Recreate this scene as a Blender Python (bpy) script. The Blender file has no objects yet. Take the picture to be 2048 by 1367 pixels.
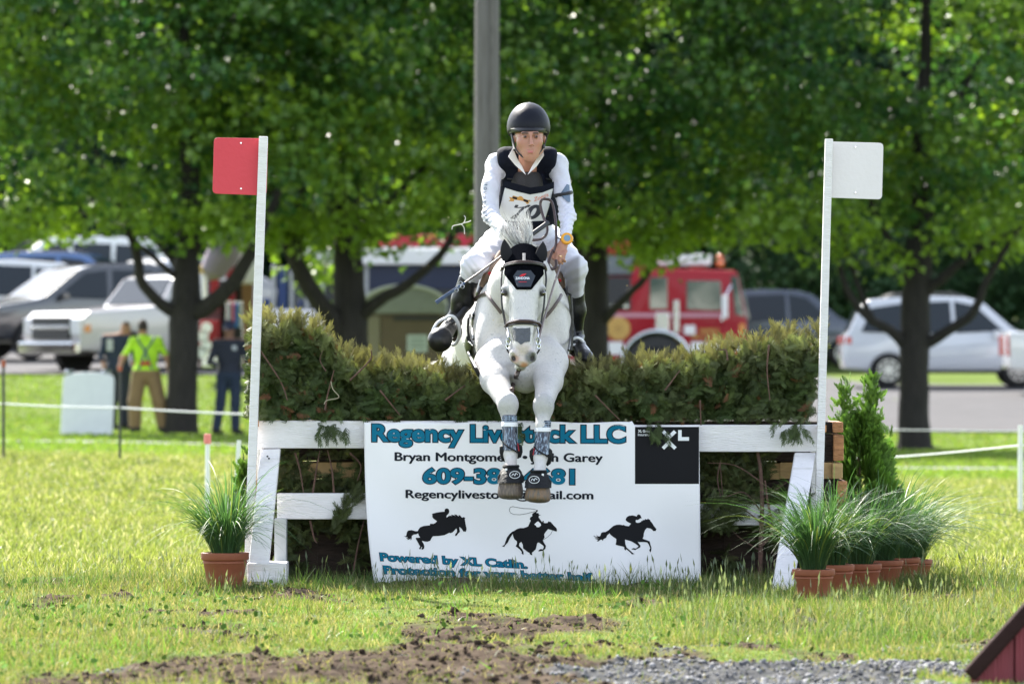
import bpy, bmesh, math, random
import numpy as np
from mathutils import Vector, Matrix, Euler
from mathutils.bvhtree import BVHTree
import openvdb as vdb

random.seed(7); np.random.seed(7)
RNG = np.random.RandomState(11)
SC = bpy.context.scene
COL = SC.collection
rad = math.radians

# ------------------------------------------------------------------ camera, light, exposure
F = 11378.0; CX = 1024.0; CY = 683.5; CH = 1.15       # focal length in photo pixels, picture centre, camera height
def P(px, py, d):
    """the world point seen at photo pixel (px, py) at distance d"""
    return Vector(((px - CX) / F * d, d, CH - (py - CY) / F * d))
def PX(r, d): return r / F * d
def ground_d(py): return CH * F / (py - CY)

cam_d = bpy.data.cameras.new('camera'); cam = bpy.data.objects.new('camera', cam_d); COL.objects.link(cam)
cam.location = (0, 0, CH); cam.rotation_euler = (rad(90), 0, 0)
cam_d.sensor_width = 36.0; cam_d.lens = 200.0; cam_d.clip_start = 0.5; cam_d.clip_end = 2000
cam_d.dof.use_dof = True; cam_d.dof.focus_distance = 26.75; cam_d.dof.aperture_fstop = 5.2; cam_d.dof.aperture_blades = 0
SC.camera = cam
SUN_EL, SUN_AZ = rad(41), rad(-27)                    # behind the jump and to the left
w = bpy.data.worlds.new('World'); SC.world = w; w.use_nodes = True
nt = w.node_tree; nt.nodes.clear()
sky = nt.nodes.new('ShaderNodeTexSky'); sky.sky_type = 'NISHITA'; sky.sun_disc = False
sky.sun_elevation = SUN_EL; sky.sun_rotation = SUN_AZ % (2 * math.pi); sky.air_density = 1.0; sky.dust_density = 0.6; sky.ozone_density = 1.0
bg = nt.nodes.new('ShaderNodeBackground'); bg.inputs[1].default_value = 0.13
wo = nt.nodes.new('ShaderNodeOutputWorld')
hs = nt.nodes.new('ShaderNodeHueSaturation'); hs.inputs['Saturation'].default_value = 0.55
nt.links.new(sky.outputs[0], hs.inputs['Color']); nt.links.new(hs.outputs[0], bg.inputs[0]); nt.links.new(bg.outputs[0], wo.inputs[0])
sun_d = bpy.data.lights.new('sun', 'SUN'); sun_d.energy = 5.0; sun_d.angle = rad(0.53); sun_d.color = (1.0, 0.95, 0.86)
sun = bpy.data.objects.new('sun', sun_d); COL.objects.link(sun)
S_DIR = Vector((math.sin(SUN_AZ) * math.cos(SUN_EL), math.cos(SUN_AZ) * math.cos(SUN_EL), math.sin(SUN_EL)))
sun.rotation_euler = (-S_DIR).to_track_quat('-Z', 'Y').to_euler(); sun.location = (0, 20, 30)
SC.view_settings.view_transform = 'Standard'; SC.view_settings.look = 'None'
SC.view_settings.exposure = 1.85; SC.view_settings.gamma = 1.0; SC.view_settings.use_curve_mapping = False
SC.render.film_transparent = False
SC.cycles.max_bounces = 7; SC.cycles.diffuse_bounces = 4; SC.cycles.transmission_bounces = 4; SC.cycles.transparent_max_bounces = 8

# ------------------------------------------------------------------ object helpers
def tag(o, label=None, cat=None, group=None, kind=None):
    if label: o['label'] = label
    if cat: o['category'] = cat
    if group: o['group'] = group
    if kind: o['kind'] = kind
    return o
def origin(p):
    v = Vector((0, 0, 0))
    while p is not None: v = v + p.location; p = p.parent
    return v
def empty(name, loc, label=None, cat=None, group=None, rz=0.0):
    o = bpy.data.objects.new(name, None); COL.objects.link(o); o.location = loc; o.rotation_euler = (0, 0, rz)
    o.empty_display_size = 0.2
    return tag(o, label, cat, group)
def link(name, me, parent=None, mat=None, smooth=False, local=False):
    o = bpy.data.objects.new(name, me); COL.objects.link(o)
    if mat is not None:
        for m in (mat if isinstance(mat, (list, tuple)) else [mat]): me.materials.append(m)
    if smooth: me.shade_smooth()
    if parent is not None:
        if not local:
            me.transform(Matrix.Translation(-origin(parent)))
        o.parent = parent
    return o
def mesh_np(name, V, Fc, cols=None, mats=None):
    """V (n,3); Fc: list of (m,k) index arrays or one array"""
    me = bpy.data.meshes.new(name)
    if not isinstance(Fc, (list, tuple)): Fc = [Fc]
    Fc = [np.asarray(f, dtype=np.int32) for f in Fc if len(f)]
    V = np.asarray(V, dtype=np.float32)
    me.vertices.add(len(V)); me.vertices.foreach_set('co', V.ravel())
    idx = np.concatenate([f.ravel() for f in Fc]); tot = np.concatenate([np.full(len(f), f.shape[1], np.int32) for f in Fc])
    st = np.zeros(len(tot), np.int32); st[1:] = np.cumsum(tot)[:-1]
    me.loops.add(len(idx)); me.loops.foreach_set('vertex_index', idx)
    me.polygons.add(len(tot)); me.polygons.foreach_set('loop_start', st)
    me.update(calc_edges=True)
    if cols is not None:
        a = me.attributes.new('Col', 'FLOAT_COLOR', 'POINT')
        c = np.ones((len(V), 4), np.float32); c[:, :3] = cols; a.data.foreach_set('color', c.ravel())
    return me
class MB:
    """collects simple solids into one mesh"""
    def __init__(s): s.v = []; s.f = []
    def add(s, vs, fs):
        b = len(s.v); s.v += [tuple(v) for v in vs]; s.f += [tuple(i + b for i in f) for f in fs]; return s
    def box(s, c, size, M=None):
        x, y, z = (k / 2 for k in size); vs = [Vector((i * x, j * y, k * z)) for i in (-1, 1) for j in (-1, 1) for k in (-1, 1)]
        if M is not None: vs = [M @ v for v in vs]
        c = Vector(c)
        return s.add([v + c for v in vs], [(0, 1, 3, 2), (4, 6, 7, 5), (0, 4, 5, 1), (2, 3, 7, 6), (0, 2, 6, 4), (1, 5, 7, 3)])
    def beam(s, a, b, wx, wd, up=(0, 1, 0)):
        """square bar from a to b; wd along 'up' as far as possible"""
        a = Vector(a); b = Vector(b); t = (b - a).normalized(); u = Vector(up); u = (u - t * u.dot(t)).normalized(); r = t.cross(u)
        vs = []
        for p in (a, b):
            for i, j in ((-1, -1), (1, -1), (1, 1), (-1, 1)): vs.append(p + r * i * wx / 2 + u * j * wd / 2)
        return s.add(vs, [(0, 1, 2, 3), (7, 6, 5, 4), (0, 4, 5, 1), (1, 5, 6, 2), (2, 6, 7, 3), (3, 7, 4, 0)])
    def tube(s, pts, rr, n=8, caps=True, flat=None, upv=(0, 0.3, 1)):
        pts = [Vector(p) for p in pts]
        if not isinstance(rr, (list, tuple)): rr = [rr] * len(pts)
        b = len(s.v); u = None
        for i, p in enumerate(pts):
            t = (pts[min(i + 1, len(pts) - 1)] - pts[max(i - 1, 0)]).normalized()
            if u is None: u = Vector(upv)
            u = (u - t * u.dot(t)); u = u.normalized() if u.length > 1e-6 else t.orthogonal().normalized()
            r = t.cross(u)
            for k in range(n):
                a = 2 * math.pi * k / n; ca, sa = math.cos(a), math.sin(a)
                if flat: s.v.append(tuple(p + u * ca * rr[i] * flat + r * sa * rr[i]))
                else: s.v.append(tuple(p + u * ca * rr[i] + r * sa * rr[i]))
        for i in range(len(pts) - 1):
            for k in range(n):
                k2 = (k + 1) % n; s.f.append((b + i * n + k, b + i * n + k2, b + (i + 1) * n + k2, b + (i + 1) * n + k))
        if caps:
            s.f.append(tuple(b + k for k in range(n))[::-1]); s.f.append(tuple(b + (len(pts) - 1) * n + k for k in range(n)))
        return s
    def lathe(s, c, prof, n=24, M=None, cap=(True, True)):
        """prof list of (r, z) round the local z axis; M 3x3 rotation"""
        b = len(s.v); c = Vector(c)
        for r, z in prof:
            for k in range(n):
                a = 2 * math.pi * k / n; v = Vector((r * math.cos(a), r * math.sin(a), z))
                if M is not None: v = M @ v
                s.v.append(tuple(c + v))
        for i in range(len(prof) - 1):
            for k in range(n):
                k2 = (k + 1) % n; s.f.append((b + i * n + k, b + i * n + k2, b + (i + 1) * n + k2, b + (i + 1) * n + k))
        if cap[0]: s.f.append(tuple(b + k for k in range(n))[::-1])
        if cap[1]: s.f.append(tuple(b + (len(prof) - 1) * n + k for k in range(n)))
        return s
    def prism(s, poly, off):
        """poly: 3D points (planar); off: extrusion vector"""
        n = len(poly); off = Vector(off); a = [Vector(p) for p in poly]; bb = [p + off for p in a]
        return s.add(a + bb, [tuple(range(n))[::-1], tuple(range(n, 2 * n))] + [(i, (i + 1) % n, n + (i + 1) % n, n + i) for i in range(n)])
    def build(s, name, mat, parent=None, smooth=False, bevel=0, local=False, seg=2, ang=35):
        me = bpy.data.meshes.new(name); me.from_pydata(s.v, [], s.f); me.update()
        bm = bmesh.new(); bm.from_mesh(me); bmesh.ops.recalc_face_normals(bm, faces=bm.faces); 
        if bevel:
            ed = [e for e in bm.edges if len(e.link_faces) == 2 and e.calc_face_angle(0) > rad(ang)]
            try: bmesh.ops.bevel(bm, geom=ed, offset=bevel, segments=seg, affect='EDGES', profile=0.6, clamp_overlap=True)
            except Exception: pass
        bm.to_mesh(me); bm.free()
        o = link(name, me, parent, mat, smooth, local)
        if smooth:
            me.polygons.foreach_set('use_smooth', [True] * len(me.polygons))
            try: me.set_sharp_from_angle(angle=rad(40))
            except Exception: pass
        return o

def scatter(name, tv, tf, R, T, cols, mat, parent=None, kind='stuff', shade=0.0):
    """copies of a small template joined in one mesh. tv (k,3), tf (m,q), R (N,3,3) scaled frames, T (N,3), cols (N,3)"""
    tv = np.asarray(tv, float); tf = np.asarray(tf); N = len(T); k = len(tv)
    V = np.einsum('nij,kj->nki', R, tv) + T[:, None, :]
    Fc = (tf[None, :, :] + (np.arange(N) * k)[:, None, None]).reshape(-1, tf.shape[1])
    C = np.repeat(cols[:, None, :], k, axis=1)
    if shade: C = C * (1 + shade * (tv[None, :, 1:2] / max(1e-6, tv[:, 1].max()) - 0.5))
    me = mesh_np(name, V.reshape(-1, 3), Fc, C.reshape(-1, 3))
    o = link(name, me, parent, mat)
    if kind: o['kind'] = kind
    return o
def unit(a): return a / np.maximum(np.linalg.norm(a, axis=-1, keepdims=True), 1e-9)
def _fr_doc(): pass
def frames(y, z, s):
    """rotation frames with local y along y and local z near z, scaled by s (N,) or (N,3)"""
    y = unit(y); x = unit(np.cross(y, z)); z2 = np.cross(x, y)
    R = np.stack([x, y, z2], axis=-1); s = np.asarray(s, float)
    return R * (s[:, None, None] if s.ndim == 1 else s[:, None, :])

# ------------------------------------------------------------------ materials
def S(r, g, b):
    f = lambda c: (c / 255 / 12.92) if c / 255 <= 0.04045 else ((c / 255 + 0.055) / 1.055) ** 2.4
    return (f(r), f(g), f(b))
MATS = {}
def mat(name, col, rough=0.6, var=0.0, scale=8.0, bump=0.0, bscale=40.0, metal=0.0, coat=0.0, attr=False, spec=0.5, sheen=0.0,
        trans=0.0, stretch=(1, 1, 1), col2=None, emit=None, thr=None, obj_coords=True, detail=5):
    if name in MATS: return MATS[name]
    m = bpy.data.materials.new(name); m.use_nodes = True; n = m.node_tree.nodes; L = m.node_tree.links; b = n['Principled BSDF']
    b.inputs['Roughness'].default_value = rough; b.inputs['Metallic'].default_value = metal
    b.inputs['Coat Weight'].default_value = coat; b.inputs['Specular IOR Level'].default_value = spec
    b.inputs['Sheen Weight'].default_value = sheen
    b.inputs['Base Color'].default_value = (*col, 1)
    src = None
    tc = n.new('ShaderNodeTexCoord'); mp = n.new('ShaderNodeMapping'); mp.inputs['Scale'].default_value = stretch
    L.new(tc.outputs['Object'], mp.inputs['Vector'])
    if attr:
        at = n.new('ShaderNodeAttribute'); at.attribute_name = 'Col'; src = at.outputs['Color']
    if var or col2:
        no = n.new('ShaderNodeTexNoise'); no.inputs['Scale'].default_value = scale; no.inputs['Detail'].default_value = detail
        L.new(mp.outputs[0], no.inputs['Vector'])
        if col2:
            rp = n.new('ShaderNodeValToRGB'); t = thr or (0.35, 0.65)
            rp.color_ramp.elements[0].position = t[0]; rp.color_ramp.elements[1].position = t[1]
            L.new(no.outputs['Fac'], rp.inputs[0])
            mx = n.new('ShaderNodeMix'); mx.data_type = 'RGBA'; L.new(rp.outputs[0], mx.inputs['Factor'])
            if src is not None: L.new(src, mx.inputs['A'])
            else: mx.inputs['A'].default_value = (*col, 1)
            mx.inputs['B'].default_value = (*col2, 1); src = mx.outputs['Result']
        if var:
            mr = n.new('ShaderNodeMapRange'); mr.inputs['To Min'].default_value = 1 - var; mr.inputs['To Max'].default_value = 1 + var
            mr.inputs['From Min'].default_value = 0.25; mr.inputs['From Max'].default_value = 0.75
            L.new(no.outputs['Fac'], mr.inputs['Value'])
            mu = n.new('ShaderNodeMix'); mu.data_type = 'RGBA'; mu.blend_type = 'MULTIPLY'; mu.inputs['Factor'].default_value = 1
            if src is not None: L.new(src, mu.inputs['A'])
            else: mu.inputs['A'].default_value = (*col, 1)
            L.new(mr.outputs[0], mu.inputs['B']); src = mu.outputs['Result']
    if src is not None: L.new(src, b.inputs['Base Color'])
    if bump:
        nb = n.new('ShaderNodeTexNoise'); nb.inputs['Scale'].default_value = bscale; nb.inputs['Detail'].default_value = 4
        L.new(mp.outputs[0], nb.inputs['Vector'])
        bp = n.new('ShaderNodeBump'); bp.inputs['Strength'].default_value = min(1.0, bump); bp.inputs['Distance'].default_value = 0.02 * max(1, bump)
        L.new(nb.outputs['Fac'], bp.inputs['Height']); L.new(bp.outputs[0], b.inputs['Normal'])
    if trans:
        tr = n.new('ShaderNodeBsdfTranslucent'); ms = n.new('ShaderNodeMixShader'); ms.inputs[0].default_value = trans
        out = n['Material Output']
        g = n.new('ShaderNodeMix'); g.data_type = 'RGBA'; g.blend_type = 'MULTIPLY'; g.inputs['Factor'].default_value = 1
        if src is not None: L.new(src, g.inputs['A'])
        else: g.inputs['A'].default_value = (*col, 1)
        g.inputs['B'].default_value = (1.2, 1.25, 0.7, 1) if trans > 0.2 else (1, 1, 1, 1)
        L.new(g.outputs['Result'], tr.inputs['Color'])
        L.new(b.outputs[0], ms.inputs[1]); L.new(tr.outputs[0], ms.inputs[2]); L.new(ms.outputs[0], out.inputs['Surface'])
    if emit:
        b.inputs['Emission Color'].default_value = (*emit, 1); b.inputs['Emission Strength'].default_value = 1
    MATS[name] = m
    return m

WHITE_PAINT = mat('white_paint', (0.80, 0.77, 0.785), 0.55, var=0.08, scale=5, bump=0.5, bscale=45, stretch=(0.6, 1, 5), col2=(0.45, 0.42, 0.38), thr=(0.62, 0.82))
BLACK_LEATHER = mat('black_leather', (0.012, 0.012, 0.014), 0.38, var=0.3, scale=20, bump=0.15, bscale=60)
BROWN_LEATHER = mat('brown_leather', (0.045, 0.022, 0.02), 0.4, var=0.3, scale=30, bump=0.1, bscale=80)
STEEL = mat('steel', (0.6, 0.6, 0.62), 0.25, metal=1.0)
BARK = mat('bark', (0.020, 0.017, 0.015), 0.95, var=0.45, scale=6, bump=1.0, bscale=14, stretch=(3, 3, 0.6))
LEAF = mat('maple_leaf', (0.05, 0.1, 0.02), 0.36, attr=True, trans=0.48, spec=0.5)
FAR_LEAF = mat('far_leaf', (0.04, 0.08, 0.02), 0.6, attr=True, trans=0.15, spec=0.2)
CEDAR = mat('cedar_foliage', (0.05, 0.07, 0.02), 0.6, attr=True, trans=0.22, spec=0.3)
BLADE = mat('grass_blade', (0.1, 0.16, 0.03), 0.5, attr=True, trans=0.4, spec=0.35)
TERRACOTTA = mat('terracotta_plastic', (0.25, 0.072, 0.036), 0.6, var=0.15, scale=9, bump=0.1, bscale=40)
SOIL = mat('potting_soil', (0.03, 0.02, 0.014), 0.95, var=0.5, scale=60, bump=0.8, bscale=90)
GLASS = mat('car_glass', (0.012, 0.018, 0.024), 0.12, spec=0.35)
RUBBER = mat('tyre_rubber', (0.015, 0.015, 0.016), 0.85)
RIM = mat('wheel_rim_alloy', (0.5, 0.5, 0.52), 0.3, metal=0.9)
LAMP = mat('lamp_lens', (0.75, 0.75, 0.78), 0.1, spec=0.8, coat=0.8)
RED_LAMP = mat('red_lens', (0.45, 0.02, 0.02), 0.15, coat=0.8)
TRIM = mat('dark_trim', (0.02, 0.02, 0.022), 0.5)

# ------------------------------------------------------------------ noise and terrain
_T = RNG.rand(256, 256).astype(np.float32)
def vnoise(x, y, s=1.0, o=0):
    x = np.asarray(x, float) * s + 37.3 + o * 13.7; y = np.asarray(y, float) * s + 11.9 + o * 7.3
    xi = np.floor(x).astype(int); yi = np.floor(y).astype(int); fx = x - xi; fy = y - yi
    fx = fx * fx * (3 - 2 * fx); fy = fy * fy * (3 - 2 * fy)
    a = _T[xi & 255, yi & 255]; b = _T[(xi + 1) & 255, yi & 255]; c = _T[xi & 255, (yi + 1) & 255]; d = _T[(xi + 1) & 255, (yi + 1) & 255]
    return (a * (1 - fx) + b * fx) * (1 - fy) + (c * (1 - fx) + d * fx) * fy
def fbm(x, y, s, n=4, o=0):
    r = 0; a = 1; t = 0
    for i in range(n): r = r + a * vnoise(x, y, s * 2 ** i, o + i); t += a; a *= 0.5
    return r / t
LP = np.array([(-50, 0), (0, 0), (30, 0), (33, -0.17), (45, -0.12), (57, 0.0), (66, -0.1), (75, -0.18), (88, -0.28), (93, -0.12), (103, 0.5), (115, 0.8), (130, 1.35), (150, 1.9), (220, 4), (700, 20)], float)
RP = np.array([(-50, 0), (0, 0), (30, 0), (33, -0.17), (45, -0.22), (60, -0.35), (75, -0.54), (92, -0.6), (100, -0.46), (110, 0.05), (117, 0.2), (130, 0.32), (150, 0.6), (220, 2.5), (700, 20)], float)
def terrain(x, d, near=True):
    x = np.asarray(x, float); d = np.asarray(d, float)
    t = np.clip((x + 6.4) / 12.8, 0, 1); t = t * t * (3 - 2 * t)
    z = np.interp(d, LP[:, 0], LP[:, 1]) * (1 - t) + np.interp(d, RP[:, 0], RP[:, 1]) * t
    z = z + 0.03 * (fbm(x, d, 0.25, 2, 5) - 0.5) * (d > 26)
    if near:
        dm = dirt(x, d); lump = (fbm(x, d, 9.0, 3, 3) - 0.5) * 0.075 + (fbm(x, d, 2.2, 2, 9) - 0.5) * 0.06
        z = z + dm * lump + (fbm(x, d, 1.3, 3, 2) - 0.5) * 0.04 * (d < 27.5)
    return z
def blob(x, d, px, py, rx, rd):
    dd = ground_d(py); return np.exp(-(((x - (px - CX) / F * dd) / rx) ** 2 + ((d - dd) / rd) ** 2))
def dirt(x, d):
    """bare churned earth in front of the jump"""
    x = np.asarray(x, float); d = np.asarray(d, float)
    m = 1.5 * blob(x, d, 450, 1345, 0.34, 1.1) + 0.8 * blob(x, d, 230, 1360, 0.3, 0.7) + 0.9 * blob(x, d, 340, 1265, 0.12, 0.25) + 1.4 * blob(x, d, 720, 1350, 0.5, 1.0) + 0.9 * blob(x, d, 1000, 1250, 0.55, 0.9) + 1.3 * blob(x, d, 1100, 1340, 0.5, 1.1)
    m = m + 0.75 * blob(x, d, 680, 1200, 0.12, 0.3) + 0.7 * blob(x, d, 480, 1195, 0.06, 0.15) + 1.0 * blob(x, d, 900, 1310, 0.35, 0.8) + 0.5 * blob(x, d, 100, 1360, 0.3, 0.5) + 1.0 * blob(x, d, 1500, 1350, 1.0, 0.75)
    m = m + 0.8 * np.clip((19.2 - d), 0, 1.5)
    n = fbm(x, d * 0.45, 3.4, 5, 1)
    return np.clip((m * 0.95 + (n - 0.5) * 3.4 - 0.30) * 1.9, 0, 1)
def gravel_mask(x, d):
    m = 1.6 * blob(x, d, 1560, 1370, 0.62, 1.5) + 0.9 * blob(x, d, 1850, 1340, 0.3, 0.7) + 0.9 * blob(x, d, 1330, 1345, 0.25, 0.5)
    return np.clip((m + (fbm(x, d * 0.5, 5, 4, 21) - 0.5) * 2.2 - 0.55) * 2.5, 0, 1)

xs = np.unique(np.concatenate([np.arange(-2.6, 2.6, 0.022), np.linspace(-12, 12, 60), np.linspace(-60, 60, 60), np.linspace(-600, 600, 25)]))
ys = np.unique(np.concatenate([np.arange(18.4, 27.4, 0.03), np.linspace(27.4, 60, 90), np.linspace(60, 135, 110), np.linspace(-50, 18.4, 30), np.linspace(135, 700, 60)]))
GX, GY = np.meshgrid(xs, ys, indexing='xy')
fine = (GY > 18) & (GY < 29)
GZ = terrain(GX, GY)
V = np.stack([GX, GY, GZ], -1).reshape(-1, 3); nx, ny = len(xs), len(ys)
ii = (np.arange(ny - 1)[:, None] * nx + np.arange(nx - 1)[None, :]).ravel()
Q = np.stack([ii, ii + 1, ii + 1 + nx, ii + nx], -1)
dm = dirt(GX, GY) * (GY < 27); gm = gravel_mask(GX, GY) * (GY < 27)
n1 = fbm(GX, GY, 6, 3, 4); n2 = fbm(GX, GY, 0.35, 3, 6); n3 = fbm(GX, GY, 25, 2, 8)
g = np.stack([0.085 + 0.05 * n1, 0.125 + 0.05 * n1, 0.035 + 0.02 * n1], -1) * (0.75 + 0.5 * n2[..., None])
e = np.stack([0.058 + 0.05 * n3, 0.044 + 0.04 * n3, 0.034 + 0.03 * n3], -1)
gr = np.stack([0.07 + 0.05 * n3] * 3, -1)
C = g * (1 - dm[..., None]) + e * dm[..., None]; C = C * (1 - gm[..., None]) + gr * gm[..., None]
GROUND = mat('meadow_ground', (0.15, 0.2, 0.05), 0.95, attr=True, var=0.22, scale=14, bump=0.8, bscale=22, spec=0.0)
me = mesh_np('ground', V, Q, C.reshape(-1, 3)); tag(link('ground', me, None, GROUND, True), kind='structure')

def strip(name, x0, x1, d0, d1, off, m, nx=60, ny=16, e0=None):
    X, Y = np.meshgrid(np.linspace(x0, x1, nx), np.linspace(0, 1, ny), indexing='xy')
    D0 = d0(X) if callable(d0) else d0; D1 = d1(X) if callable(d1) else d1
    Y = D0 + (D1 - D0) * Y; Z = terrain(X, Y) + off
    i = (np.arange(ny - 1)[:, None] * nx + np.arange(nx - 1)[None, :]).ravel()
    me = mesh_np(name, np.stack([X, Y, Z], -1).reshape(-1, 3), np.stack([i, i + 1, i + 1 + nx, i + nx], -1))
    return tag(link(name, me, None, m, True), kind='structure')
ASPHALT = mat('parking_asphalt', (0.082, 0.080, 0.084), 0.9, var=0.12, scale=1.5, bump=0.4, bscale=60, spec=0.1)
CONC = mat('path_concrete', (0.15, 0.15, 0.148), 0.9, var=0.1, scale=2)
strip('path', -25, 30, lambda x: 74.5 - 0.04 * x, lambda x: 75.8 - 0.04 * x, 0.02, CONC, 90, 4)
strip('parking_lot', -30, 34, lambda x: np.where(x < -2, 104.5, 100.0) + 0 * x, lambda x: np.where(x > 7.5, 119.6, 131.0), 0.03, ASPHALT, 120, 40)
# ------------------------------------------------------------------ implicit-surface bodies
class Field:
    def __init__(s, lo, hi, h):
        s.lo = np.array(lo, float); s.h = h; s.n = np.ceil((np.array(hi, float) - s.lo) / h).astype(int) + 1
        s.ax = [s.lo[i] + np.arange(s.n[i]) * h for i in range(3)]
        s.A = np.full(tuple(s.n), 6 * h, np.float32)
    def _blk(s, lo, hi):
        a = np.clip(np.floor((np.array(lo) - s.lo) / s.h).astype(int), 0, s.n - 1)
        b = np.clip(np.ceil((np.array(hi) - s.lo) / s.h).astype(int) + 1, 1, s.n)
        sl = tuple(slice(a[i], max(a[i] + 1, b[i])) for i in range(3))
        x = s.ax[0][sl[0]][:, None, None]; y = s.ax[1][sl[1]][None, :, None]; z = s.ax[2][sl[2]][None, None, :]
        return sl, x, y, z
    def _mix(s, sl, d, k, op):
        A = s.A[sl]
        if op == 'u':
            if k > 0:
                h = np.maximum(k - np.abs(A - d), 0) / k; R = np.minimum(A, d) - h * h * k * 0.25
            else: R = np.minimum(A, d)
        else:
            d = -d
            if k > 0:
                h = np.maximum(k - np.abs(A - d), 0) / k; R = np.maximum(A, d) + h * h * k * 0.25
            else: R = np.maximum(A, d)
        s.A[sl] = R
    def cone(s, a, b, ra, rb, k=0.02, op='u', sq=(1, 1, 1)):
        """tapered capsule; sq scales the section per axis (x, depth, z)"""
        a = np.array(a, float); b = np.array(b, float); m = max(ra, rb) * max(sq) + k + 5 * s.h; q = np.array(sq, float)
        sl, x, y, z = s._blk(np.minimum(a, b) - m, np.maximum(a, b) + m)
        a2 = a / q; d = b / q - a2; L = max(1e-9, (d ** 2).sum())
        X = x / q[0] - a2[0]; Y = y / q[1] - a2[1]; Z = z / q[2] - a2[2]
        t = np.clip((X * d[0] + Y * d[1] + Z * d[2]) / L, 0, 1)
        D = np.sqrt((X - t * d[0]) ** 2 + (Y - t * d[1]) ** 2 + (Z - t * d[2]) ** 2) - (ra + (rb - ra) * t)
        s._mix(sl, (D * min(sq)).astype(np.float32), k, op); return s
    def ell(s, c, r, k=0.02, op='u', rot=None):
        c = np.array(c, float); r = np.array(r, float); m = r.max() + k + 5 * s.h
        sl, x, y, z = s._blk(c - m, c + m); X, Y, Z = x - c[0], y - c[1], z - c[2]
        if rot is not None:
            M = np.array(Euler([rad(v) for v in rot]).to_matrix()).T
            X, Y, Z = (M[i, 0] * X + M[i, 1] * Y + M[i, 2] * Z for i in range(3))
        k0 = np.sqrt((X / r[0]) ** 2 + (Y / r[1]) ** 2 + (Z / r[2]) ** 2); k1 = np.sqrt((X / r[0] ** 2) ** 2 + (Y / r[1] ** 2) ** 2 + (Z / r[2] ** 2) ** 2)
        D = k0 * (k0 - 1) / np.maximum(k1, 1e-6)
        s._mix(sl, D.astype(np.float32), k, op); return s
    def grid(s): return np.meshgrid(*s.ax, indexing='ij', sparse=True)
    def clip(s, fn):
        """keep only where fn(X, Y, Z) < 0"""
        s.A = np.maximum(s.A, fn(*s.grid()).astype(np.float32)); return s
    def mesh(s, name):
        b = 4 * s.h; A = np.clip(s.A, -b, b).astype(np.float32)
        A[0] = b; A[-1] = b; A[:, 0] = b; A[:, -1] = b; A[:, :, 0] = b; A[:, :, -1] = b
        g = vdb.FloatGrid(b); g.copyFromArray(A)
        p, q = g.convertToQuads(0.0)
        p = np.asarray(p, float) * s.h + s.lo
        return p, np.asarray(q).copy()
    def obj(s, name, m, parent=None, cols=None, colf=None, at=None):
        p, q = s.mesh(name)
        if colf is not None: cols = colf(p)
        if at is not None: p = p + np.array(at)
        me = mesh_np(name, p, q, cols)
        o = link(name, me, parent, m, True)
        return o
def sphere_w(p, c, r0, r1):
    """1 inside r0 of point c, falling to 0 at r1"""
    d = np.linalg.norm(p - np.array(c), axis=1); t = np.clip((r1 - d) / (r1 - r0), 0, 1); return (t * t * (3 - 2 * t))[:, None]
def mixc(C, col, w): return C * (1 - w) + np.array(col) * w

# ------------------------------------------------------------------ trees
def poly_tube(mb, pts, rr, n=10, wob=0.0):
    """smooth the polyline before sweeping"""
    P0 = [Vector(p) for p in pts]; out = []; ro = []
    for i in range(len(P0) - 1):
        a = P0[max(i - 1, 0)]; b = P0[i]; c = P0[i + 1]; d = P0[min(i + 2, len(P0) - 1)]
        for k in range(4):
            t = k / 4; t2 = t * t; t3 = t2 * t
            out.append(0.5 * ((2 * b) + (c - a) * t + (2 * a - 5 * b + 4 * c - d) * t2 + (3 * b - a - 3 * c + d) * t3)); ro.append(rr[i] * (1 - t) + rr[i + 1] * t)
    out.append(P0[-1]); ro.append(rr[-1])
    if wob: out = [p + Vector((random.uniform(-1, 1), random.uniform(-1, 1), 0)) * wob * (0.3 if i in (0,) else 1) for i, p in enumerate(out)]
    return mb.tube(out, ro, n)
LEAF_T = [(0, 0, 0), (0.42, 0.4, 0.10), (0.12, 0.62, 0.03), (0, 1, -0.05), (-0.12, 0.62, 0.03), (-0.42, 0.4, 0.10)]
LEAF_F = [(0, 1, 2), (0, 2, 3), (0, 3, 4), (0, 4, 5)]
def leaf_cloud(centers, per, sig, size, base, bright, rng, droop=0.2, lit=0):
    n = len(centers); T = np.repeat(centers, per, axis=0) + rng.normal(0, 1, (n * per, 3)) * np.repeat(sig, per)[:, None] * np.array([1, 1, 0.55])
    N = len(T); up = unit(rng.normal(0, 0.65, (N, 3)) + np.array([0, 0, 0.9])); y = unit(rng.normal(0, 1, (N, 3)) + np.array([0, 0, -droop]))
    R = frames(y, up, size * rng.uniform(0.65, 1.3, N))
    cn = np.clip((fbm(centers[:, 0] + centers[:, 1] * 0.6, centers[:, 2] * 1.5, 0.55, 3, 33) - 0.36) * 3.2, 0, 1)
    cb = np.repeat(rng.uniform(0.0, 1.0, n) ** 1.3 * np.clip(0.2 + 1.3 * cn, 0, 1), per)[:, None]  # patches of sunlit clumps are put into the leaf colour by noise
    if lit: cb[-lit * per:] = 0.55 + 0.45 * cb[-lit * per:]  # low fringe clusters coloured brighter, as if sunlit
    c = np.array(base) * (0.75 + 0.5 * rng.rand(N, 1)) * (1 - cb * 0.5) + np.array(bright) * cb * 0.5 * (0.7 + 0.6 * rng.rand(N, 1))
    return R, T, c
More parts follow.
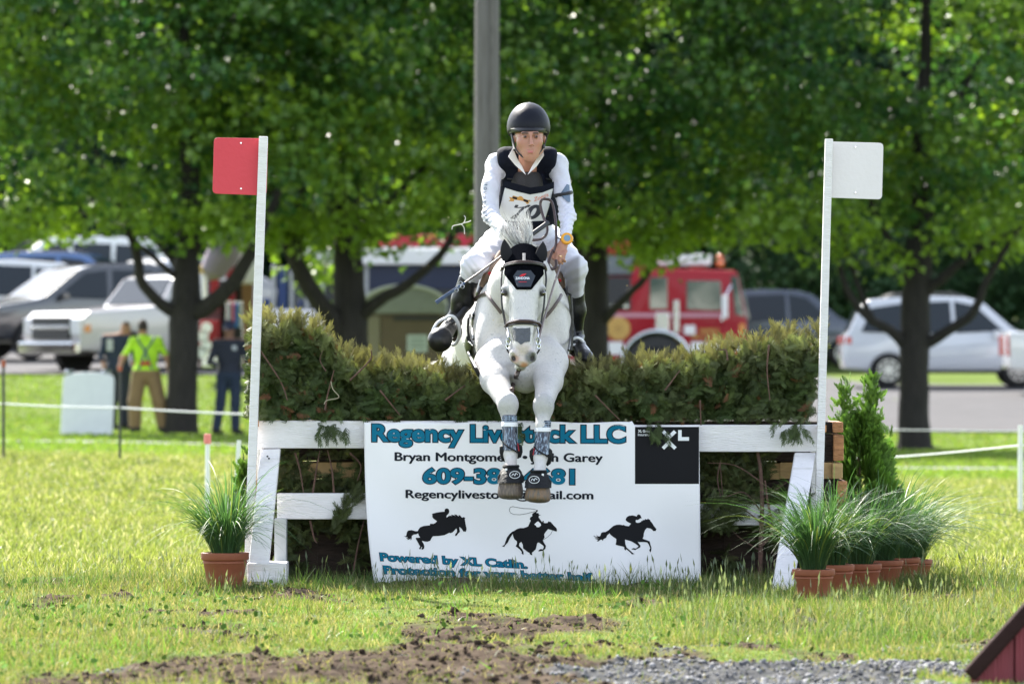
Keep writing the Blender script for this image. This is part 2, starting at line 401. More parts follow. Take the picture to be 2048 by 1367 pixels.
def tree(label, base, trunk, limbs, crown, ncl, extra, seed, per=66, size=0.175, light=1.0):
    rng = np.random.RandomState(seed)
    root = empty('tree', base, label, 'tree', 'shade trees along the far side of the meadow')
    mb = MB(); poly_tube(mb, [p for p, r in trunk], [r for p, r in trunk], 14, 0.012); mb.build('trunk', BARK, root, smooth=True)
    for lb in limbs:
        mb = MB(); poly_tube(mb, [p for p, r in lb], [r for p, r in lb], 9, 0.015); mb.build('branch', BARK, root, smooth=True)
    c, r = np.array(crown[0]), np.array(crown[1])
    q = rng.uniform(-1, 1, (ncl * 3, 3)); q = q[(np.abs(q) ** 3.2).sum(1) < 1]
    q = q * (np.maximum(np.abs(q).max(1), 0.5) / np.maximum(np.abs(q).max(1), 1e-3))[:, None]; q = q[:int(ncl * 1.35)]
    low = q[:, 2] < -0.55; keep = ~low | (rng.rand(len(q)) < 0.75); q = q[keep]
    cen = c + q * r + rng.normal(0, 0.15, (len(q), 3)); 
    kn = fbm(cen[:, 0] + 0.5 * cen[:, 1], cen[:, 2] * 1.3, 0.9, 2, 41) > 0.36; cen = cen[kn]; sig = rng.uniform(0.2, 0.5, len(cen))
    if len(extra):
        ex = np.array([list(P(x, y, d)) for x, y, d in extra]); cen = np.concatenate([cen, ex]); sig = np.concatenate([sig, np.full(len(ex), 0.26)])
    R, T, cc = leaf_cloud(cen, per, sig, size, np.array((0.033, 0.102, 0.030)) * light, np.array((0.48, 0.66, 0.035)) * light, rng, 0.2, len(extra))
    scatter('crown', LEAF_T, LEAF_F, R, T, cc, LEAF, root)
    return root
def PT(px, py, d, r): return (P(px, py, d), r)
def base_at(px, d, sink=0.0):
    x = (px - CX) / F * d; return Vector((x, d, float(terrain(x, d)) - sink))
def cr(px, d, cz=6.7, rx=4.0, ry=3.3, rz=3.75): return ((px - CX) / F * d, d, cz), (rx, ry, rz)
b = base_at(365, 88)
tree('leafy maple with a low forked trunk behind the man in the lime green shirt', b,
     [(b - Vector((0, 0, 0.1)), 0.33), PT(364, 860, 88, 0.27), PT(364, 780, 88, 0.235), PT(368, 650, 88, 0.235), PT(372, 600, 88, 0.23), PT(374, 500, 88.2, 0.19), PT(380, 380, 88.5, 0.16), PT(370, 200, 88.8, 0.11), PT(366, -60, 89, 0.06), PT(360, -300, 89, 0.03)],
     [[PT(382, 625, 88, 0.15), PT(420, 610, 87.8, 0.14), PT(462, 570, 87.5, 0.12), PT(505, 500, 87.2, 0.10), PT(560, 380, 87, 0.06), PT(610, 250, 87, 0.03)],
      [PT(355, 630, 88, 0.11), PT(315, 600, 87.8, 0.09), PT(283, 560, 87.6, 0.08), PT(272, 500, 87.5, 0.075), PT(235, 410, 87.3, 0.06), PT(190, 300, 87, 0.03)],
      [PT(360, 560, 88, 0.06), PT(325, 530, 88, 0.045), PT(290, 500, 88, 0.04), PT(240, 450, 88, 0.02)],
      [PT(374, 520, 88.2, 0.09), PT(410, 480, 88, 0.06), PT(470, 450, 87.8, 0.045), PT(520, 445, 87.6, 0.02)],
      [PT(372, 560, 88, 0.07), PT(300, 470, 89, 0.05), PT(200, 440, 90, 0.03), PT(90, 400, 90, 0.02)]],
     cr(330, 88), 520, [(430, 425, 86), (445, 450, 86), (470, 430, 86.5), (420, 455, 86.3), (60, 440, 86), (20, 455, 86), (110, 450, 87), (300, 425, 86), (340, 440, 86.5), (150, 455, 88), (10, 470, 86), (240, 430, 86), (460, 462, 86)], 21)
b = base_at(700, 91)
tree('forked maple whose limbs spread low behind the left end of the brush', b,
     [(b - Vector((0, 0, 0.1)), 0.40), PT(702, 820, 91, 0.34), PT(702, 720, 91, 0.30), PT(700, 640, 91, 0.29), PT(698, 560, 91, 0.25), PT(695, 480, 91, 0.22), PT(700, 380, 91, 0.17), PT(690, 200, 91, 0.12), PT(690, -100, 91, 0.05)],
     [[PT(690, 680, 91, 0.17), PT(650, 620, 90.7, 0.15), PT(610, 560, 90.4, 0.14), PT(580, 490, 90.2, 0.12), PT(552, 410, 90, 0.08), PT(500, 280, 90, 0.04)],
      [PT(600, 560, 90.4, 0.12), PT(592, 490, 90.3, 0.10), PT(600, 420, 90, 0.07), PT(610, 300, 90, 0.03)],
      [PT(715, 640, 91, 0.12), PT(760, 600, 90.7, 0.10), PT(820, 565, 90.4, 0.08), PT(880, 510, 90.1, 0.065), PT(920, 450, 90, 0.05), PT(960, 380, 90, 0.03)],
      [PT(694, 500, 91, 0.12), PT(675, 440, 91, 0.09), PT(655, 360, 91, 0.05)],
      [PT(700, 470, 91, 0.10), PT(780, 400, 91, 0.06), PT(860, 320, 91, 0.03)]],
     cr(690, 91), 470, [(560, 420, 89), (640, 440, 89), (730, 420, 89), (720, 455, 89), (755, 440, 89), (740, 490, 89.5), (870, 420, 88.5), (620, 450, 90), (560, 450, 90), (630, 520, 92), (650, 560, 92), (620, 480, 91), (640, 465, 91), (625, 440, 90), (660, 500, 92), (860, 400, 88.5), (890, 415, 88.5), (830, 430, 88.5), (560, 470, 90), (520, 455, 90), (500, 470, 89)], 22)
b = base_at(1190, 95)
tree('dark trunked maple between the rider and the fire engine', b,
     [(b - Vector((0, 0, 0.1)), 0.38), PT(1186, 800, 95, 0.30), PT(1186, 700, 95, 0.27), PT(1187, 600, 95, 0.25), PT(1188, 500, 95, 0.23), PT(1190, 420, 95, 0.2), PT(1195, 250, 95, 0.13), PT(1200, -100, 95, 0.05)],
     [[PT(1200, 650, 95, 0.085), PT(1240, 605, 94.6, 0.07), PT(1290, 555, 94.3, 0.055), PT(1318, 500, 94, 0.05), PT(1335, 450, 94, 0.04), PT(1350, 380, 94, 0.02)],
      [PT(1185, 540, 95, 0.10), PT(1140, 470, 95, 0.07), PT(1080, 400, 95, 0.03)],
      [PT(1192, 470, 95, 0.10), PT(1230, 420, 95, 0.07), PT(1290, 350, 95, 0.03)]],
     cr(1180, 95), 470, [(1290, 480, 93), (1310, 470, 93), (1270, 500, 93), (1240, 470, 93), (1330, 455, 93), (1380, 460, 93), (1420, 455, 93), (1460, 470, 93), (1300, 510, 93.4), (1180, 450, 93), (1120, 440, 93), (1050, 440, 94), (1350, 490, 93.5), (1260, 455, 93), (1400, 440, 93)], 23)
b = base_at(1832, 92)
tree('maple with a straight bare lower trunk in front of the silver crossover', b,
     [(b - Vector((0, 0, 0.1)), 0.36), PT(1829, 890, 92, 0.29), PT(1828, 840, 92, 0.255), PT(1828, 760, 92, 0.24), PT(1830, 680, 92, 0.25), PT(1832, 600, 92, 0.235), PT(1838, 500, 92, 0.22), PT(1845, 420, 92.2, 0.2), PT(1840, 300, 92.4, 0.15), PT(1850, 120, 92.5, 0.1), PT(1855, -150, 92.5, 0.04)],
     [[PT(1812, 690, 92, 0.11), PT(1780, 660, 91.8, 0.08), PT(1735, 635, 91.6, 0.07), PT(1700, 590, 91.4, 0.06), PT(1675, 520, 91.2, 0.045), PT(1660, 430, 91, 0.03)],
      [PT(1745, 640, 91.6, 0.05), PT(1720, 580, 91.6, 0.045), PT(1700, 520, 91.6, 0.035), PT(1680, 440, 91.6, 0.02)],
      [PT(1846, 690, 92, 0.11), PT(1890, 665, 91.8, 0.085), PT(1945, 625, 91.6, 0.075), PT(1975, 560, 91.4, 0.06), PT(2015, 490, 91.2, 0.05), PT(2060, 420, 91, 0.03)],
      [PT(1845, 590, 92, 0.11), PT(1880, 560, 91.8, 0.09), PT(1940, 510, 91.6, 0.06), PT(2010, 470, 91.4, 0.04), PT(2100, 430, 91, 0.02)],
      [PT(1822, 540, 92, 0.09), PT(1780, 480, 92, 0.06), PT(1740, 400, 92, 0.04), PT(1700, 330, 92, 0.02)],
      [PT(1842, 330, 92.4, 0.11), PT(1870, 260, 92.2, 0.09), PT(1915, 200, 92, 0.06), PT(1960, 120, 92, 0.03)]],
     cr(1830, 92), 500, [(1520, 430, 90), (1560, 445, 90), (1620, 440, 90), (1590, 470, 90.5), (1700, 450, 90), (1740, 470, 90.5), (1900, 480, 90.5), (1950, 440, 90), (2000, 455, 90), (2040, 430, 90), (1670, 500, 91), (1530, 460, 91), (1780, 520, 91), (1980, 500, 92), (2030, 480, 92)], 24)

# far wood behind the car park: reads as one mass
rng = np.random.RandomState(5)
nc = 4600; cx = rng.uniform(-48, 52, nc); cd = rng.uniform(154, 180, nc); top = 13 + 5 * fbm(cx, cd * 0, 0.12, 3, 31)
cz = 1.0 + (rng.rand(nc) ** 0.8) * top
cen = np.stack([cx, cd, cz], -1)
R_, T_, c_ = leaf_cloud(cen, 36, rng.uniform(0.7, 1.3, nc), 0.72, (0.016, 0.042, 0.02), (0.045, 0.085, 0.028), rng)
ob = scatter('far_woods', LEAF_T, LEAF_F, R_, T_, c_, FAR_LEAF)
tag(ob, 'far mass of dark green woods beyond the parked cars', 'woods')
rng = np.random.RandomState(6)
def bush(label, px, d, w, h, n, seed, base=(0.022, 0.055, 0.02), br=(0.06, 0.11, 0.03), z0=0.0, size=0.2, per=50):
    rg = np.random.RandomState(seed); b = base_at(px, d); root = empty('bush', b, label, 'bush', 'bushes along the back of the car park')
    mb = MB(); mb.tube([b, b + Vector((0, 0, h * 0.5))], [0.08, 0.04], 6).build('stem', BARK, root)
    q = unit(rg.normal(0, 1, (n, 3))) * (rg.rand(n, 1) ** 0.4); cen = np.array(b) + np.array([0, 0, h * 0.52 + z0]) + q * np.array([w, w * 0.7, h * 0.5])
    R, T, c = leaf_cloud(cen, per, rg.uniform(0.25, 0.5, n), size, base, br, rg)
    scatter('foliage', LEAF_T, LEAF_F, R, T, c, FAR_LEAF, root); return root
bush('sunlit bush to the right of the fire engine roof', 1585, 142, 1.6, 5.0, 90, 41, br=(0.08, 0.14, 0.03))
bush('tall dark bush behind the silver crossover on its windscreen side', 1985, 146, 2.6, 4.6, 120, 42)
bush('round bush behind the tail of the silver crossover', 1700, 144, 1.8, 3.6, 90, 43)
bush('dark spreading bush behind the white van and blue minivan', 160, 150, 5.0, 5.0, 200, 44, base=(0.018, 0.045, 0.02), br=(0.04, 0.08, 0.03))
bush('green bush above the blue and white trailer', 830, 150, 4.0, 6.0, 150, 45, br=(0.07, 0.12, 0.03))

# tall grey post
POLE_M = mat('weathered_pole', (0.15, 0.138, 0.142), 0.9, var=0.35, scale=5, bump=0.9, bscale=18, stretch=(6, 6, 0.35), col2=(0.06, 0.052, 0.05), thr=(0.45, 0.75))
b = base_at(974, 67); root = empty('utility_pole', b, 'tall weathered grey wooden utility pole rising behind the rider', 'pole')
mb = MB(); tp = P(975, -260, 67)
mb.tube([b - Vector((0, 0, 0.1)), b + Vector((0, 0, 2)), b + Vector((0, 0, 4.5)), tp], [0.152, 0.148, 0.144, 0.138], 16).build('pole', POLE_M, root, smooth=True)
mb = MB(); mb.beam(b + Vector((0.05, -0.155, 0.2)), tp + Vector((0.05, -0.15, 0)), 0.03, 0.02).build('conduit', mat('conduit_grey', (0.11, 0.10, 0.10), 0.9, var=0.3, scale=6), root)
mb = MB(); bb = Vector((tp.x, tp.y, tp.z - 0.5)); mb.beam(bb - Vector((0.9, 0, 0)), bb + Vector((0.9, 0, 0)), 0.12, 0.12).build('crossarm', POLE_M, root)

# ------------------------------------------------------------------ vehicles
def hexcol(*c): return S(*c)
def paint(name, c, rough=0.25): return mat('paint_' + name, c, rough, coat=1.0, var=0.03, scale=2)
def wheel(root, x, y, r, wd, side, rim=RIM, spokes=6):
    M = Matrix.Rotation(rad(90), 3, 'X')
    mb = MB(); mb.lathe((x, y, r), [(r * 0.62, -wd / 2), (r * 0.92, -wd / 2), (r, -wd * 0.35), (r, wd * 0.35), (r * 0.92, wd / 2), (r * 0.62, wd / 2)], 28, M)
    t = mb.build('wheel', RUBBER, root, smooth=True, local=True)
    mb = MB(); yo = y + side * (wd / 2 - 0.012)
    for k in range(spokes):
        a = 2 * math.pi * k / spokes + 0.3
        mb.beam((x, yo, r), (x + math.cos(a) * r * 0.62, yo, r + math.sin(a) * r * 0.62), r * 0.13, 0.03)
    mb.lathe((x, yo, r), [(r * 0.16, -0.02), (r * 0.16, 0.02)], 12, M)
    ro = r * 0.655; mb.lathe((x, yo, r), [(ro, -0.01), (ro, 0.022), (ro * 0.9, 0.022), (ro * 0.9, -0.01)], 28, M, (False, False))
    mb.build('rim', rim, t, local=True)
def arc_bottom(z0, wx, r, L):
    """bottom line from the front (+x) to the rear (-x), with a round opening at every wheel"""
    pts = []
    for xw in wx:
        a0 = math.asin(max(-1, min(1, (z0 - r * 0.87) / (r * 1.13))))
        for k in range(9):
            a = a0 + (math.pi - 2 * a0) * k / 8; pts.append((xw + math.cos(a) * r * 1.13, r * 0.87 + math.sin(a) * r * 1.13))
    return pts
def car(name, label, cat, d, px, yaw, W, top, wx, wr, z0, belt, roofk, pm, wins, shields, lamps=(), tails=(), extra=None, group=None, rimm=RIM, spokes=6, zoff=0.0):
    """top: outline (x, z) from the rear bottom over the roof to the front bottom"""
    b = base_at(px, d); b.z += 0.03 + zoff
    root = empty(name, b, label, cat, group, yaw)
    zt = max(p[1] for p in top)
    def hw(z): return W / 2 * (1.0 if z <= belt else 1 - (1 - roofk) * (z - belt) / (zt - belt)) * (0.96 if z < z0 + 0.12 else 1)
    prof = list(top) + arc_bottom(z0, wx, wr, 0)
    n = len(prof); mb = MB()
    vs = [Vector((x, hw(z), z)) for x, z in prof] + [Vector((x, -hw(z), z)) for x, z in prof]
    mb.add(vs, [tuple(range(n)), tuple(range(n, 2 * n))[::-1]] + [(i, n + i, n + (i + 1) % n, (i + 1) % n) for i in range(n)])
    body = mb.build('body', pm, root, smooth=True, bevel=0.05, local=True, seg=3, ang=24)
    for sgn in (1, -1):
        for wpoly in wins:
            mb = MB(); pl = [Vector((x, sgn * (hw(z) - 0.01), z)) for x, z in wpoly]; mb.prism(pl, (0, sgn * 0.022, 0)); mb.build('window', GLASS, root, local=True, bevel=0.008, seg=1)
    for (x0, za), (x1, zb) in shields:
        nrm = Vector((zb - za, 0, -(x1 - x0))).normalized() * 0.012
        if nrm.z < 0: nrm = -nrm
        A, B_ = hw(za) * 0.88, hw(zb) * 0.9
        pl = [Vector((x0, -A, za)), Vector((x0, A, za)), Vector((x1, B_, zb)), Vector((x1, -B_, zb))]
        pl = [p - nrm * 0.5 for p in pl]
        mb = MB(); mb.prism(pl, nrm * 1.6); mb.build('windscreen' if x0 + x1 > 0 else 'rear_window', GLASS, root, local=True)
    for c, s in lamps:
        for sgn in (1, -1):
            mb = MB(); mb.box((c[0], sgn * c[1], c[2]), s); mb.build('headlight', LAMP, root, local=True, bevel=0.02)
    for c, s in tails:
        for sgn in (1, -1):
            mb = MB(); mb.box((c[0], sgn * c[1], c[2]), s); mb.build('tail_light', RED_LAMP, root, local=True, bevel=0.02)
    for xw in wx:
        for sgn in (1, -1): wheel(root, xw, sgn * (W / 2 - 0.13), wr, 0.23, sgn, rimm, spokes)
    mb = MB(); mb.box((0, 0, z0 + 0.0), (top[-1][0] * 1.5, W * 0.8, 0.12)); mb.build('underbody', TRIM, root, local=True)
    xm = shields[0][1][0] if shields else 0
    for sgn in (1, -1):
        mb = MB(); mx = max(shields[0][0][0], shields[0][1][0]) - 0.35; mb.box((mx, sgn * (W / 2 + 0.09), belt + 0.1), (0.12, 0.2, 0.15)); mb.build('mirror', pm, root, local=True, bevel=0.03)
    if extra: extra(root, hw, pm)
    return root
CG = 'vehicles in the car park'
SILVER = paint('silver', (0.46, 0.48, 0.52)); CHAR = paint('charcoal', (0.035, 0.038, 0.045)); BLUE = paint('blue', (0.03, 0.09, 0.24)); WHITE = paint('white', (0.72, 0.72, 0.72))
NAVY = paint('navy', (0.02, 0.03, 0.055)); PEARL = paint('pearl', (0.55, 0.57, 0.62)); BLACKP = paint('black', (0.01, 0.01, 0.012)); PICK = paint('pickup_silver', (0.55, 0.52, 0.53))
# silver crossover, side on, nose to the right
suv = [(-2.2, 0.38), (-2.27, 0.62), (-2.24, 1.0), (-2.14, 1.12), (-1.90, 1.56), (-1.7, 1.69), (-0.6, 1.76), (0.25, 1.73), (0.62, 1.64), (1.22, 1.18), (1.42, 1.10), (2.05, 0.98), (2.25, 0.78), (2.28, 0.4)]
RZ = lambda q: [(x, z if z < 1.1 else 1.1 + (z - 1.1) * 1.16) for x, z in q]
suv = RZ(suv)
def roof_rails(root, hw, pm):
    for s in (1, -1):
        mb = MB(); mb.tube([(-1.4, s * 0.55, 1.80), (-1.2, s * 0.55, 1.90), (0.0, s * 0.55, 1.92), (0.3, s * 0.55, 1.82)], 0.02, 6); mb.build('roof_rail', TRIM, root, local=True)
car('parked_car', 'silver crossover parked side on behind the straight maple trunk', 'car', 117, 1900, 0, 1.8, suv, (1.35, -1.32), 0.345, 0.33, 0.98, 0.78, PEARL,
    [RZ(q) for q in [[(-1.88, 1.12), (-1.66, 1.54), (-1.05, 1.62), (-1.0, 1.10)], [(-0.93, 1.10), (-0.98, 1.63), (-0.06, 1.66), (-0.02, 1.10)], [(0.06, 1.10), (0.02, 1.66), (0.46, 1.58), (1.02, 1.14)]]],
    [((1.22, 1.193), (0.62, 1.726)), ((-2.14, 1.123), (-1.90, 1.634))], [((2.18, 0.7, 0.8), (0.2, 0.3, 0.14))], [((-2.17, 0.72, 0.95), (0.2, 0.32, 0.16))], roof_rails, CG, spokes=8)
sedan = [(-2.3, 0.35), (-2.35, 0.85), (-2.25, 1.0), (-1.7, 1.32), (-1.0, 1.52), (0.0, 1.55), (0.45, 1.45), (1.15, 1.05), (2.0, 0.88), (2.25, 0.7), (2.28, 0.35)]
car('parked_car', 'dark navy wagon standing half hidden by the nose of the fire engine', 'car', 137, 1572, 0, 1.8, suv, (1.35, -1.32), 0.34, 0.33, 0.98, 0.75, NAVY,
    [RZ(q) for q in [[(-1.88, 1.12), (-1.66, 1.54), (-1.05, 1.62), (-1.0, 1.10)], [(-0.93, 1.10), (-0.98, 1.63), (-0.06, 1.66), (-0.02, 1.10)], [(0.06, 1.10), (0.02, 1.66), (0.46, 1.58), (1.02, 1.14)]]],
    [((1.22, 1.193), (0.62, 1.726)), ((-2.14, 1.123), (-1.90, 1.634))], [((2.15, 0.65, 0.72), (0.2, 0.3, 0.14))], [((-2.3, 0.7, 0.85), (0.14, 0.3, 0.14))], None, CG, zoff=0.1)
pick = [(-2.9, 0.5), (-2.92, 1.22), (-0.9, 1.24), (-0.88, 1.3), (-0.8, 1.85), (-0.2, 1.92), (0.5, 1.88), (0.75, 1.8), (1.12, 1.30), (1.5, 1.26), (2.72, 1.18), (2.9, 1.02), (2.92, 0.45)]
def grille(root, hw, pm):
    mb = MB(); mb.box((2.93, 0, 0.87), (0.08, 1.26, 0.42)); mb.build('grille', TRIM, root, local=True, bevel=0.02)
    mb = MB(); mb.box((2.98, 0, 0.88), (0.04, 1.32, 0.07)); mb.build('grille_bar', STEEL, root, local=True, bevel=0.01)
    mb = MB(); mb.box((2.99, 0, 0.5), (0.16, 1.9, 0.24)); mb.build('bumper', mat('chrome', (0.5, 0.5, 0.5), 0.12, metal=1), root, local=True, bevel=0.04)
    for s in (1, -1):
        mb = MB(); mb.box((2.78, s * 0.95, 0.9), (0.16, 0.06, 0.22)); mb.build('indicator', mat('amber_lens', (0.6, 0.2, 0.02), 0.2, coat=0.6), root, local=True, bevel=0.01)
car('pickup_truck', 'silver pickup truck with chrome bumper behind the men on the lawn', 'pickup truck', 108, 362, rad(180 + 38), 1.98, pick, (1.85, -1.8), 0.41, 0.42, 1.22, 0.84, PICK,
    [[(-0.72, 1.3), (-0.7, 1.76), (0.08, 1.8), (0.1, 1.3)], [(0.18, 1.3), (0.16, 1.8), (0.55, 1.76), (1.0, 1.32)]],
    [((1.12, 1.32), (0.75, 1.8)), ((-0.9, 1.3), (-0.8, 1.84))], [((2.86, 0.78, 0.9), (0.16, 0.34, 0.3))], [((-2.9, 0.88, 0.95), (0.1, 0.16, 0.4))], grille, CG, zoff=-0.12)
car('pickup_truck', 'black pickup truck nosing in at the left edge beside the silver pickup', 'pickup truck', 106, -330, rad(180 + 140), 1.98, pick, (1.85, -1.8), 0.41, 0.42, 1.22, 0.84, BLACKP,
    [[(-0.72, 1.3), (-0.7, 1.76), (0.08, 1.8), (0.1, 1.3)], [(0.18, 1.3), (0.16, 1.8), (0.55, 1.76), (1.15, 1.32)]],
    [((1.4, 1.3), (0.75, 1.8)), ((-0.9, 1.3), (-0.8, 1.84))], [((2.86, 0.78, 0.9), (0.16, 0.34, 0.3))], [((-2.9, 0.88, 0.95), (0.1, 0.16, 0.4))], grille, CG)
big = [(-2.5, 0.45), (-2.55, 1.1), (-2.4, 1.7), (-2.2, 1.84), (-1.0, 1.9), (0.2, 1.88), (0.55, 1.78), (1.3, 1.25), (1.55, 1.18), (2.35, 1.05), (2.5, 0.85), (2.52, 0.45)]
BW = [[(-2.2, 1.2), (-2.15, 1.7), (-1.2, 1.76), (-1.15, 1.2)], [(-1.05, 1.2), (-1.1, 1.77), (-0.2, 1.78), (-0.15, 1.2)], [(-0.05, 1.2), (-0.08, 1.78), (0.4, 1.72), (1.1, 1.24)]]
BS = [((1.3, 1.25), (0.55, 1.78)), ((-2.53, 1.2), (-2.41, 1.68))]
car('parked_car', 'charcoal sport utility with a bright windscreen behind the silver pickup', 'car', 114, 170, rad(180 + 30), 1.95, big, (1.6, -1.55), 0.39, 0.38, 1.15, 0.82, CHAR, BW, BS, [((2.45, 0.75, 0.85), (0.14, 0.34, 0.2))], [((-2.52, 0.85, 1.2), (0.1, 0.16, 0.4))], roof_rails, CG)
car('parked_van', 'blue minivan seen from its rear quarter with a red tail light', 'van', 126, 150, rad(-12), 1.95, big, (1.6, -1.55), 0.36, 0.36, 1.12, 0.82, BLUE, BW, BS, [((2.45, 0.75, 0.85), (0.14, 0.34, 0.2))], [((-2.52, 0.85, 1.0), (0.1, 0.22, 0.4))], roof_rails, CG)
car('parked_van', 'white van standing beyond the blue minivan, roof showing above it', 'van', 136, 110, rad(180 + 20), 2.0, [(x * 1.05, z * 1.12) for x, z in big], (1.6, -1.55), 0.38, 0.38, 1.25, 0.82, WHITE,
    [[(x * 1.05, z * 1.1) for x, z in q] for q in BW], [(((1.3 * 1.05), 1.25 * 1.12), (0.55 * 1.05, 1.78 * 1.12)), ((-2.65, 1.34), (-2.53, 1.88))], [((2.55, 0.75, 0.95), (0.14, 0.34, 0.2))], [], None, CG)
car('parked_car', 'silver car partly hidden by the forked trunk above the silver pickup', 'car', 122, 330, rad(180 + 40), 1.85, sedan, (1.4, -1.35), 0.34, 0.32, 0.92, 0.75, SILVER,
    [[(-1.6, 1.05), (-1.25, 1.38), (-0.6, 1.45), (-0.55, 1.02)], [(-0.48, 1.02), (-0.5, 1.46), (0.1, 1.46), (0.3, 1.4), (0.95, 1.02)]],
    [((1.15, 1.05), (0.45, 1.45)), ((-2.25, 1.0), (-1.7, 1.32))], [((2.15, 0.65, 0.72), (0.2, 0.3, 0.14))], [], None, CG, zoff=0.35)
car('parked_car', 'white hatchback at the far left between the charcoal sport utility and the van', 'car', 120, -40, rad(180 + 15), 1.8, suv, (1.35, -1.32), 0.34, 0.33, 0.98, 0.78, WHITE,
    [RZ(q) for q in [[(-1.88, 1.12), (-1.66, 1.54), (-1.05, 1.62), (-1.0, 1.10)], [(-0.93, 1.10), (-0.98, 1.63), (-0.06, 1.66), (-0.02, 1.10)], [(0.06, 1.10), (0.02, 1.66), (0.46, 1.58), (1.02, 1.14)]]],
    [((1.22, 1.193), (0.62, 1.726)), ((-2.14, 1.123), (-1.90, 1.634))], [((2.18, 0.7, 0.8), (0.2, 0.3, 0.14))], [], None, CG)
car('pickup_truck', 'white pickup truck entering the picture at the right edge', 'pickup truck', 112, 2306, rad(0), 1.98, pick, (1.85, -1.8), 0.40, 0.42, 1.22, 0.84, WHITE,
    [[(-0.72, 1.3), (-0.7, 1.76), (0.08, 1.8), (0.1, 1.3)], [(0.18, 1.3), (0.16, 1.8), (0.55, 1.76), (1.15, 1.32)]],
    [((1.4, 1.3), (0.75, 1.8)), ((-0.9, 1.3), (-0.8, 1.84))], [((2.86, 0.78, 0.9), (0.16, 0.34, 0.3))], [((-2.92, 0.88, 0.95), (0.08, 0.14, 0.4))], None, CG, spokes=8)
# ------------------------------------------------------------------ lettering
_txt = {}
def text_geo(s, bold=0.0, shear=0.0, space=1.0):
    key = (s, bold, shear, space)
    if key in _txt: return _txt[key]
    cu = bpy.data.curves.new('lettering', 'FONT'); cu.body = s; cu.offset = bold; cu.shear = shear; cu.space_character = space
    cu.resolution_u = 5; cu.fill_mode = 'FRONT'
    o = bpy.data.objects.new('lettering', cu); COL.objects.link(o); bpy.context.view_layer.update()
    me = bpy.data.meshes.new_from_object(o.evaluated_get(bpy.context.evaluated_depsgraph_get()))
    V = np.zeros(len(me.vertices) * 3); me.vertices.foreach_get('co', V); V = V.reshape(-1, 3)[:, :2].copy()
    Fc = [tuple(p.vertices) for p in me.polygons]
    bpy.data.objects.remove(o); bpy.data.curves.remove(cu); bpy.data.meshes.remove(me)
    _txt[key] = (V, Fc); return V, Fc
def put_text(name, s, quad, fn, m, parent, bold=0.0, shear=0.0, space=1.0, ref=None, fat=None):
    """quad: photo pixels of the lower-left, lower-right, upper-left corner of the word's box (baseline to cap top); fn(px, py)->world"""
    V, Fc = text_geo(s, bold, shear, space)
    R0, _ = text_geo(s, ref if ref is not None else bold, shear, space)
    x0, x1 = R0[:, 0].min(), R0[:, 0].max(); y0, y1 = 0.0, text_geo('H', 0)[0][:, 1].max()
    ll, lr, ul = (np.array(q, float) for q in quad)
    u = (V[:, 0] - x0) / (x1 - x0); v = (V[:, 1] - y0) / (y1 - y0)
    px = ll + u[:, None] * (lr - ll) + v[:, None] * (ul - ll)
    mb = MB()
    for k, (fx, fy) in enumerate(fat or ((0, 0),)): mb.add([tuple(fn(a + fx, b + fy) - Vector((0, 0.00012 * k, 0))) for a, b in px], Fc)
    me = bpy.data.meshes.new(name); me.from_pydata(mb.v, [], mb.f); me.update()
    return link(name, me, parent, m)
def patch(name, poly, lift, m, parent, fn, step=4.0):
    """a thin sheet laid on the surface: grid clipped to a photo polygon"""
    from mathutils.geometry import tessellate_polygon
    xs_ = [p[0] for p in poly]; ys_ = [p[1] for p in poly]; bm = bmesh.new()
    tr = tessellate_polygon([[Vector((x, y, 0)) for x, y in poly]]); vv = [bm.verts.new((x, y, 0)) for x, y in poly]
    for t in tr:
        try: bm.faces.new([vv[i] for i in t])
        except Exception: pass
    x = min(xs_) + step
    while x < max(xs_): bmesh.ops.bisect_plane(bm, geom=bm.verts[:] + bm.edges[:] + bm.faces[:], plane_co=(x, 0, 0), plane_no=(1, 0, 0)); x += step
    y = min(ys_) + step
    while y < max(ys_): bmesh.ops.bisect_plane(bm, geom=bm.verts[:] + bm.edges[:] + bm.faces[:], plane_co=(0, y, 0), plane_no=(0, 1, 0)); y += step
    for v in bm.verts: v.co = fn(v.co.x, v.co.y, lift)
    me = bpy.data.meshes.new(name); bm.to_mesh(me); bm.free(); o = link(name, me, parent, m, True); return o
INK = mat('print_ink', (0.008, 0.010, 0.018), 0.6, spec=0.15); TEAL = mat('print_teal', S(0, 105, 135), 0.6, spec=0.15); PRINT_W = mat('print_white', (0.75, 0.76, 0.78), 0.5)
GOLD = mat('gold_leaf_print', (0.55, 0.33, 0.08), 0.45)

# ------------------------------------------------------------------ fire engine
RED = mat('fire_red', (0.30, 0.005, 0.014), 0.45, coat=0.12, spec=0.25, var=0.06, scale=2); ENG_W = mat('engine_white', (0.7, 0.7, 0.7), 0.4, coat=0.5)
D0 = 132.0
def panel(px0, py0, px1, py1, d, th, name, m, parent, bevel=0.02):
    a = P(px0, py1, d); b = P(px1, py0, d); c = (a + b) / 2
    mb = MB(); mb.box((c.x, d + th / 2, c.z), (b.x - a.x, th, b.z - a.z)); return mb.build(name, m, parent, bevel=bevel, seg=2)
def poly_panel(pts, d, th, name, m, parent, bevel=0.03, smooth=False):
    mb = MB(); mb.prism([P(x, y, d) for x, y in pts], (0, th, 0)); return mb.build(name, m, parent, bevel=bevel, smooth=smooth)
b = P(1330, 770, D0); root = empty('fire_engine', b, 'red fire engine with white roof unit and gold door emblem', 'fire engine')
arch = [(1314 + 70 * math.cos(a), 733 - 70 * math.sin(a)) for a in [rad(k) for k in range(0, 181, 15)]]
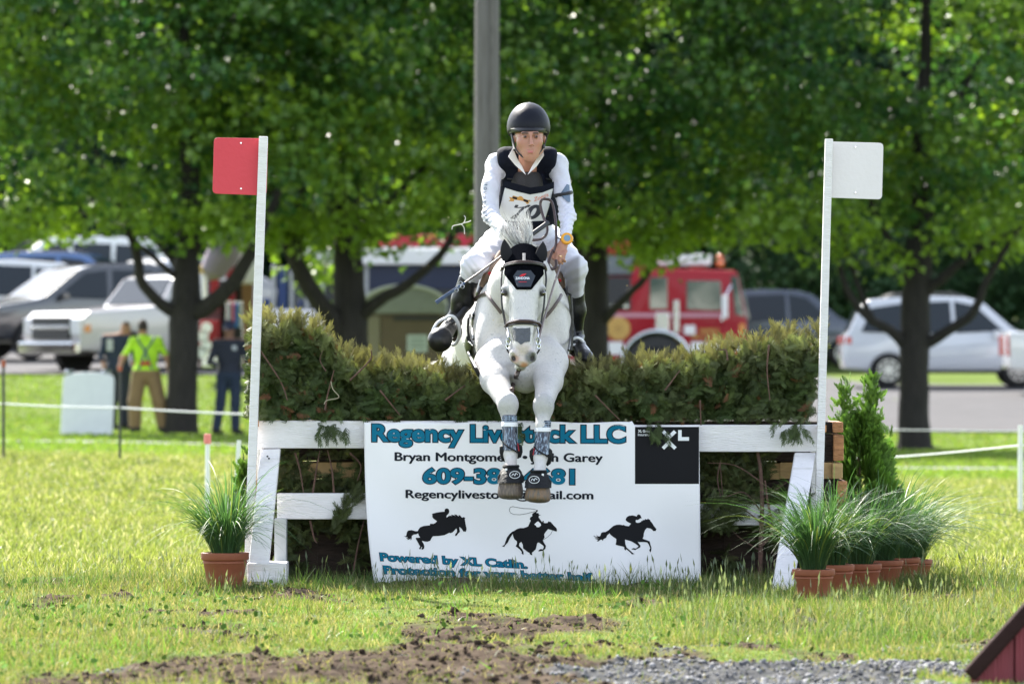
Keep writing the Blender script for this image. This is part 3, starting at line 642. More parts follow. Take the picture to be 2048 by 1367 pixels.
poly_panel([(1490, 735)] + [(1493, 700), (1494, 640), (1476, 549), (1470, 541), (1326, 537), (1310, 530), (1302, 521), (1269, 521), (1266, 530), (1264, 553), (1203, 553), (1120, 553), (1120, 735)][0:] + arch[::-1], D0, 2.4, 'body', RED, root, 0.05, True)
panel(1120, 512, 1268, 549, D0 + 0.15, 2.1, 'hose_bed', mat('engine_grey', (0.12, 0.14, 0.15), 0.5, var=0.2), root)
panel(1120, 481, 1262, 510, D0 + 0.3, 0.5, 'ladder_rack', RED, root)
panel(1203, 554, 1262, 620, D0 - 0.02, 0.05, 'dark_recess', TRIM, root)  # dark sheet on the body, standing in for a shaded recess
for k, x in enumerate((1212, 1226, 1240, 1252)):
    mb = MB(); mb.lathe(P(x, 606 + 6 * (k % 2), D0 - 0.03), [(0.05, -0.03), (0.06, 0.03)], 12, Matrix.Rotation(rad(90), 3, 'X')); mb.build('pump_valve', STEEL, root)
GL2 = mat('engine_glass', (0.05, 0.08, 0.07), 0.05, spec=1.0, coat=1.0)
poly_panel([(1299, 554), (1335, 554), (1335, 618), (1299, 618)], D0 - 0.02, 0.03, 'window', GL2, root)
poly_panel([(1373, 561), (1441, 561), (1444, 612), (1440, 621), (1373, 619)], D0 - 0.02, 0.03, 'window', GL2, root)
poly_panel([(1299, 551), (1338, 551), (1338, 621), (1296, 621), (1296, 551), (1299, 551)], D0 - 0.008, 0.01, 'window_frame', RED, root)
for sgn, dd in ((-1, 0.2), (1, 0)):
    pass
mb = MB(); q = [P(1478, 549, D0 + 0.15), P(1496, 637, D0 + 0.15), P(1496, 637, D0 + 2.25), P(1478, 549, D0 + 2.25)]; mb.prism(q, (0.04, 0, 0)); mb.build('windscreen', GL2, root)
poly_panel([(1461, 552), (1474, 552), (1490, 634), (1470, 628)], D0 - 0.015, 0.02, 'quarter_window', GL2, root)
panel(1222, 626, 1442, 634, D0 - 0.015, 0.03, 'stripe', mat('engine_pink_stripe', (0.5, 0.25, 0.3), 0.4), root, 0.004)
for x0, x1 in ((1120, 1246), (1382, 1492)): panel(x0, 683, x1, 709, D0 - 0.015, 0.03, 'stripe', ENG_W, root, 0.004)
mb = MB(); mb.lathe(P(1237, 656.5, D0 - 0.02), [(PX(23, D0), -0.01), (PX(23, D0), 0.01)], 32, Matrix.Rotation(rad(90), 3, 'X')); em = mb.build('emblem', GOLD, root)
mb = MB()
for k in range(8):
    a = k * math.pi / 4; mb.beam(P(1237, 656.5, D0 - 0.035) + Vector((math.cos(a) * .09, 0, math.sin(a) * .09)), P(1237, 656.5, D0 - 0.035) + Vector((math.cos(a) * .24, 0, math.sin(a) * .24)), 0.012, 0.006)
mb.build('emblem_rays', mat('emblem_brown', (0.25, 0.12, 0.03), 0.5), em)
fd = lambda px, py: P(px, py, D0 - 0.04)
put_text('lettering', 'H', ((1233, 662), (1241, 662), (1233, 651)), fd, MATS['emblem_brown'], root, 0.01)
put_text('lettering', 'FAIRFIELD', ((1400, 666), (1438, 666), (1400, 657)), fd, GOLD, root, 0.02)
put_text('lettering', 'FIRE COMPANY', ((1383, 677), (1456, 677), (1383, 669)), fd, GOLD, root, 0.02)
put_text('lettering', 'No.1', ((1407, 688), (1431, 688), (1407, 680)), fd, GOLD, root, 0.02)
put_text('lettering', 'ENGINE', ((1206, 727), (1240, 727), (1206, 718)), fd, GOLD, root, 0.02)
panel(1311, 624, 1338, 667, D0 - 0.02, 0.06, 'locker', STEEL, root)
panel(1368, 650, 1391, 669, D0 - 0.02, 0.03, 'sign_plate', ENG_W, root)
panel(1347, 600, 1358, 666, D0 - 0.1, 0.04, 'grab_rail', STEEL, root, 0.015)
mb = MB(); mb.tube([P(1462, 570, D0 - 0.1), P(1452, 590, D0 - 0.5), P(1444, 640, D0 - 0.5), P(1445, 648, D0 - 0.05)], 0.03, 8); mb.build('mirror_arm', STEEL, root)
panel(1444, 590, 1456, 636, D0 - 0.62, 0.12, 'mirror', ENG_W, root, 0.03)
panel(1314, 508, 1423, 531, D0 + 0.4, 1.5, 'roof_unit', ENG_W, root, 0.06)
panel(1380, 531, 1412, 536, D0 + 0.5, 1.2, 'light_bar', RED_LAMP, root)
mb = MB(); mb.lathe(P(1440, 533, D0 + 0.6), [(0.09, 0), (0.1, 0.1), (0.07, 0.25), (0.02, 0.29)], 14); mb.build('beacon', mat('amber_beacon', (0.6, 0.12, 0.02), 0.2, coat=0.8), root, smooth=True)
mb = MB(); ring = []
for k in range(0, 181, 10):
    a = rad(k); ring.append(P(1314 + 72 * math.cos(a), 733 - 72 * math.sin(a), D0 - 0.03))
mb.tube(ring, 0.055, 8); mb.build('wheel_arch', STEEL, root, smooth=True)
M90 = Matrix.Rotation(rad(90), 3, 'X')
mb = MB(); c = P(1314, 738, D0 + 0.25); mb.lathe(c, [(0.28, -0.2), (0.5, -0.2), (0.54, -0.12), (0.54, 0.12), (0.5, 0.2), (0.28, 0.2)], 32, M90); wl = mb.build('wheel', RUBBER, root, smooth=True)
mb = MB(); mb.lathe(c + Vector((0, -0.16, 0)), [(0.29, -0.03), (0.27, 0.03), (0.12, 0.05), (0.1, 0.12)], 24, M90); mb.build('rim', STEEL, wl)
mb = MB(); mb.lathe(c + Vector((0, 0.35, 0)), [(0.78, -0.3), (0.78, 0.5)], 32, M90); mb.build('wheel_well', TRIM, root)
panel(1484, 690, 1500, 735, D0 - 0.05, 2.5, 'bumper', STEEL, root, 0.04)
panel(1478, 647, 1490, 668, D0 - 0.02, 0.05, 'indicator', MATS['amber_lens'], root)

# blue and white trailer, portable toilet, clutter behind the trees
DT = 121.0
b = P(760, 745, DT); root = empty('show_trailer', b, 'long navy blue stall trailer with a white roof edge behind the forked maples', 'trailer')
TB = mat('trailer_blue', (0.012, 0.035, 0.12), 0.5, var=0.15, scale=1.5); TW = mat('trailer_white', (0.72, 0.72, 0.7), 0.5)
panel(584, 497, 945, 529, DT - 0.2, 2.7, 'roof', TW, root, 0.04)
panel(726, 529, 940, 578, DT, 0.1, 'navy_panel', mat('trailer_navy', (0.008, 0.015, 0.045), 0.5), root)
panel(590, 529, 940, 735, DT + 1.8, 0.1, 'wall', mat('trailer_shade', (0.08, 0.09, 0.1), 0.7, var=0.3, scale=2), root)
for x0, x1, y0, m in ((526, 541, 596, TB), (556, 574, 534, TB), (596, 606, 600, TB), (668, 682, 620, TB)): panel(x0, y0, x1, 735, DT, 0.1, 'blue_panel', m, root)
for x in (547, 583, 614, 645, 719, 733): panel(x - 4, 529, x + 4, 735, DT - 0.05, 0.1, 'post', mat('post_grey', (0.35, 0.36, 0.36), 0.6), root)
for y in (562, 571, 580): panel(642, y, 662, y + 4, DT, 0.06, 'louvre', TRIM, root, 0.005)
b = P(860, 500, DT + 1); root = empty('red_awning', P(850, 500, DT + 0.6), 'red awning box standing on the white trailer roof', 'awning')
panel(757, 469, 944, 496, DT + 0.3, 1.2, 'awning_cloth', mat('awning_red', (0.36, 0.01, 0.03), 0.6, var=0.1), root); panel(757, 494, 944, 497, DT + 0.2, 1.4, 'rail', TW, root, 0.004)
DP = 99.0; b = base_at(808, DP); root = empty('portable_toilet', b, 'tan portable toilet with a grey arched roof behind the brush', 'portable toilet')
TAN = mat('tan_plastic', (0.10, 0.07, 0.04), 0.6, var=0.12, scale=3); TAN2 = mat('tan_plastic_light', (0.19, 0.165, 0.115), 0.6); ROOFG = mat('grey_plastic', (0.2, 0.21, 0.2), 0.6, var=0.1)
panel(728, 626, 890, 735, DP, 1.3, 'body', TAN, root, 0.04)
ar = [(724, 627)] + [(808 + 88 * math.cos(a), 627 - 55 * math.sin(a) ** 0.8) for a in [rad(k) for k in range(170, 5, -12)]] + [(894, 627)]
poly_panel(ar, DP - 0.06, 1.45, 'roof', ROOFG, root, 0.03, True)
mb = MB(); mb.tube([P(x, y - 1, DP - 0.08) for x, y in ar[1:-1]], 0.035, 6); mb.build('roof_rim', mat('rim_grey', (0.4, 0.4, 0.37), 0.6), root, smooth=True)
panel(730, 632, 760, 735, DP - 0.03, 0.04, 'side_panel', TAN2, root); panel(764, 634, 884, 735, DP - 0.03, 0.04, 'door', TAN, root)
panel(786, 632, 880, 641, DP - 0.06, 0.04, 'vent', TRIM, root)
sg = panel(814, 669, 855, 704, DP - 0.06, 0.02, 'sign_plate', mat('sign_pale', (0.42, 0.47, 0.44), 0.6), root, 0.002)
for k in range(3): panel(821, 676 + 8 * k, 848, 679 + 8 * k, DP - 0.07, 0.008, 'print_line', mat('print_greenish', (0.2, 0.25, 0.22), 0.6), root, 0)
DR = 101.0
root = empty('fire_equipment_trailer', P(450, 745, DR), 'red and white equipment trailer with a yellow ladder end seen between the left trunks', 'trailer')
RW = mat('rescue_white', (0.65, 0.65, 0.63), 0.5); YEL = mat('ladder_yellow', (0.5, 0.33, 0.03), 0.5)
panel(452, 440, 466, 640, DR, 1.0, 'post', RED, root); panel(468, 482, 512, 568, DR + 0.2, 1.2, 'canopy', RW, root, 0.06)
panel(400, 528, 440, 547, DR - 0.1, 0.5, 'ladder_end', YEL, root); panel(404, 548, 414, 600, DR, 0.3, 'hydraulic_leg', STEEL, root); panel(420, 545, 436, 620, DR, 0.3, 'red_panel', RED, root)
panel(440, 560, 500, 720, DR + 0.9, 0.4, 'back_panel', mat('dark_panel', (0.03, 0.03, 0.035), 0.7, var=0.5, scale=3), root); panel(398, 605, 452, 735, DR + 0.9, 0.3, 'back_panel', mat('grey_maroon', (0.09, 0.05, 0.055), 0.7, var=0.6, scale=4), root)
panel(400, 640, 436, 700, DR, 0.8, 'locker', RED, root); panel(404, 700, 440, 735, DR - 0.1, 0.6, 'step', STEEL, root, 0.03)
panel(484, 568, 506, 735, DR - 0.4, 0.3, 'wooden_post', mat('brown_wood', (0.16, 0.075, 0.025), 0.8), root)
for k, (x, y) in enumerate(((413, 655), (406, 672), (412, 690), (402, 704))):
    mb = MB(); mb.lathe(P(x, y, DR - 0.15), [(0.09, -0.05), (0.1, 0.03)], 14, M90); mb.build('reflector', LAMP, root)
mb = MB(); q = P(446, 505, DR - 0.8); mb.lathe(q, [(0.02, -0.55), (0.22, -0.4), (0.3, 0.0), (0.22, 0.4), (0.03, 0.6)], 14, Matrix.Rotation(rad(28), 3, 'Y'))
o = mb.build('furled_umbrella', mat('umbrella_mauve', (0.2, 0.16, 0.2), 0.8), None, smooth=True); tag(o, 'furled mauve grey umbrella leaning beside the red equipment trailer', 'umbrella')
root = empty('clothes_rail', P(468, 735, 96), 'rail of pink and blue garments behind the man in the navy cap', 'clothes rail')
panel(452, 602, 486, 605, 96, 0.03, 'rail', STEEL, root, 0); panel(452, 605, 454, 735, 96, 0.03, 'upright', STEEL, root, 0); panel(484, 605, 486, 735, 96, 0.03, 'upright', STEEL, root, 0)
for x0, x1, c in ((455, 462, (0.25, 0.27, 0.32)), (463, 469, (0.5, 0.12, 0.22)), (470, 477, (0.03, 0.12, 0.35)), (478, 483, (0.35, 0.35, 0.38))): panel(x0, 606, x1, 655, 95.9, 0.25, 'garment', mat('cloth_%d' % x0, c, 0.9), root, 0.05)

# white board on the lawn
DB = 86.0; b = base_at(172, DB); root = empty('white_marker_board', b, 'white board with rounded shoulders standing on the lawn by the rope', 'board')
wb = mat('white_board', (0.66, 0.68, 0.68), 0.7, var=0.05)
poly_panel([(120, 872), (126, 760), (129, 751), (140, 748), (160, 744), (195, 744), (215, 748), (226, 752), (228, 762), (224, 878)], DB, 0.14, 'board', wb, root, 0.02)
for x in (139, 213):
    mb = MB(); mb.lathe(P(x, 744, DB + 0.05), [(0.05, -0.03), (0.08, 0.0), (0.05, 0.04)], 12); mb.build('fitting', STEEL, root, smooth=True)

# ------------------------------------------------------------------ people on the lawn
SKIN_BG = (0.32, 0.17, 0.11)
def bystander(label, px, d, H, pose, colf, extra=None, sink=0.0):
    """pose: dict of joint positions in metres (x right, y away, z up) from the feet; colf(p)->colour"""
    b = base_at(px, d, sink); root = empty('person', b, label, 'person')
    f = Field((-0.7, -0.6, -0.05), (0.7, 0.6, H + 0.15), 0.014)
    g = lambda k: np.array(pose[k], float)
    f.ell(g('head'), (0.078, 0.10, 0.115), 0.02); f.cone(g('head') - (0, 0, 0.06), g('neck'), 0.055, 0.062, 0.03)
    f.cone(g('shl'), g('shr'), 0.075, 0.075, 0.05, sq=(1, 1.15, 1)); f.ell((g('chest')), (0.19, 0.125, 0.26), 0.06); f.ell(g('hips'), (0.185, 0.14, 0.17), 0.07)
    for s in 'lr':
        f.cone(g('sh' + s), g('el' + s), 0.058, 0.045, 0.04); f.cone(g('el' + s), g('ha' + s), 0.043, 0.03, 0.02); f.ell(g('ha' + s), (0.035, 0.035, 0.06), 0.02)
        f.cone(g('hp' + s), g('kn' + s), pose.get('th', 0.095), pose.get('kr', 0.075), 0.05); f.cone(g('kn' + s), g('an' + s), pose.get('kr', 0.075), pose.get('ar', 0.06), 0.03)
        a = g('an' + s); f.cone(a + (0, 0, -0.04), a + np.array(pose['toe']) + (0, 0, -0.05), 0.05, 0.04, 0.03)
    f.ell(g('head') + np.array([0, -0.09 * pose['face'], -0.01]), (0.02, 0.02, 0.025), 0.02)
    f.obj('body', mat('bystander_clothes', (0.3, 0.3, 0.3), 0.85, attr=True, var=0.15, scale=9, bump=0.4, bscale=9), root, colf=colf, at=b)
    if extra: extra(root, b, g)
    return root
def hair_cap(name, c, r, m, root, b):
    mb = MB(); mb.lathe(b + Vector(c), [(r * 1.02, -0.02), (r * 1.0, 0.03), (r * 0.8, 0.085), (r * 0.45, 0.115), (0.01, 0.125)], 18); return mb.build(name, m, root, smooth=True)
st = {'head': (-0.05, 0, 1.66), 'neck': (-0.03, 0, 1.5), 'shl': (-0.19, 0, 1.43), 'shr': (0.19, 0, 1.43), 'chest': (0, 0, 1.24), 'hips': (0, 0, 0.97),
      'ell': (-0.36, -0.02, 1.17), 'hal': (-0.40, -0.12, 1.02), 'elr': (0.33, 0, 1.18), 'har': (0.36, 0.02, 0.95), 'hpl': (-0.1, 0, 0.92), 'hpr': (0.1, 0, 0.92),
      'knl': (-0.17, 0, 0.5), 'anl': (-0.17, 0.02, 0.1), 'knr': (0.2, 0, 0.5), 'anr': (0.27, 0.02, 0.1), 'toe': (0, 0.15, 0), 'face': -1, 'th': 0.125, 'kr': 0.11, 'ar': 0.095}
def col_lime(p):
    z = p[:, 2] ; C = np.tile(np.array((0.17, 0.11, 0.05)), (len(p), 1))
    z = z; C[z > 0.98] = (0.36, 0.62, 0.02); arm = (np.abs(p[:, 0]) > 0.27) & (z < 1.22) & (z > 0.9); C[arm] = SKIN_BG
    C[z > 1.53] = SKIN_BG; C[(z > 1.6) & (p[:, 1] < 0.04)] = (0.03, 0.02, 0.015); C[z > 1.72] = (0.03, 0.02, 0.015); C[z < 0.1] = (0.02, 0.02, 0.02); return C
def braces(root, b, g):
    bl = mat('brace_blue', (0.02, 0.04, 0.16), 0.8)
    for s in (-1, 1):
        mb = MB(); mb.tube([b + Vector((s * 0.13, -0.06, 1.50)), b + Vector((s * 0.1, -0.125, 1.42)), b + Vector((0, -0.145, 1.28)), b + Vector((s * 0.04, -0.15, 1.16)), b + Vector((s * 0.1, -0.152, 1.0))], 0.02, 6, flat=0.3); mb.build('brace', bl, root)
    mb = MB(); mb.box(b + Vector((0, -0.155, 1.09)), (0.16, 0.02, 0.06)); mb.build('brace_patch', mat('patch_red', (0.35, 0.02, 0.02), 0.8), root, bevel=0.01)
bystander('man in a lime green shirt and blue braces seen from behind', 292, 88, 1.78, st, col_lime, braces)
sb = dict(st); sb.update({'head': (0.12, 0.02, 1.6), 'neck': (0.05, 0, 1.47), 'ell': (-0.27, -0.05, 1.15), 'hal': (-0.2, -0.2, 1.0), 'elr': (0.27, -0.05, 1.15), 'har': (0.25, -0.25, 1.05), 'knl': (-0.08, 0, 0.5), 'anl': (-0.09, 0, 0.1), 'knr': (0.1, 0, 0.5), 'anr': (0.1, 0, 0.1), 'th': 0.1, 'kr': 0.08, 'ar': 0.07, 'face': 1, 'toe': (0.1, -0.1, 0)})
def col_navy(p):
    z = p[:, 2]; C = np.tile(np.array((0.018, 0.028, 0.055)), (len(p), 1)); C[z > 1.49] = SKIN_BG; C[z < 0.95] = (0.016, 0.02, 0.035)
    C[(np.abs(p[:, 0]) > 0.17) & (z < 1.09) & (z > 0.93) & (p[:, 1] < -0.1)] = SKIN_BG; C[z < 0.1] = (0.01, 0.01, 0.01); C[z > 1.66] = (0.015, 0.012, 0.01); return C
def chest_print(root, b, g):
    mb = MB(); mb.box(b + Vector((-0.12, -0.13, 1.33)), (0.1, 0.02, 0.18)); mb.build('sleeve_print', mat('pale_print', (0.4, 0.42, 0.45), 0.7), root, bevel=0.01)
bystander('man in a dark navy uniform half hidden behind the lime green shirt', 236, 89.5, 1.72, sb, col_navy, chest_print)
sc = dict(sb); sc.update({'head': (0.0, 0.0, 1.63), 'neck': (0, 0, 1.48), 'ell': (-0.3, -0.02, 1.14), 'hal': (-0.2, -0.16, 1.1), 'elr': (0.3, -0.02, 1.15), 'har': (0.3, -0.05, 0.92), 'knl': (-0.13, 0, 0.5), 'anl': (-0.2, 0, 0.1), 'knr': (0.1, 0, 0.5), 'anr': (0.1, 0, 0.1)})
def col_cap(p):
    z = p[:, 2]; C = np.tile(np.array((0.012, 0.015, 0.028)), (len(p), 1)); C[z > 1.49] = (0.2, 0.1, 0.07); C[z < 0.98] = (0.010, 0.020, 0.045)
    C[(p[:, 0] > 0.24) & (z < 1.02) & (z > 0.85)] = SKIN_BG; C[z < 0.1] = (0.01, 0.01, 0.01); return C
def navy_cap(root, b, g):
    cm = mat('cap_navy', (0.015, 0.02, 0.05), 0.8); hair_cap('cap', (0, 0, 1.67), 0.1, cm, root, b)
    mb = MB(); mb.tube([b + Vector((0, -0.06, 1.67)), b + Vector((0, -0.13, 1.66)), b + Vector((0, -0.18, 1.64))], [0.08, 0.075, 0.04], 12, flat=0.12, upv=(0, 0, 1)); mb.build('cap_peak', cm, root, smooth=True)
    mb = MB(); mb.box(b + Vector((0.09, -0.13, 1.36)), (0.07, 0.015, 0.07)); mb.build('badge', MATS['pale_print'], root, bevel=0.01)
bystander('man in a navy cap, dark sweatshirt and jeans standing by the left flag', 458, 88, 1.76, sc, col_cap, navy_cap)
sd = dict(sb); sd.update({'head': (0.03, 0, 1.52), 'neck': (0, 0, 1.37), 'shl': (-0.17, 0, 1.3), 'shr': (0.17, 0, 1.3), 'chest': (0, 0, 1.13), 'hips': (0, 0, 0.9)})
def hat(root, b, g):
    mb = MB(); c = b + Vector((-0.02, -0.02, 1.56)); mb.lathe(c, [(0.21, -0.03), (0.2, -0.02), (0.12, 0.02), (0.105, 0.1), (0.06, 0.13), (0.01, 0.135)], 24); mb.build('sun_hat', mat('hat_white', (0.62, 0.63, 0.66), 0.8), root, smooth=True)
def col_blue(p):
    z = p[:, 2]; C = np.tile(np.array((0.02, 0.06, 0.2)), (len(p), 1)); C[z > 1.38] = (0.5, 0.2, 0.12); C[z < 0.9] = (0.03, 0.03, 0.04); return C
bystander('person in a blue top and wide white sun hat behind the left brush horn', 600, 78, 1.62, sd, col_blue, hat)

# ------------------------------------------------------------------ ropes, stakes
ROPE = mat('white_rope', (0.7, 0.7, 0.7), 0.7); STAKE_B = mat('black_stake', (0.015, 0.015, 0.016), 0.5); ORG = mat('orange_cap', (0.30, 0.06, 0.02), 0.7); STW = mat('white_stake', (0.7, 0.7, 0.68), 0.6)
def stake(label, px, d, ytop, r, m, cap=None, capm=None, lean=0, group='stakes of the rope fence', nm='rope_stake', cat='stake'):
    b = base_at(px, d, 0.05); t = P(px + lean, ytop, d); root = empty(nm, b, label, cat, group)
    mb = MB(); mb.tube([b, (b + t) / 2, t], [r, r, r * 0.9], 8); mb.build('stake', m, root)
    if cap: 
        mb = MB(); dr = (b - t).normalized(); mb.tube([t - dr * 0.01, t + dr * cap], [r * 1.5, r * 1.5], 8); mb.build('cap', capm, root, bevel=0.004)
    return root
stake('black rope stake with an orange tip at the far left of the lawn', 7, 57, 722, 0.015, STAKE_B, 0.06, ORG)
stake('black rope stake with an orange tip beside the white board', 240, 56.5, 735, 0.014, STAKE_B, 0.035, ORG)
stake('white rope stake by the right edge of the lawn', 2041, 45, 850, 0.022, STW)
stake('short white stake with pink tape behind the left potted grass', 415, 40, 870, 0.017, STW, 0.06, mat('pink_tape', (0.7, 0.2, 0.18), 0.6), 0)
stake('short white stake leaning beside the left flag pole', 468, 40, 880, 0.017, STW, None, None, 10)
def rope(label, pts, r):
    mb = MB(); mb.tube(pts, r, 6); o = mb.build('rope', ROPE, None, smooth=True); tag(o, label, 'rope')
def sag(a, b, s, n=10): return [a.lerp(b, k / n) - Vector((0, 0, s * 4 * (k / n) * (1 - k / n))) for k in range(n + 1)]
rope('white rope strung across the left lawn in front of the men', sag(P(-300, 800, 58), P(7, 807, 57), 0.02) + sag(P(7, 807, 57), P(240, 815, 56.5), 0.01) + sag(P(240, 815, 56.5), P(720, 832, 55.5), 0.02), 0.009)
rope('white rope running from behind the conifer to the right hand stake', sag(P(1500, 925, 50), P(2041, 890, 45), 0.03) + sag(P(2041, 890, 45), P(2300, 870, 43), 0.02), 0.006)
rope('thin white rope crossing before the straight maple trunk', sag(P(1500, 852, 66), P(2300, 862, 66), 0.02), 0.006)

# ------------------------------------------------------------------ red board structure at the lower right
RR = mat('red_boards', (0.17, 0.018, 0.028), 0.6, var=0.2, scale=5, bump=0.5, bscale=12, stretch=(8, 8, 0.6)); BR = mat('brown_capping', (0.030, 0.017, 0.016), 0.9, spec=0.05, var=0.2, scale=8, bump=0.5, bscale=20)
dR = 19.2; root = empty('house_shaped_jump', P(2120, 1500, dR), 'corner of a red boarded jump with a brown sloping roof board at the lower right', 'jump')
def rx(x): return x
roofline = lambda x: 1318 - (x - 1938) * (1318 - 1180) / (2062 - 1938) * 1.0
edges_ = [1941, 2029, 2112, 2200, 2290]
for i in range(4):
    x0, x1 = edges_[i] + 1.5, edges_[i + 1] - 1.5
    mb = MB(); mb.prism([P(x0, 1560, dR), P(x1, 1560, dR), P(x1, roofline(x1) + 22, dR), P(x0, roofline(x0) + 22, dR)], (0, 0.03, 0)); mb.build('board', RR, root, bevel=0.003)
mb = MB(); mb.prism([P(1955, 1560, dR + 0.04), P(2290, 1560, dR + 0.04), P(2290, roofline(2290) + 30, dR + 0.04), P(1955, roofline(1955) + 30, dR + 0.04)], (0, 0.10, 0)); mb.build('core', mat('core_dark_red', (0.12, 0.015, 0.02), 0.8), root)
a, b_ = P(1922, roofline(1922) + 3, dR + 0.35), P(2300, roofline(2300) + 3, dR + 0.35)
mb = MB(); mb.beam(a + Vector((0, -0.34, 0)), b_ + Vector((0, -0.34, 0)), 0.05, 0.07); mb.build('roof_board', BR, root, bevel=0.012)
# ------------------------------------------------------------------ the jump: white timber frame
JD = 27.0
jb = Vector((P(1080, 1168, JD).x, JD, 0.0))
frame = empty('jump_frame', jb, 'white painted timber frame of the brush jump with slanting legs and rails', 'jump')
def beam_px(name, a, b, w, dd, da=JD, db=None, m=WHITE_PAINT, parent=frame, th=0.09):
    """board between two photo points, width w photo pixels"""
    A = P(a[0], a[1], da); B = P(b[0], b[1], db or da); mb = MB(); mb.beam(A, B, PX(w, da), th); return mb.build(name, m, parent, bevel=0.006, seg=2)
mb = MB(); mb.box((P(794, 0, JD).x, JD + 0.05, P(0, 868.5, JD).z), (PX(560, JD), 0.1, PX(55, JD))); mb.build('top_rail', WHITE_PAINT, frame, bevel=0.006)
mb = MB(); mb.box((P(1357.5, 0, JD).x, JD + 0.05, P(0, 876, JD).z), (PX(563, JD), 0.1, PX(54, JD))); mb.build('top_rail', WHITE_PAINT, frame, bevel=0.006)
for x0, x1, y0, y1, nm in ((555, 1085, 985, 1037, 'lower_rail'), (1087, 1612, 1008, 1050, 'lower_rail')):
    a = P(x0, y1, JD + .09); b = P(x1, y0, JD + .09); mb = MB(); mb.box(((a.x + b.x) / 2, JD + (0.06 if x0 < 600 else 0.12), (a.z + b.z) / 2), (b.x - a.x, 0.06, b.z - a.z)); mb.build(nm, WHITE_PAINT, frame, bevel=0.006)
for pts, nm in (([(521, 898, 26.985), (561, 897, 26.985), (534, 1163, 26.6), (494, 1163, 26.6)], 'front_leg'), ([(1590, 905, 26.985), (1632, 905, 26.985), (1583, 1198, 26.0), (1541, 1198, 26.0)], 'front_leg')):
    mb = MB(); mb.prism([P(*p) for p in pts], (0, 0.07, 0)); mb.build(nm, WHITE_PAINT, frame, bevel=0.006)
for x0, x1 in ((514, 526), (1622, 1641)):
    a = P(x0, 1172, JD + .1); b = P(x1, 896, JD + .1); mb = MB(); mb.box(((a.x + b.x) / 2, JD + 0.16, (a.z + b.z) / 2), (b.x - a.x, 0.09, b.z - a.z)); mb.build('rear_post', WHITE_PAINT, frame, bevel=0.005)
mb = MB(); a = P(494, 1176, 26.6); b = P(572, 1126, 26.6); mb.box(((a.x + b.x) / 2, 26.78, (a.z + b.z) / 2), (b.x - a.x, 0.3, b.z - a.z)); mb.build('foot_block', WHITE_PAINT, frame, bevel=0.006)
mb = MB(); a = P(548, 1176, 26.9); b = P(572, 1037, 26.9); mb.box(((a.x + b.x) / 2, 27.0, (a.z + b.z) / 2), (b.x - a.x, 0.12, b.z - a.z)); mb.build('brace', mat('shaded_white_paint', (0.4, 0.42, 0.43), 0.6, var=0.1), frame, bevel=0.004)  # post standing in shadow; its shade is put into the grey colour
for x, y in ((535, 912), (538, 916), (1607, 930), (1609, 933)):
    mb = MB(); mb.lathe(P(x, y, 26.93), [(0.004, -0.01), (0.005, 0.01)], 8, M90); mb.build('nail', TRIM, frame)
CARD = mat('orange_block', (0.5, 0.22, 0.08), 0.7)
for x0, x1, y0, y1 in ((503, 516, 840, 853), (1636, 1654, 850, 864)):
    a = P(x0, y1, 26.88); b = P(x1, y0, 26.88); mb = MB(); mb.box(((a.x + b.x) / 2, 26.955, (a.z + b.z) / 2), (b.x - a.x, 0.05, b.z - a.z)); mb.build('wooden_spacer', CARD, frame, bevel=0.002)

# stacked timbers behind the rails
LOGB = mat('log_bark', (0.035, 0.022, 0.016), 0.95, var=0.5, scale=9, bump=1.0, bscale=25, stretch=(0.6, 3, 3)); CUT = mat('cut_wood', (0.42, 0.19, 0.08), 0.75, var=0.35, scale=14, bump=0.5, bscale=30, stretch=(1, 1, 4)); CUT2 = mat('pale_cut_wood', (0.42, 0.27, 0.12), 0.75, var=0.25, scale=14, stretch=(1, 1, 4))
for i, (y0, y1, x1, m, lab) in enumerate(((842, 866, 1679, CUT, 'topmost rough timber of the stack behind the right flag pole'), (868, 922, 1680, CUT, 'thick orange split timber second from the top of the stack'),
        (924, 958, 1678, CUT2, 'pale sawn timber in the middle of the stack beside the conifer'), (960, 1006, 1687, CUT, 'lower orange split timber sticking out beyond the stack'), (1008, 1170, 1683, CUT, 'bottom timber of the stack hidden behind the potted grasses'))):
    r_ = empty('log', P((519 + x1) / 2, y1, JD + 0.4), lab, 'log', 'timbers stacked inside the jump')
    a = P(519, y1, JD + .22); b = P(x1 - 2, y0, JD + .22)
    mb = MB(); n = 10
    for k in range(n):
        u0 = a.x + (b.x - a.x) * k / n; u1 = a.x + (b.x - a.x) * (k + 1) / n
        mb.box(((u0 + u1) / 2, JD + 0.45, (a.z + b.z) / 2 + random.uniform(-.003, .003)), (u1 - u0 - 0.0004, 0.42 + random.uniform(-.02, .02), b.z - a.z - 0.004))
    mb.build('timber', LOGB if m is CUT else CUT2, r_, bevel=0)
    for xx in (P(x1, 0, JD + .22).x, P(518, 0, JD + .22).x):
        mb = MB(); mb.box((xx - 0.008, JD + 0.43, (a.z + b.z) / 2), (0.05, 0.46, b.z - a.z - 0.006)); mb.build('cut_end', m, r_, bevel=0.006)

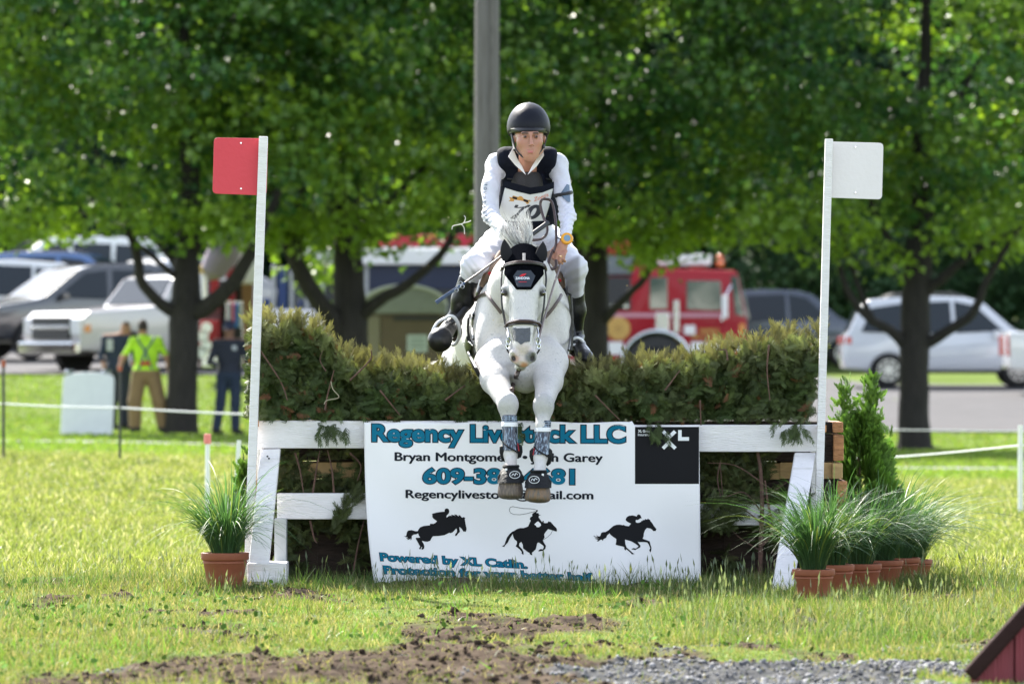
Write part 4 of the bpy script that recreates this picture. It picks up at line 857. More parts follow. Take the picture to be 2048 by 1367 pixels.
# ------------------------------------------------------------------ flags
def flag(label, x0, y0, x1, y1, w, quad, m, mlabel):
    d = 26.93; root = empty('flag_pole', P(x1, y1, d), label, 'flag', 'flags marking the jump')
    mb = MB(); mb.beam(P(x0, y0, d), P(x1, y1, d), PX(w, d), 0.04); mb.build('pole', WHITE_PAINT, root, bevel=0.003)
    bm_ = []
    (xa, ya), (xb, yb), (xc, yc), (xd, yd) = quad       # tl tr br bl, rounded corners
    q = [np.array(p, float) for p in quad]; out = []
    for i in range(4):
        p, a, b = q[i], q[i - 1], q[(i + 1) % 4]; ra = 9.0
        ua = (a - p) / np.linalg.norm(a - p) * ra; ub = (b - p) / np.linalg.norm(b - p) * ra
        for k in range(5):
            t = k / 4; out.append(p + ua * (1 - t) ** 2 + ub * t ** 2)
    mb = MB(); mb.prism([P(x, y, d + 0.024) for x, y in out], (0, 0.008, 0)); pn = mb.build('flag_panel', m, root, bevel=0.0015)
    cx_ = (q[0][0] + q[1][0]) / 2
    for y in (q[0][1] + 11, q[3][1] - 10):
        mb = MB(); mb.lathe(P(cx_, y, d + 0.022), [(0.004, -0.004), (0.0045, 0.003)], 8, M90); mb.build('screw', STEEL, pn)
flag('red flag board with rounded corners on a leaning white pole', 527, 273, 496, 1172, 17.5, [(428, 275), (536, 277), (533, 391), (425, 387)], mat('flag_red', S(205, 58, 72), 0.55, var=0.04, scale=4, bump=0.1), '')
flag('white flag board with rounded corners on a leaning white pole', 1658, 278, 1633, 1180, 15.5, [(1655, 283), (1767, 286), (1764, 399), (1653, 395)], mat('flag_white', (0.72, 0.675, 0.695), 0.5, var=0.03, scale=4, bump=0.1), '')

# ------------------------------------------------------------------ banner
def ban_off(px, py):
    u = (px - 728) / 672.0; v = (py - 842) / 325.0
    o = 0.015 * math.sin(u * 9 + v * 2.0) * (0.3 + v) + 0.009 * math.sin((u * 5 - v * 4) * 2 + 1) * v
    o += 0.03 * math.exp(-((u - 0.06 - 0.22 * v) / 0.07) ** 2) * v * (1.2 - v) + 0.02 * math.exp(-((u - 0.93 + 0.15 * v) / 0.09) ** 2) * v
    o += 0.006 * math.sin(u * 60) * math.exp(-v * 14)
    return o
def ban(px, py, lift=0.0):
    v = max(0.0, (py - 842) / 325.0)
    return P(px, py, 26.955 - ban_off(px, py) - 0.05 * v - lift)
NU, NV = 120, 60; vs = []; fs = []
for j in range(NV + 1):
    v = j / NV
    for i in range(NU + 1):
        u = i / NU; top = 842 + (2 if u < 0.8 else 0) + (0 if u < 0.807 else 9) + 1.2 * math.sin(u * 31); xl = 728 + 4 * v + 18 * v * v * v; xr = 1398 + 4 * v
        px = xl + (xr - xl) * u; py = top + (1174 - top) * v; vs.append(tuple(ban(px, py)))
for j in range(NV):
    for i in range(NU):
        a = j * (NU + 1) + i; fs.append((a, a + 1, a + NU + 2, a + NU + 1))
banner = empty('banner', Vector((P(1060, 0, 26.95).x, 26.93, 0.02)), 'white vinyl sponsor banner with teal lettering and three black horse silhouettes', 'banner')
mb = MB(); mb.add(vs, fs); VINYL = mat('banner_vinyl', (0.80, 0.78, 0.80), 0.42, spec=0.5, bump=0.12, bscale=5); o = mb.build('sheet', VINYL, banner, smooth=True)
so = o.modifiers.new('thickness', 'SOLIDIFY'); so.thickness = 0.0012; so.offset = -1
FAT = [(0, 0), (1.0, 0), (-1.0, 0), (0.5, 0.5), (-0.5, -0.5)]
fb = lambda lift: (lambda px, py: ban(px, py, lift))
def outlined(s, quad, b0, b1, grow=0):
    put_text('lettering', s, quad, fb(0.0024), INK, banner, b1, ref=b0); put_text('lettering', s, quad, fb(0.0040), TEAL, banner, b0, ref=b0)
outlined('Regency Livestock LLC', ((744, 881), (1251, 884), (744, 849)), 0.034, 0.072)
put_text('lettering', 'Bryan Montgomery \u2022 Josh Garey', ((790, 920.5), (1205, 923), (790, 904)), fb(0.003), INK, banner, 0.0, fat=FAT)
outlined('609-389-4681', ((846, 965), (1149, 967), (846, 937)), 0.034, 0.072)
put_text('lettering', 'Regencylivestock@gmail.com', ((812, 995), (1186, 997.5), (812, 979)), fb(0.003), INK, banner, 0.0, fat=FAT)
outlined('Powered by XL Catlin.', ((761, 1120), (1055, 1135.5), (759, 1105)), 0.034, 0.072)
outlined('Protection for your better half.', ((768, 1146), (1190, 1161), (766, 1131)), 0.034, 0.072)
def ban_poly(name, pts, lift, m, parent=banner):
    return patch(name, pts, lift, m, parent, ban, 6.0)
BK = mat('print_black', (0.008, 0.008, 0.010), 0.6, spec=0.12)
vs = []; fs = []
for j in range(13):
    for i in range(17):
        vs.append(ban(1270 + 128 * i / 16, 853 + 114 * j / 12, 0.002))
for j in range(12):
    for i in range(16): a = j * 17 + i; fs.append((a, a + 1, a + 18, a + 17))
mb = MB(); mb.add(vs, fs); mb.build('black_panel', BK, banner, smooth=True)
Z = 9.113; lg = lambda pts: [(1260 + x / Z, 830 + y / Z) for x, y in pts]
for pts in ([(578, 310), (622, 268), (712, 352), (800, 268), (848, 315), (712, 440)], [(712, 448), (850, 580), (805, 625), (712, 535), (622, 625), (578, 580)], [(877, 268), (942, 268), (942, 396), (1075, 396), (1075, 462), (877, 462)]):
    ban_poly('logo', lg(pts), 0.0045, PRINT_W)
put_text('lettering', 'XL Group', ((1276, 864), (1302, 864), (1276, 859)), fb(0.0045), PRINT_W, banner, 0.03)
put_text('lettering', 'Insurance', ((1276, 871), (1302, 871), (1276, 866)), fb(0.0045), PRINT_W, banner, 0.01)
def sil(pts, ox, oy, k, hole=None): return [(ox + x / k, oy + y / k) for x, y in pts]
h1 = [(100,885),(150,885),(165,830),(175,780),(210,745),(290,735),(380,762),(440,762),(460,720),(500,665),(580,635),(680,622),(740,618),(750,575),(830,582),(890,550),(920,510),(880,485),(830,450),(803,410),(805,350),(790,338),(830,320),(920,297),(1050,280),(1110,278),(1110,235),(1130,205),(1170,195),(1205,210),(1222,250),(1225,285),(1205,330),(1165,365),(1150,405),(1165,425),(1200,395),(1240,378),(1290,385),(1265,350),(1330,365),(1390,385),(1340,345),(1400,352),(1440,385),(1460,395),(1455,360),(1500,375),(1525,415),(1560,425),(1590,405),(1600,425),(1622,420),(1610,465),(1625,560),(1640,640),(1655,700),(1645,760),(1620,780),(1590,765),(1570,775),(1560,745),(1530,700),(1500,675),(1480,655),(1475,690),(1490,770),(1470,800),(1440,825),(1420,860),(1385,882),(1368,875),(1380,825),(1410,800),(1420,740),(1400,690),(1370,725),(1310,790),(1250,812),(1230,800),(1100,862),(960,882),(820,888),(780,940),(750,1000),(690,1022),(620,1020),(560,1000),(545,1010),(590,1080),(605,1140),(600,1190),(545,1228),(535,1195),(555,1150),(530,1160),(515,1205),(475,1208),(480,1180),(500,1140),(450,1050),(390,945),(400,925),(460,925),(500,915),(470,870),(450,815),(400,840),(340,845),(295,880),(285,960),(262,990),(265,940),(225,970),(175,975),(210,940),(150,950),(200,905),(150,912)]
h3 = [(150,740),(200,770),(250,778),(215,720),(260,765),(300,768),(325,740),(335,690),(370,665),(450,655),(520,615),(580,560),(640,510),(720,480),(800,474),(880,490),(900,478),(930,502),(1030,515),(1080,450),(1000,410),(950,370),(950,340),(975,290),(1030,255),(1120,245),(1180,258),(1225,275),(1235,240),(1270,220),(1310,235),(1330,275),(1345,320),(1315,318),(1250,362),(1215,355),(1195,380),(1200,410),(1225,430),(1290,425),(1340,400),(1330,385),(1375,378),(1370,360),(1410,362),(1450,330),(1460,350),(1490,345),(1505,315),(1520,345),(1550,350),(1560,380),(1610,440),(1660,520),(1712,585),(1695,630),(1635,635),(1610,600),(1560,570),(1480,555),(1430,610),(1400,690),(1395,760),(1370,825),(1440,850),(1545,890),(1560,960),(1590,1050),(1582,1130),(1560,1165),(1535,1110),(1560,1060),(1530,980),(1490,920),(1400,905),(1280,908),(1245,895),(1280,950),(1318,1000),(1310,1040),(1250,1070),(1190,1105),(1090,1085),(1140,1055),(1205,1070),(1270,1010),(1200,955),(1100,895),(1060,878),(930,845),(940,950),(970,1040),(1050,1110),(1120,1175),(1170,1205),(1105,1212),(1040,1145),(960,1080),(945,1120),(910,1075),(920,1045),(890,1020),(800,1000),(700,975),(715,900),(715,830),(640,780),(575,730),(550,690),(490,740),(465,800),(400,835),(375,885),(365,850),(320,850),(265,895),(225,880),(280,850),(190,845),(250,825),(300,820),(200,815),(165,790),(260,795),(160,765)]
h2 = [(160,1040),(215,1010),(240,930),(270,850),(320,775),(390,710),(440,690),(500,650),(570,628),(650,628),(720,605),(755,590),(790,510),(815,460),(790,420),(810,380),(850,360),(845,310),(880,280),(920,262),(945,225),(975,215),(978,240),(935,282),(990,290),(1005,325),(1048,335),(1000,345),(995,385),(1040,450),(1075,495),(1090,460),(1110,465),(1110,510),(1150,515),(1200,510),(1215,475),(1270,490),(1340,570),(1400,630),(1415,680),(1400,705),(1370,700),(1310,680),(1210,650),(1160,710),(1120,770),(1130,840),(1090,910),(1120,970),(1160,1030),(1150,1090),(1100,1145),(990,1158),(1000,1130),(1040,1105),(1090,1110),(1115,1060),(1100,1030),(1000,955),(965,965),(940,1060),(930,1110),(840,1190),(850,1245),(800,1230),(785,1190),(750,1175),(640,1090),(635,1010),(600,940),(560,970),(545,1030),(620,1110),(650,1180),(645,1240),(605,1205),(610,1170),(560,1110),(470,1040),(500,985),(500,930),(440,880),(415,820),(405,760),(385,790),(340,860),(290,960),(230,1020),(210,1055)]
ban_poly('horse_silhouette', sil(h1, 800, 1000, 12.427), 0.003, BK); ban_poly('horse_silhouette', sil(h2, 990, 1000, 11.393), 0.003, BK); ban_poly('horse_silhouette', sil(h3, 1175, 1010, 12.427), 0.003, BK)
ban_poly('silhouette_gap', sil([(895,545),(950,490),(985,475),(1040,530),(1050,570),(1000,608),(950,605),(930,570)], 990, 1000, 11.393), 0.0042, VINYL)
def ban_line(name, pts, w, lift, m):
    mb = MB(); mb.tube([ban(x, y, lift) for x, y in pts], w, 4, flat=0.2, upv=(0, 1, 0)); return mb.build(name, m, banner)
ban_line('lasso_line', sil([(960,225),(900,200),(800,188),(650,182),(520,160),(400,138),(345,160),(325,220),(350,280),(430,318),(560,325),(720,300),(850,265),(920,250)], 990, 1000, 11.393), 0.0010, 0.003, BK)
ban_line('rein_line', sil([(1310,680),(1275,760),(1200,830),(1110,890)], 990, 1000, 11.393), 0.0008, 0.003, BK)

# ------------------------------------------------------------------ brush
def spray_template(rng, n=17, flat=0.06, w=0.022):
    v = []; f = []
    def leafl(a, d, L, w):
        d = d / np.linalg.norm(d); s = np.array([-d[1], d[0], 0]); s = s / np.linalg.norm(s); b = len(v)
        v.extend([a + s * w * 0.8, a + d * L, a - s * w * 0.8]); f.append((b, b + 1, b + 2))
    for i in range(n):
        t = (i + 0.4) / n; a = np.array([0.05 * math.sin(t * 5), t * 0.85, 0.18 * t * (1 - t)]); L = 0.42 * (1 - t * 0.72) * rng.uniform(0.75, 1.2)
        for s in (-1, 1):
            d = np.array([s * rng.uniform(0.7, 1.1), rng.uniform(0.8, 1.1), rng.uniform(-flat, flat) * 5]); leafl(a, d, L, w * rng.uniform(0.8, 1.3))
            if i % 2 == 0: leafl(a + d / np.linalg.norm(d) * L * 0.45, d + np.array([s * -0.2, 0.9, rng.uniform(-.2, .2)]), L * 0.6, w * 0.8)
    leafl(np.array([0, 0.8, 0.03]), np.array([0, 1, 0]), 0.25, w)
    return np.array(v), np.array(f)
def cedar(name, pos, ydir, nrm, size, cols, parent, seed, kinds=4, w=0.022):
    rg = np.random.RandomState(seed); N = len(pos); k = rg.randint(0, kinds, N); Vs = []; Fs = []; Cs = []; off = 0
    for j in range(kinds):
        tv, tf = spray_template(rg, w=w); m = k == j; R = frames(ydir[m], nrm[m], size[m]); n = m.sum()
        V = np.einsum('nij,kj->nki', R, tv) + pos[m][:, None, :]
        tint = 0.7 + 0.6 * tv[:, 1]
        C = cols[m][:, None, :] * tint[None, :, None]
        Vs.append(V.reshape(-1, 3)); Fs.append((tf[None] + (np.arange(n) * len(tv))[:, None, None] + off).reshape(-1, 3)); Cs.append(C.reshape(-1, 3)); off += n * len(tv)
    me = mesh_np(name, np.concatenate(Vs), np.concatenate(Fs), np.concatenate(Cs)); o = link(name, me, parent, CEDAR); o['kind'] = 'stuff'; return o
hedge = empty('brush_hedge', Vector((jb.x, JD + 0.3, 0)), 'clipped evergreen brush rising into a horn at each end of the white jump', 'hedge')
TOP = np.array([(498, 642), (520, 630), (560, 640), (600, 640), (640, 655), (665, 685), (700, 716), (760, 722), (820, 730), (870, 744), (950, 750), (1050, 750), (1140, 745), (1180, 734), (1230, 736), (1300, 724), (1350, 721), (1400, 711), (1450, 694), (1520, 684), (1560, 668), (1600, 672), (1646, 660)], float)
rg = np.random.RandomState(77); N = 17500
px = rg.uniform(500, 1646, N); tp = np.interp(px, TOP[:, 0], TOP[:, 1]) + 22 * (vnoise(px, px * 0, 0.05, 3) - 0.45) + 9 * (vnoise(px, px * 0, 0.16, 4) - 0.5) + 11
u = rg.rand(N); py = tp + (838 - tp) * u ** 1.15; dep = np.where(rg.rand(N) < 0.55, rg.uniform(0, 0.09, N), rg.uniform(0, 0.62, N)) + 0.10 * np.clip((vnoise(px, py, 0.045, 6) - 0.45) * 3, 0, 1)
edge = np.minimum(px - 498, 1648 - px); keep = ~((px > 1615) & (py > 700) & (px > 1640 - (py - 700) * 0.2)); px, py, tp, dep = px[keep], py[keep], tp[keep], dep[keep]; N = len(px)
d = JD - 0.02 + dep; pos = np.stack([(px - CX) / F * d, d, CH - (py - CY) / F * d], -1)
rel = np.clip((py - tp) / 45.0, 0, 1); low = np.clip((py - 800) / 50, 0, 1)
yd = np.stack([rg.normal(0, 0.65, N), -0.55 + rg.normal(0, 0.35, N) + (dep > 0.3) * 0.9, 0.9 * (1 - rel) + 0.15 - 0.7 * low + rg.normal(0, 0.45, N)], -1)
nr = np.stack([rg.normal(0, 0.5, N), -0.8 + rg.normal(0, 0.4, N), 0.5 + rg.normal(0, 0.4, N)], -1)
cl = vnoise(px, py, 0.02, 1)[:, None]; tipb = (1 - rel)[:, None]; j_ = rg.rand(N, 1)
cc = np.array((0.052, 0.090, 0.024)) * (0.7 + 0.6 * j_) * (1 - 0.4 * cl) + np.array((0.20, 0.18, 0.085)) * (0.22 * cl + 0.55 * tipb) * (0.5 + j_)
red = (rg.rand(N, 1) < 0.03); cc = np.where(red, np.array((0.17, 0.075, 0.035)), cc)
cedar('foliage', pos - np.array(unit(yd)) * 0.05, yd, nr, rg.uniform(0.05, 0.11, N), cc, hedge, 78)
# trailing sprigs over the top rail and banner
M_ = 60; px = rg.choice([640, 665, 680, 655, 1300, 1315, 1325, 1320, 1560, 1585, 1600, 1590, 1035], M_) + rg.normal(0, 7, M_); py = 848 + rg.uniform(-6, 18, M_); d = np.full(M_, JD - 0.06)
pos = np.stack([(px - CX) / F * d, d - rg.uniform(0, .03, M_), CH - (py - CY) / F * d], -1); yd = np.stack([rg.normal(-0.1, 0.45, M_), rg.normal(-0.15, 0.1, M_), -1 + rg.normal(0, 0.2, M_)], -1)
cedar('trailing_sprigs', pos, yd, np.tile([0, -1, 0.2], (M_, 1)), rg.uniform(0.05, 0.095, M_), np.array((0.05, 0.075, 0.02)) * (0.7 + 0.8 * rg.rand(M_, 1)), hedge, 79)
# loose upright sprigs along the top
M_ = 620; px = rg.uniform(498, 1648, M_); py = np.interp(px, TOP[:, 0], TOP[:, 1]) + 12 + rg.uniform(-12, 10, M_); d = JD + rg.uniform(0, 0.3, M_)
pos = np.stack([(px - CX) / F * d, d, CH - (py - CY) / F * d], -1); yd = np.stack([rg.normal(0, 0.5, M_), rg.normal(-0.2, 0.3, M_), 1 + rg.normal(0, 0.2, M_)], -1)
cedar('top_sprigs', pos, yd, rg.normal(0, 1, (M_, 3)), rg.uniform(0.06, 0.12, M_), np.array((0.15, 0.14, 0.06)) * (0.6 + 0.9 * rg.rand(M_, 1)), hedge, 80)
# infill under the rails
fill = empty('brush_infill', Vector((jb.x, JD + 0.15, 0)), 'dark cut evergreen branches packed below the top rail of the jump', 'brush')
def infill(x0, x1, n, seed, lo=900, hi=1168, dens=None):
    r = np.random.RandomState(seed); px = r.uniform(x0, x1, n); py = r.uniform(lo, hi, n)
    k = fbm(px / 60, py / 60, 1.0, 3, seed % 17) > (0.40 + 0.16 * (py > 1060)); px, py = px[k], py[k]; n = len(px); d = JD + 0.105 + r.uniform(0, 0.12, n) 
    d = np.where((py > 985) & (py < 1045) & (r.rand(n) < 0.12) & (px > 1000), JD + 0.07, d)
    pos = np.stack([(px - CX) / F * d, d, CH - (py - CY) / F * d], -1); yd = np.stack([r.normal(0, 0.8, n), r.normal(-0.35, 0.25, n), r.normal(0.15, 0.6, n)], -1)
    col = np.array((0.045, 0.062, 0.02)) * (0.6 + 0.9 * r.rand(n, 1)) + np.array((0.03, 0.02, 0.004)) * r.rand(n, 1)
    cedar('foliage', pos, yd, np.stack([r.normal(0, .5, n), -1 + r.normal(0, .3, n), r.normal(0, .5, n)], -1), r.uniform(0.045, 0.095, n), col, fill, seed + 1)
infill(556, 745, 1500, 91); infill(1385, 1612, 2000, 93); infill(745, 1385, 500, 95)
TWIG = mat('twig_bark', (0.11, 0.06, 0.045), 0.9, var=0.4, scale=40, bump=0.5, bscale=60)
def stem(pts, r0, r1, d=JD + 0.06, parent=fill, nm='stem'):
    mb = MB(); n = len(pts); poly_tube(mb, [P(x, y, d + 0.01 * math.sin(i * 2.1)) for i, (x, y) in enumerate(pts)], [r0 + (r1 - r0) * i / (n - 1) for i in range(n)], 7); return mb.build(nm, TWIG, parent, smooth=True)
stem([(1519, 1172), (1522, 1080), (1524, 1000), (1521, 940), (1515, 902)], 0.013, 0.008)
stem([(1524, 1090), (1545, 1060), (1535, 1000), (1530, 960)], 0.008, 0.004)
for q in ([(1521, 1020), (1490, 985), (1460, 990), (1440, 1000)], [(1521, 1045), (1490, 1020), (1450, 1010), (1425, 975)], [(1518, 960), (1470, 930), (1415, 925)], [(1523, 1000), (1550, 980), (1580, 960)], [(1440, 925), (1435, 960), (1445, 1000), (1440, 920)], [(1520, 1100), (1480, 1075), (1455, 1050)], [(1522, 1060), (1560, 1040), (1590, 1045)]): stem(q, 0.004, 0.0015)
for q in ([(622, 1004), (628, 970), (634, 930), (640, 900)], [(668, 985), (664, 940), (655, 900)], [(620, 1040), (628, 1075), (634, 1085)], [(700, 905), (722, 930), (715, 960)], [(590, 905), (600, 940), (607, 985)], [(706, 1150), (716, 1090), (728, 1040)]): stem(q, 0.006, 0.0025)
# leafy side branch over the lower rail
for (x0, y0, x1, y1, n, sd) in ((665, 1060, 708, 988, 55, 5), (1405, 1025, 1440, 1000, 40, 6), (1385, 1045, 1440, 1040, 45, 8), (1440, 1060, 1470, 1020, 50, 9)):
    r = np.random.RandomState(sd); t = r.rand(n); px = x0 + (x1 - x0) * t + r.normal(0, 6, n); py = y0 + (y1 - y0) * t + r.normal(0, 5, n); d = np.full(n, JD + 0.03) - r.uniform(0, .05, n)
    pos = np.stack([(px - CX) / F * d, d, CH - (py - CY) / F * d], -1); dr = np.array([(x1 - x0) / 60, -0.3, -(y1 - y0) / 60]); yd = dr + r.normal(0, 0.5, (n, 3))
    cedar('side_branch', pos, yd, np.tile([0, -1, 0.1], (n, 1)) + r.normal(0, .2, (n, 3)), r.uniform(0.05, 0.09, n), np.array((0.055, 0.07, 0.022)) * (0.7 + 0.7 * r.rand(n, 1)), fill, sd + 300)
# woody sticks showing in the top brush
for q in ([(520, 700), (560, 760), (575, 800)], [(650, 820), (655, 790), (668, 740)], [(1538, 690), (1534, 740), (1540, 800)], [(1455, 720), (1452, 700), (1440, 640 + 60)], [(1400, 800), (1402, 850)], [(760, 780), (800, 830)], [(700, 760), (740, 720), (742, 700)], [(1190, 790), (1240, 840)], [(890, 800), (930, 770)], [(1330, 780), (1360, 740)]):
    stem(q, 0.005, 0.0025, JD - 0.05, hedge, 'stick')
stem([(652, 742), (640, 720), (646, 700), (664, 790), (680, 795), (655, 740)][:3] , 0.003, 0.0015, JD - 0.1, hedge, 'stick')
mb = MB(); poly_tube(mb, [P(x, y, JD - 0.09) for x, y in [(648, 808), (654, 800), (678, 794), (666, 778), (662, 762)]], [0.0022] * 5, 5); mb.build('stick', mat('bare_twig', (0.35, 0.3, 0.22), 0.8), hedge)

# ------------------------------------------------------------------ conifers beside the jump
def conifer(label, px, d, w, h, n, seed, spires, group='young conifers beside the jump'):
    b = base_at(px, d); root = empty('conifer', b, label, 'conifer', group); r = np.random.RandomState(seed)
    mb = MB(); mb.tube([b, b + Vector((0, 0, h * 0.85))], [0.018, 0.006], 7).build('trunk', TWIG, root, smooth=True)
    t = r.rand(n) ** 0.9; ang = r.rand(n) * 2 * math.pi; rr = w * (np.minimum(1, t * 6 + 0.4) * (1 - t ** 2.2) * 0.92 + 0.05) * (r.rand(n) ** 0.35) * (1 + 0.25 * np.sin(ang * 3 + t * 9))
    pos = np.array(b) + np.stack([rr * np.cos(ang), rr * np.sin(ang), t * h * 0.93], -1)
    for (dx, hh, m) in spires:
        tt = r.rand(m); q = np.array(b) + np.stack([dx + r.normal(0, 0.028, m) * (1.4 - tt), r.normal(0, 0.028, m), h * 0.8 + (hh - h * 0.8) * tt], -1); pos = np.concatenate([pos, q]); ang = np.concatenate([ang, r.rand(m) * 6.28])
    N = len(pos); yd = np.stack([np.cos(ang) * 0.55 + r.normal(0, .25, N), np.sin(ang) * 0.55 + r.normal(0, .25, N), 1 + r.normal(0, .25, N)], -1)
    nr = np.stack([-np.sin(ang), np.cos(ang), r.normal(0, .4, N)], -1)
    j = r.rand(N, 1); hgt = ((pos[:, 2:3] - b.z) / h)
    col = np.array((0.095, 0.19, 0.035)) * (0.6 + 0.8 * j) + np.array((0.06, 0.08, 0.005)) * np.clip(hgt, 0, 1) * j
    cedar('foliage', pos, yd, nr, r.uniform(0.05, 0.085, N), col, root, seed + 1, w=0.035)
conifer('bright green young conifer with two upright tips beside the right flag pole', 1718, 28.6, 0.27, 0.80, 4200, 51, [(-0.075, 0.93, 90), (0.06, 0.95, 150)])
conifer('young conifer half hidden behind the left flag pole', 494, 28.4, 0.10, 0.56, 700, 53, [(0.0, 0.6, 15)])

# ------------------------------------------------------------------ potted grasses
def pot(label, px, d, rim, rimy, seed, nb, spread=1.0, lean=(0, 0), tone=1.0):
    b = base_at(px, d); root = empty('potted_grass', b, label, 'potted plant', 'terracotta pots of ornamental grass')
    R_ = PX(rim, d); zr = P(0, rimy, d).z; h = zr - b.z
    prof = [(R_ * 0.70, 0), (R_ * 0.90, h * 0.70), (R_ * 0.93, h * 0.72), (R_ * 0.93, h * 0.76), (R_ * 0.90, h * 0.78), (R_ * 0.97, h * 0.80), (R_, h * 0.83), (R_, h * 0.99), (R_ * 0.97, h), (R_ * 0.9, h), (R_ * 0.88, h * 0.9)]
    mb = MB(); mb.lathe(b, prof, 32, None, (True, False)); mb.build('pot', TERRACOTTA, root, smooth=True)
    mb = MB(); mb.lathe(b, [(R_ * 0.9, h * 0.9), (R_ * 0.5, h * 0.93), (0.002, h * 0.95)], 20, None, (False, True)); mb.build('soil', SOIL, root, smooth=True)
    r = np.random.RandomState(seed); K = 9; t = np.linspace(0, 1, K)[None, :]
    a = r.rand(nb) * 2 * math.pi; L = r.uniform(0.26, 0.58, nb) * (0.75 + 0.5 * r.rand(nb)) ; out = r.uniform(0.05, 0.75, nb) * spread; w0 = r.uniform(0.0016, 0.0034, nb)
    droop = r.uniform(0.05, 0.75, nb)
    dx = np.cos(a)[:, None]; dy = np.sin(a)[:, None]; hx = (out * L)[:, None] * (t * 0.55 + 0.75 * t ** 2); hz = L[:, None] * (1.05 * t - (0.35 + droop[:, None] * out[:, None] * 1.3) * t ** 2.3)
    r0 = R_ * 0.55 * np.sqrt(r.rand(nb)); 
    X = b.x + (r0 * np.cos(a))[:, None] + dx * hx + lean[0] * L[:, None] * t ** 2; Y = b.y + (r0 * np.sin(a))[:, None] + dy * hx + lean[1] * t ** 2; Zz = b.z + h * 0.93 + hz
    C = np.stack([X, Y, Zz], -1); side = np.stack([-dy + 0 * X, dx + 0 * X, 0 * X + r.normal(0, .3, nb)[:, None]], -1); side = unit(side); tw = unit(side + np.array([0.6, 0, 0.2]))
    wd = (w0[:, None] * np.minimum(1, 0.6 + t * 2) * (1 - t ** 2.5 * 0.96))[..., None]
    V = np.stack([C - tw * wd, C + tw * wd], 2).reshape(nb, 2 * K, 3)
    f1 = np.array([(2 * i, 2 * i + 1, 2 * i + 3, 2 * i + 2) for i in range(K - 1)]); Fc = (f1[None] + (np.arange(nb) * 2 * K)[:, None, None]).reshape(-1, 4)
    j = r.rand(nb, 1); base = np.array((0.052, 0.115, 0.042)) * tone * (0.65 + 0.7 * j) + np.array((0.12, 0.12, 0.02)) * (r.rand(nb, 1) < 0.1)
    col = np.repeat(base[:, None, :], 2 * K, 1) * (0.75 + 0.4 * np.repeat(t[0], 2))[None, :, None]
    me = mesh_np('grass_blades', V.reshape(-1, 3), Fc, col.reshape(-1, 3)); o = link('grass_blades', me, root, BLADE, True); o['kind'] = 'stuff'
    return root
pot('terracotta pot of arching grass standing alone before the left leg of the jump', 450, 26.5, 48, 1104, 61, 620, 1.0, (-0.05, 0), 1.15)
pot('front terracotta pot of arching grass, closest to the right leg of the jump', 1627, 25.25, 43, 1137, 62, 560, 0.9, (-0.05, 0), 0.9)
pot('second terracotta pot of grass half hidden behind the front one on the right', 1667, 25.75, 42, 1128, 63, 460, 0.9, (0.0, 0), 0.85)
pot('third terracotta pot of grass in the row on the right', 1722, 26.1, 42, 1126, 64, 480, 1.0, (0.05, 0), 0.9)
pot('fourth terracotta pot of grass in the row on the right', 1766, 26.5, 41, 1119, 65, 460, 1.0, (0.05, 0), 0.95)
pot('fifth terracotta pot of grass, next to last on the right', 1800, 26.9, 41, 1114, 66, 480, 1.05, (0.15, 0), 1.1)
pot('last terracotta pot of grass at the outer end of the row on the right', 1828, 27.2, 38, 1118, 67, 420, 1.1, (0.2, 0), 1.15)

# ------------------------------------------------------------------ grass, weeds, clods, gravel
BT = [(-0.5, 0, 0), (0.5, 0, 0), (-0.38, 0.5, 0.06), (0.38, 0.5, 0.06), (0, 1, 0.3)]; BF = [(0, 1, 3), (0, 3, 2), (2, 3, 4)]
def grass(name, n, xr, dr, hfn, wfn, seed, pal, label, accept=None, lean=0.45, near=True):
    r = np.random.RandomState(seed); d = dr[0] + (dr[1] - dr[0]) * r.rand(n); x = r.uniform(-1, 1, n) * (xr * d + 0.15)
    if accept is not None: k = r.rand(n) < accept(x, d); x, d = x[k], d[k]
    n = len(x); z = terrain(x, d, near) - 0.004; h = hfn(x, d, r); w_ = wfn(x, d, r)
    yd = np.stack([r.normal(0, lean, n), r.normal(0, lean, n), np.ones(n)], -1); nr = np.stack([r.normal(0, 1, n), r.normal(0, 1, n), 0.2 * np.ones(n)], -1)
    R = frames(yd, nr, np.stack([w_, h, h], -1)); m = fbm(x, d, 1.6, 3, 12)[:, None]; j = r.rand(n, 1)
    c = np.array(pal[0]) * (1 - m) + np.array(pal[1]) * m; dry = (r.rand(n, 1) < pal[3]); c = np.where(dry, np.array(pal[2]), c) * (0.7 + 0.6 * j)
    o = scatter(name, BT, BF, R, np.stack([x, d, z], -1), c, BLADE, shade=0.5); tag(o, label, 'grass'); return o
pxof = lambda x, d: CX + x / d * F
def near_h(x, d, r):
    p = pxof(x, d); fence = np.clip((d - 25.6) / 1.2, 0, 1); rt = np.clip((p - 1250) / 250, 0, 1) * np.clip((d - 21.5) / 1.5, 0, 1); patch = np.clip((fbm(x, d, 2.3, 3, 14) - 0.5) * 4, 0, 1)
    return (0.014 + 0.02 * patch + 0.022 * rt + 0.018 * fence + 0.008 * (x < -0.7)) * r.uniform(0.6, 1.6, len(x))
bare = lambda x, d: np.clip(1 - dirt(x, d) * 0.93, 0, 1) * np.clip(1 - gravel_mask(x, d) * 1.1, 0.0, 1)
PAL = ((0.065, 0.125, 0.022), (0.19, 0.20, 0.052), (0.30, 0.25, 0.13), 0.30)
grass('near_grass', 190000, 0.118, (18.6, 27.6), near_h, lambda x, d, r: r.uniform(0.0025, 0.0055, len(x)), 101, PAL, 'short tufted meadow grass in front of the jump', bare)
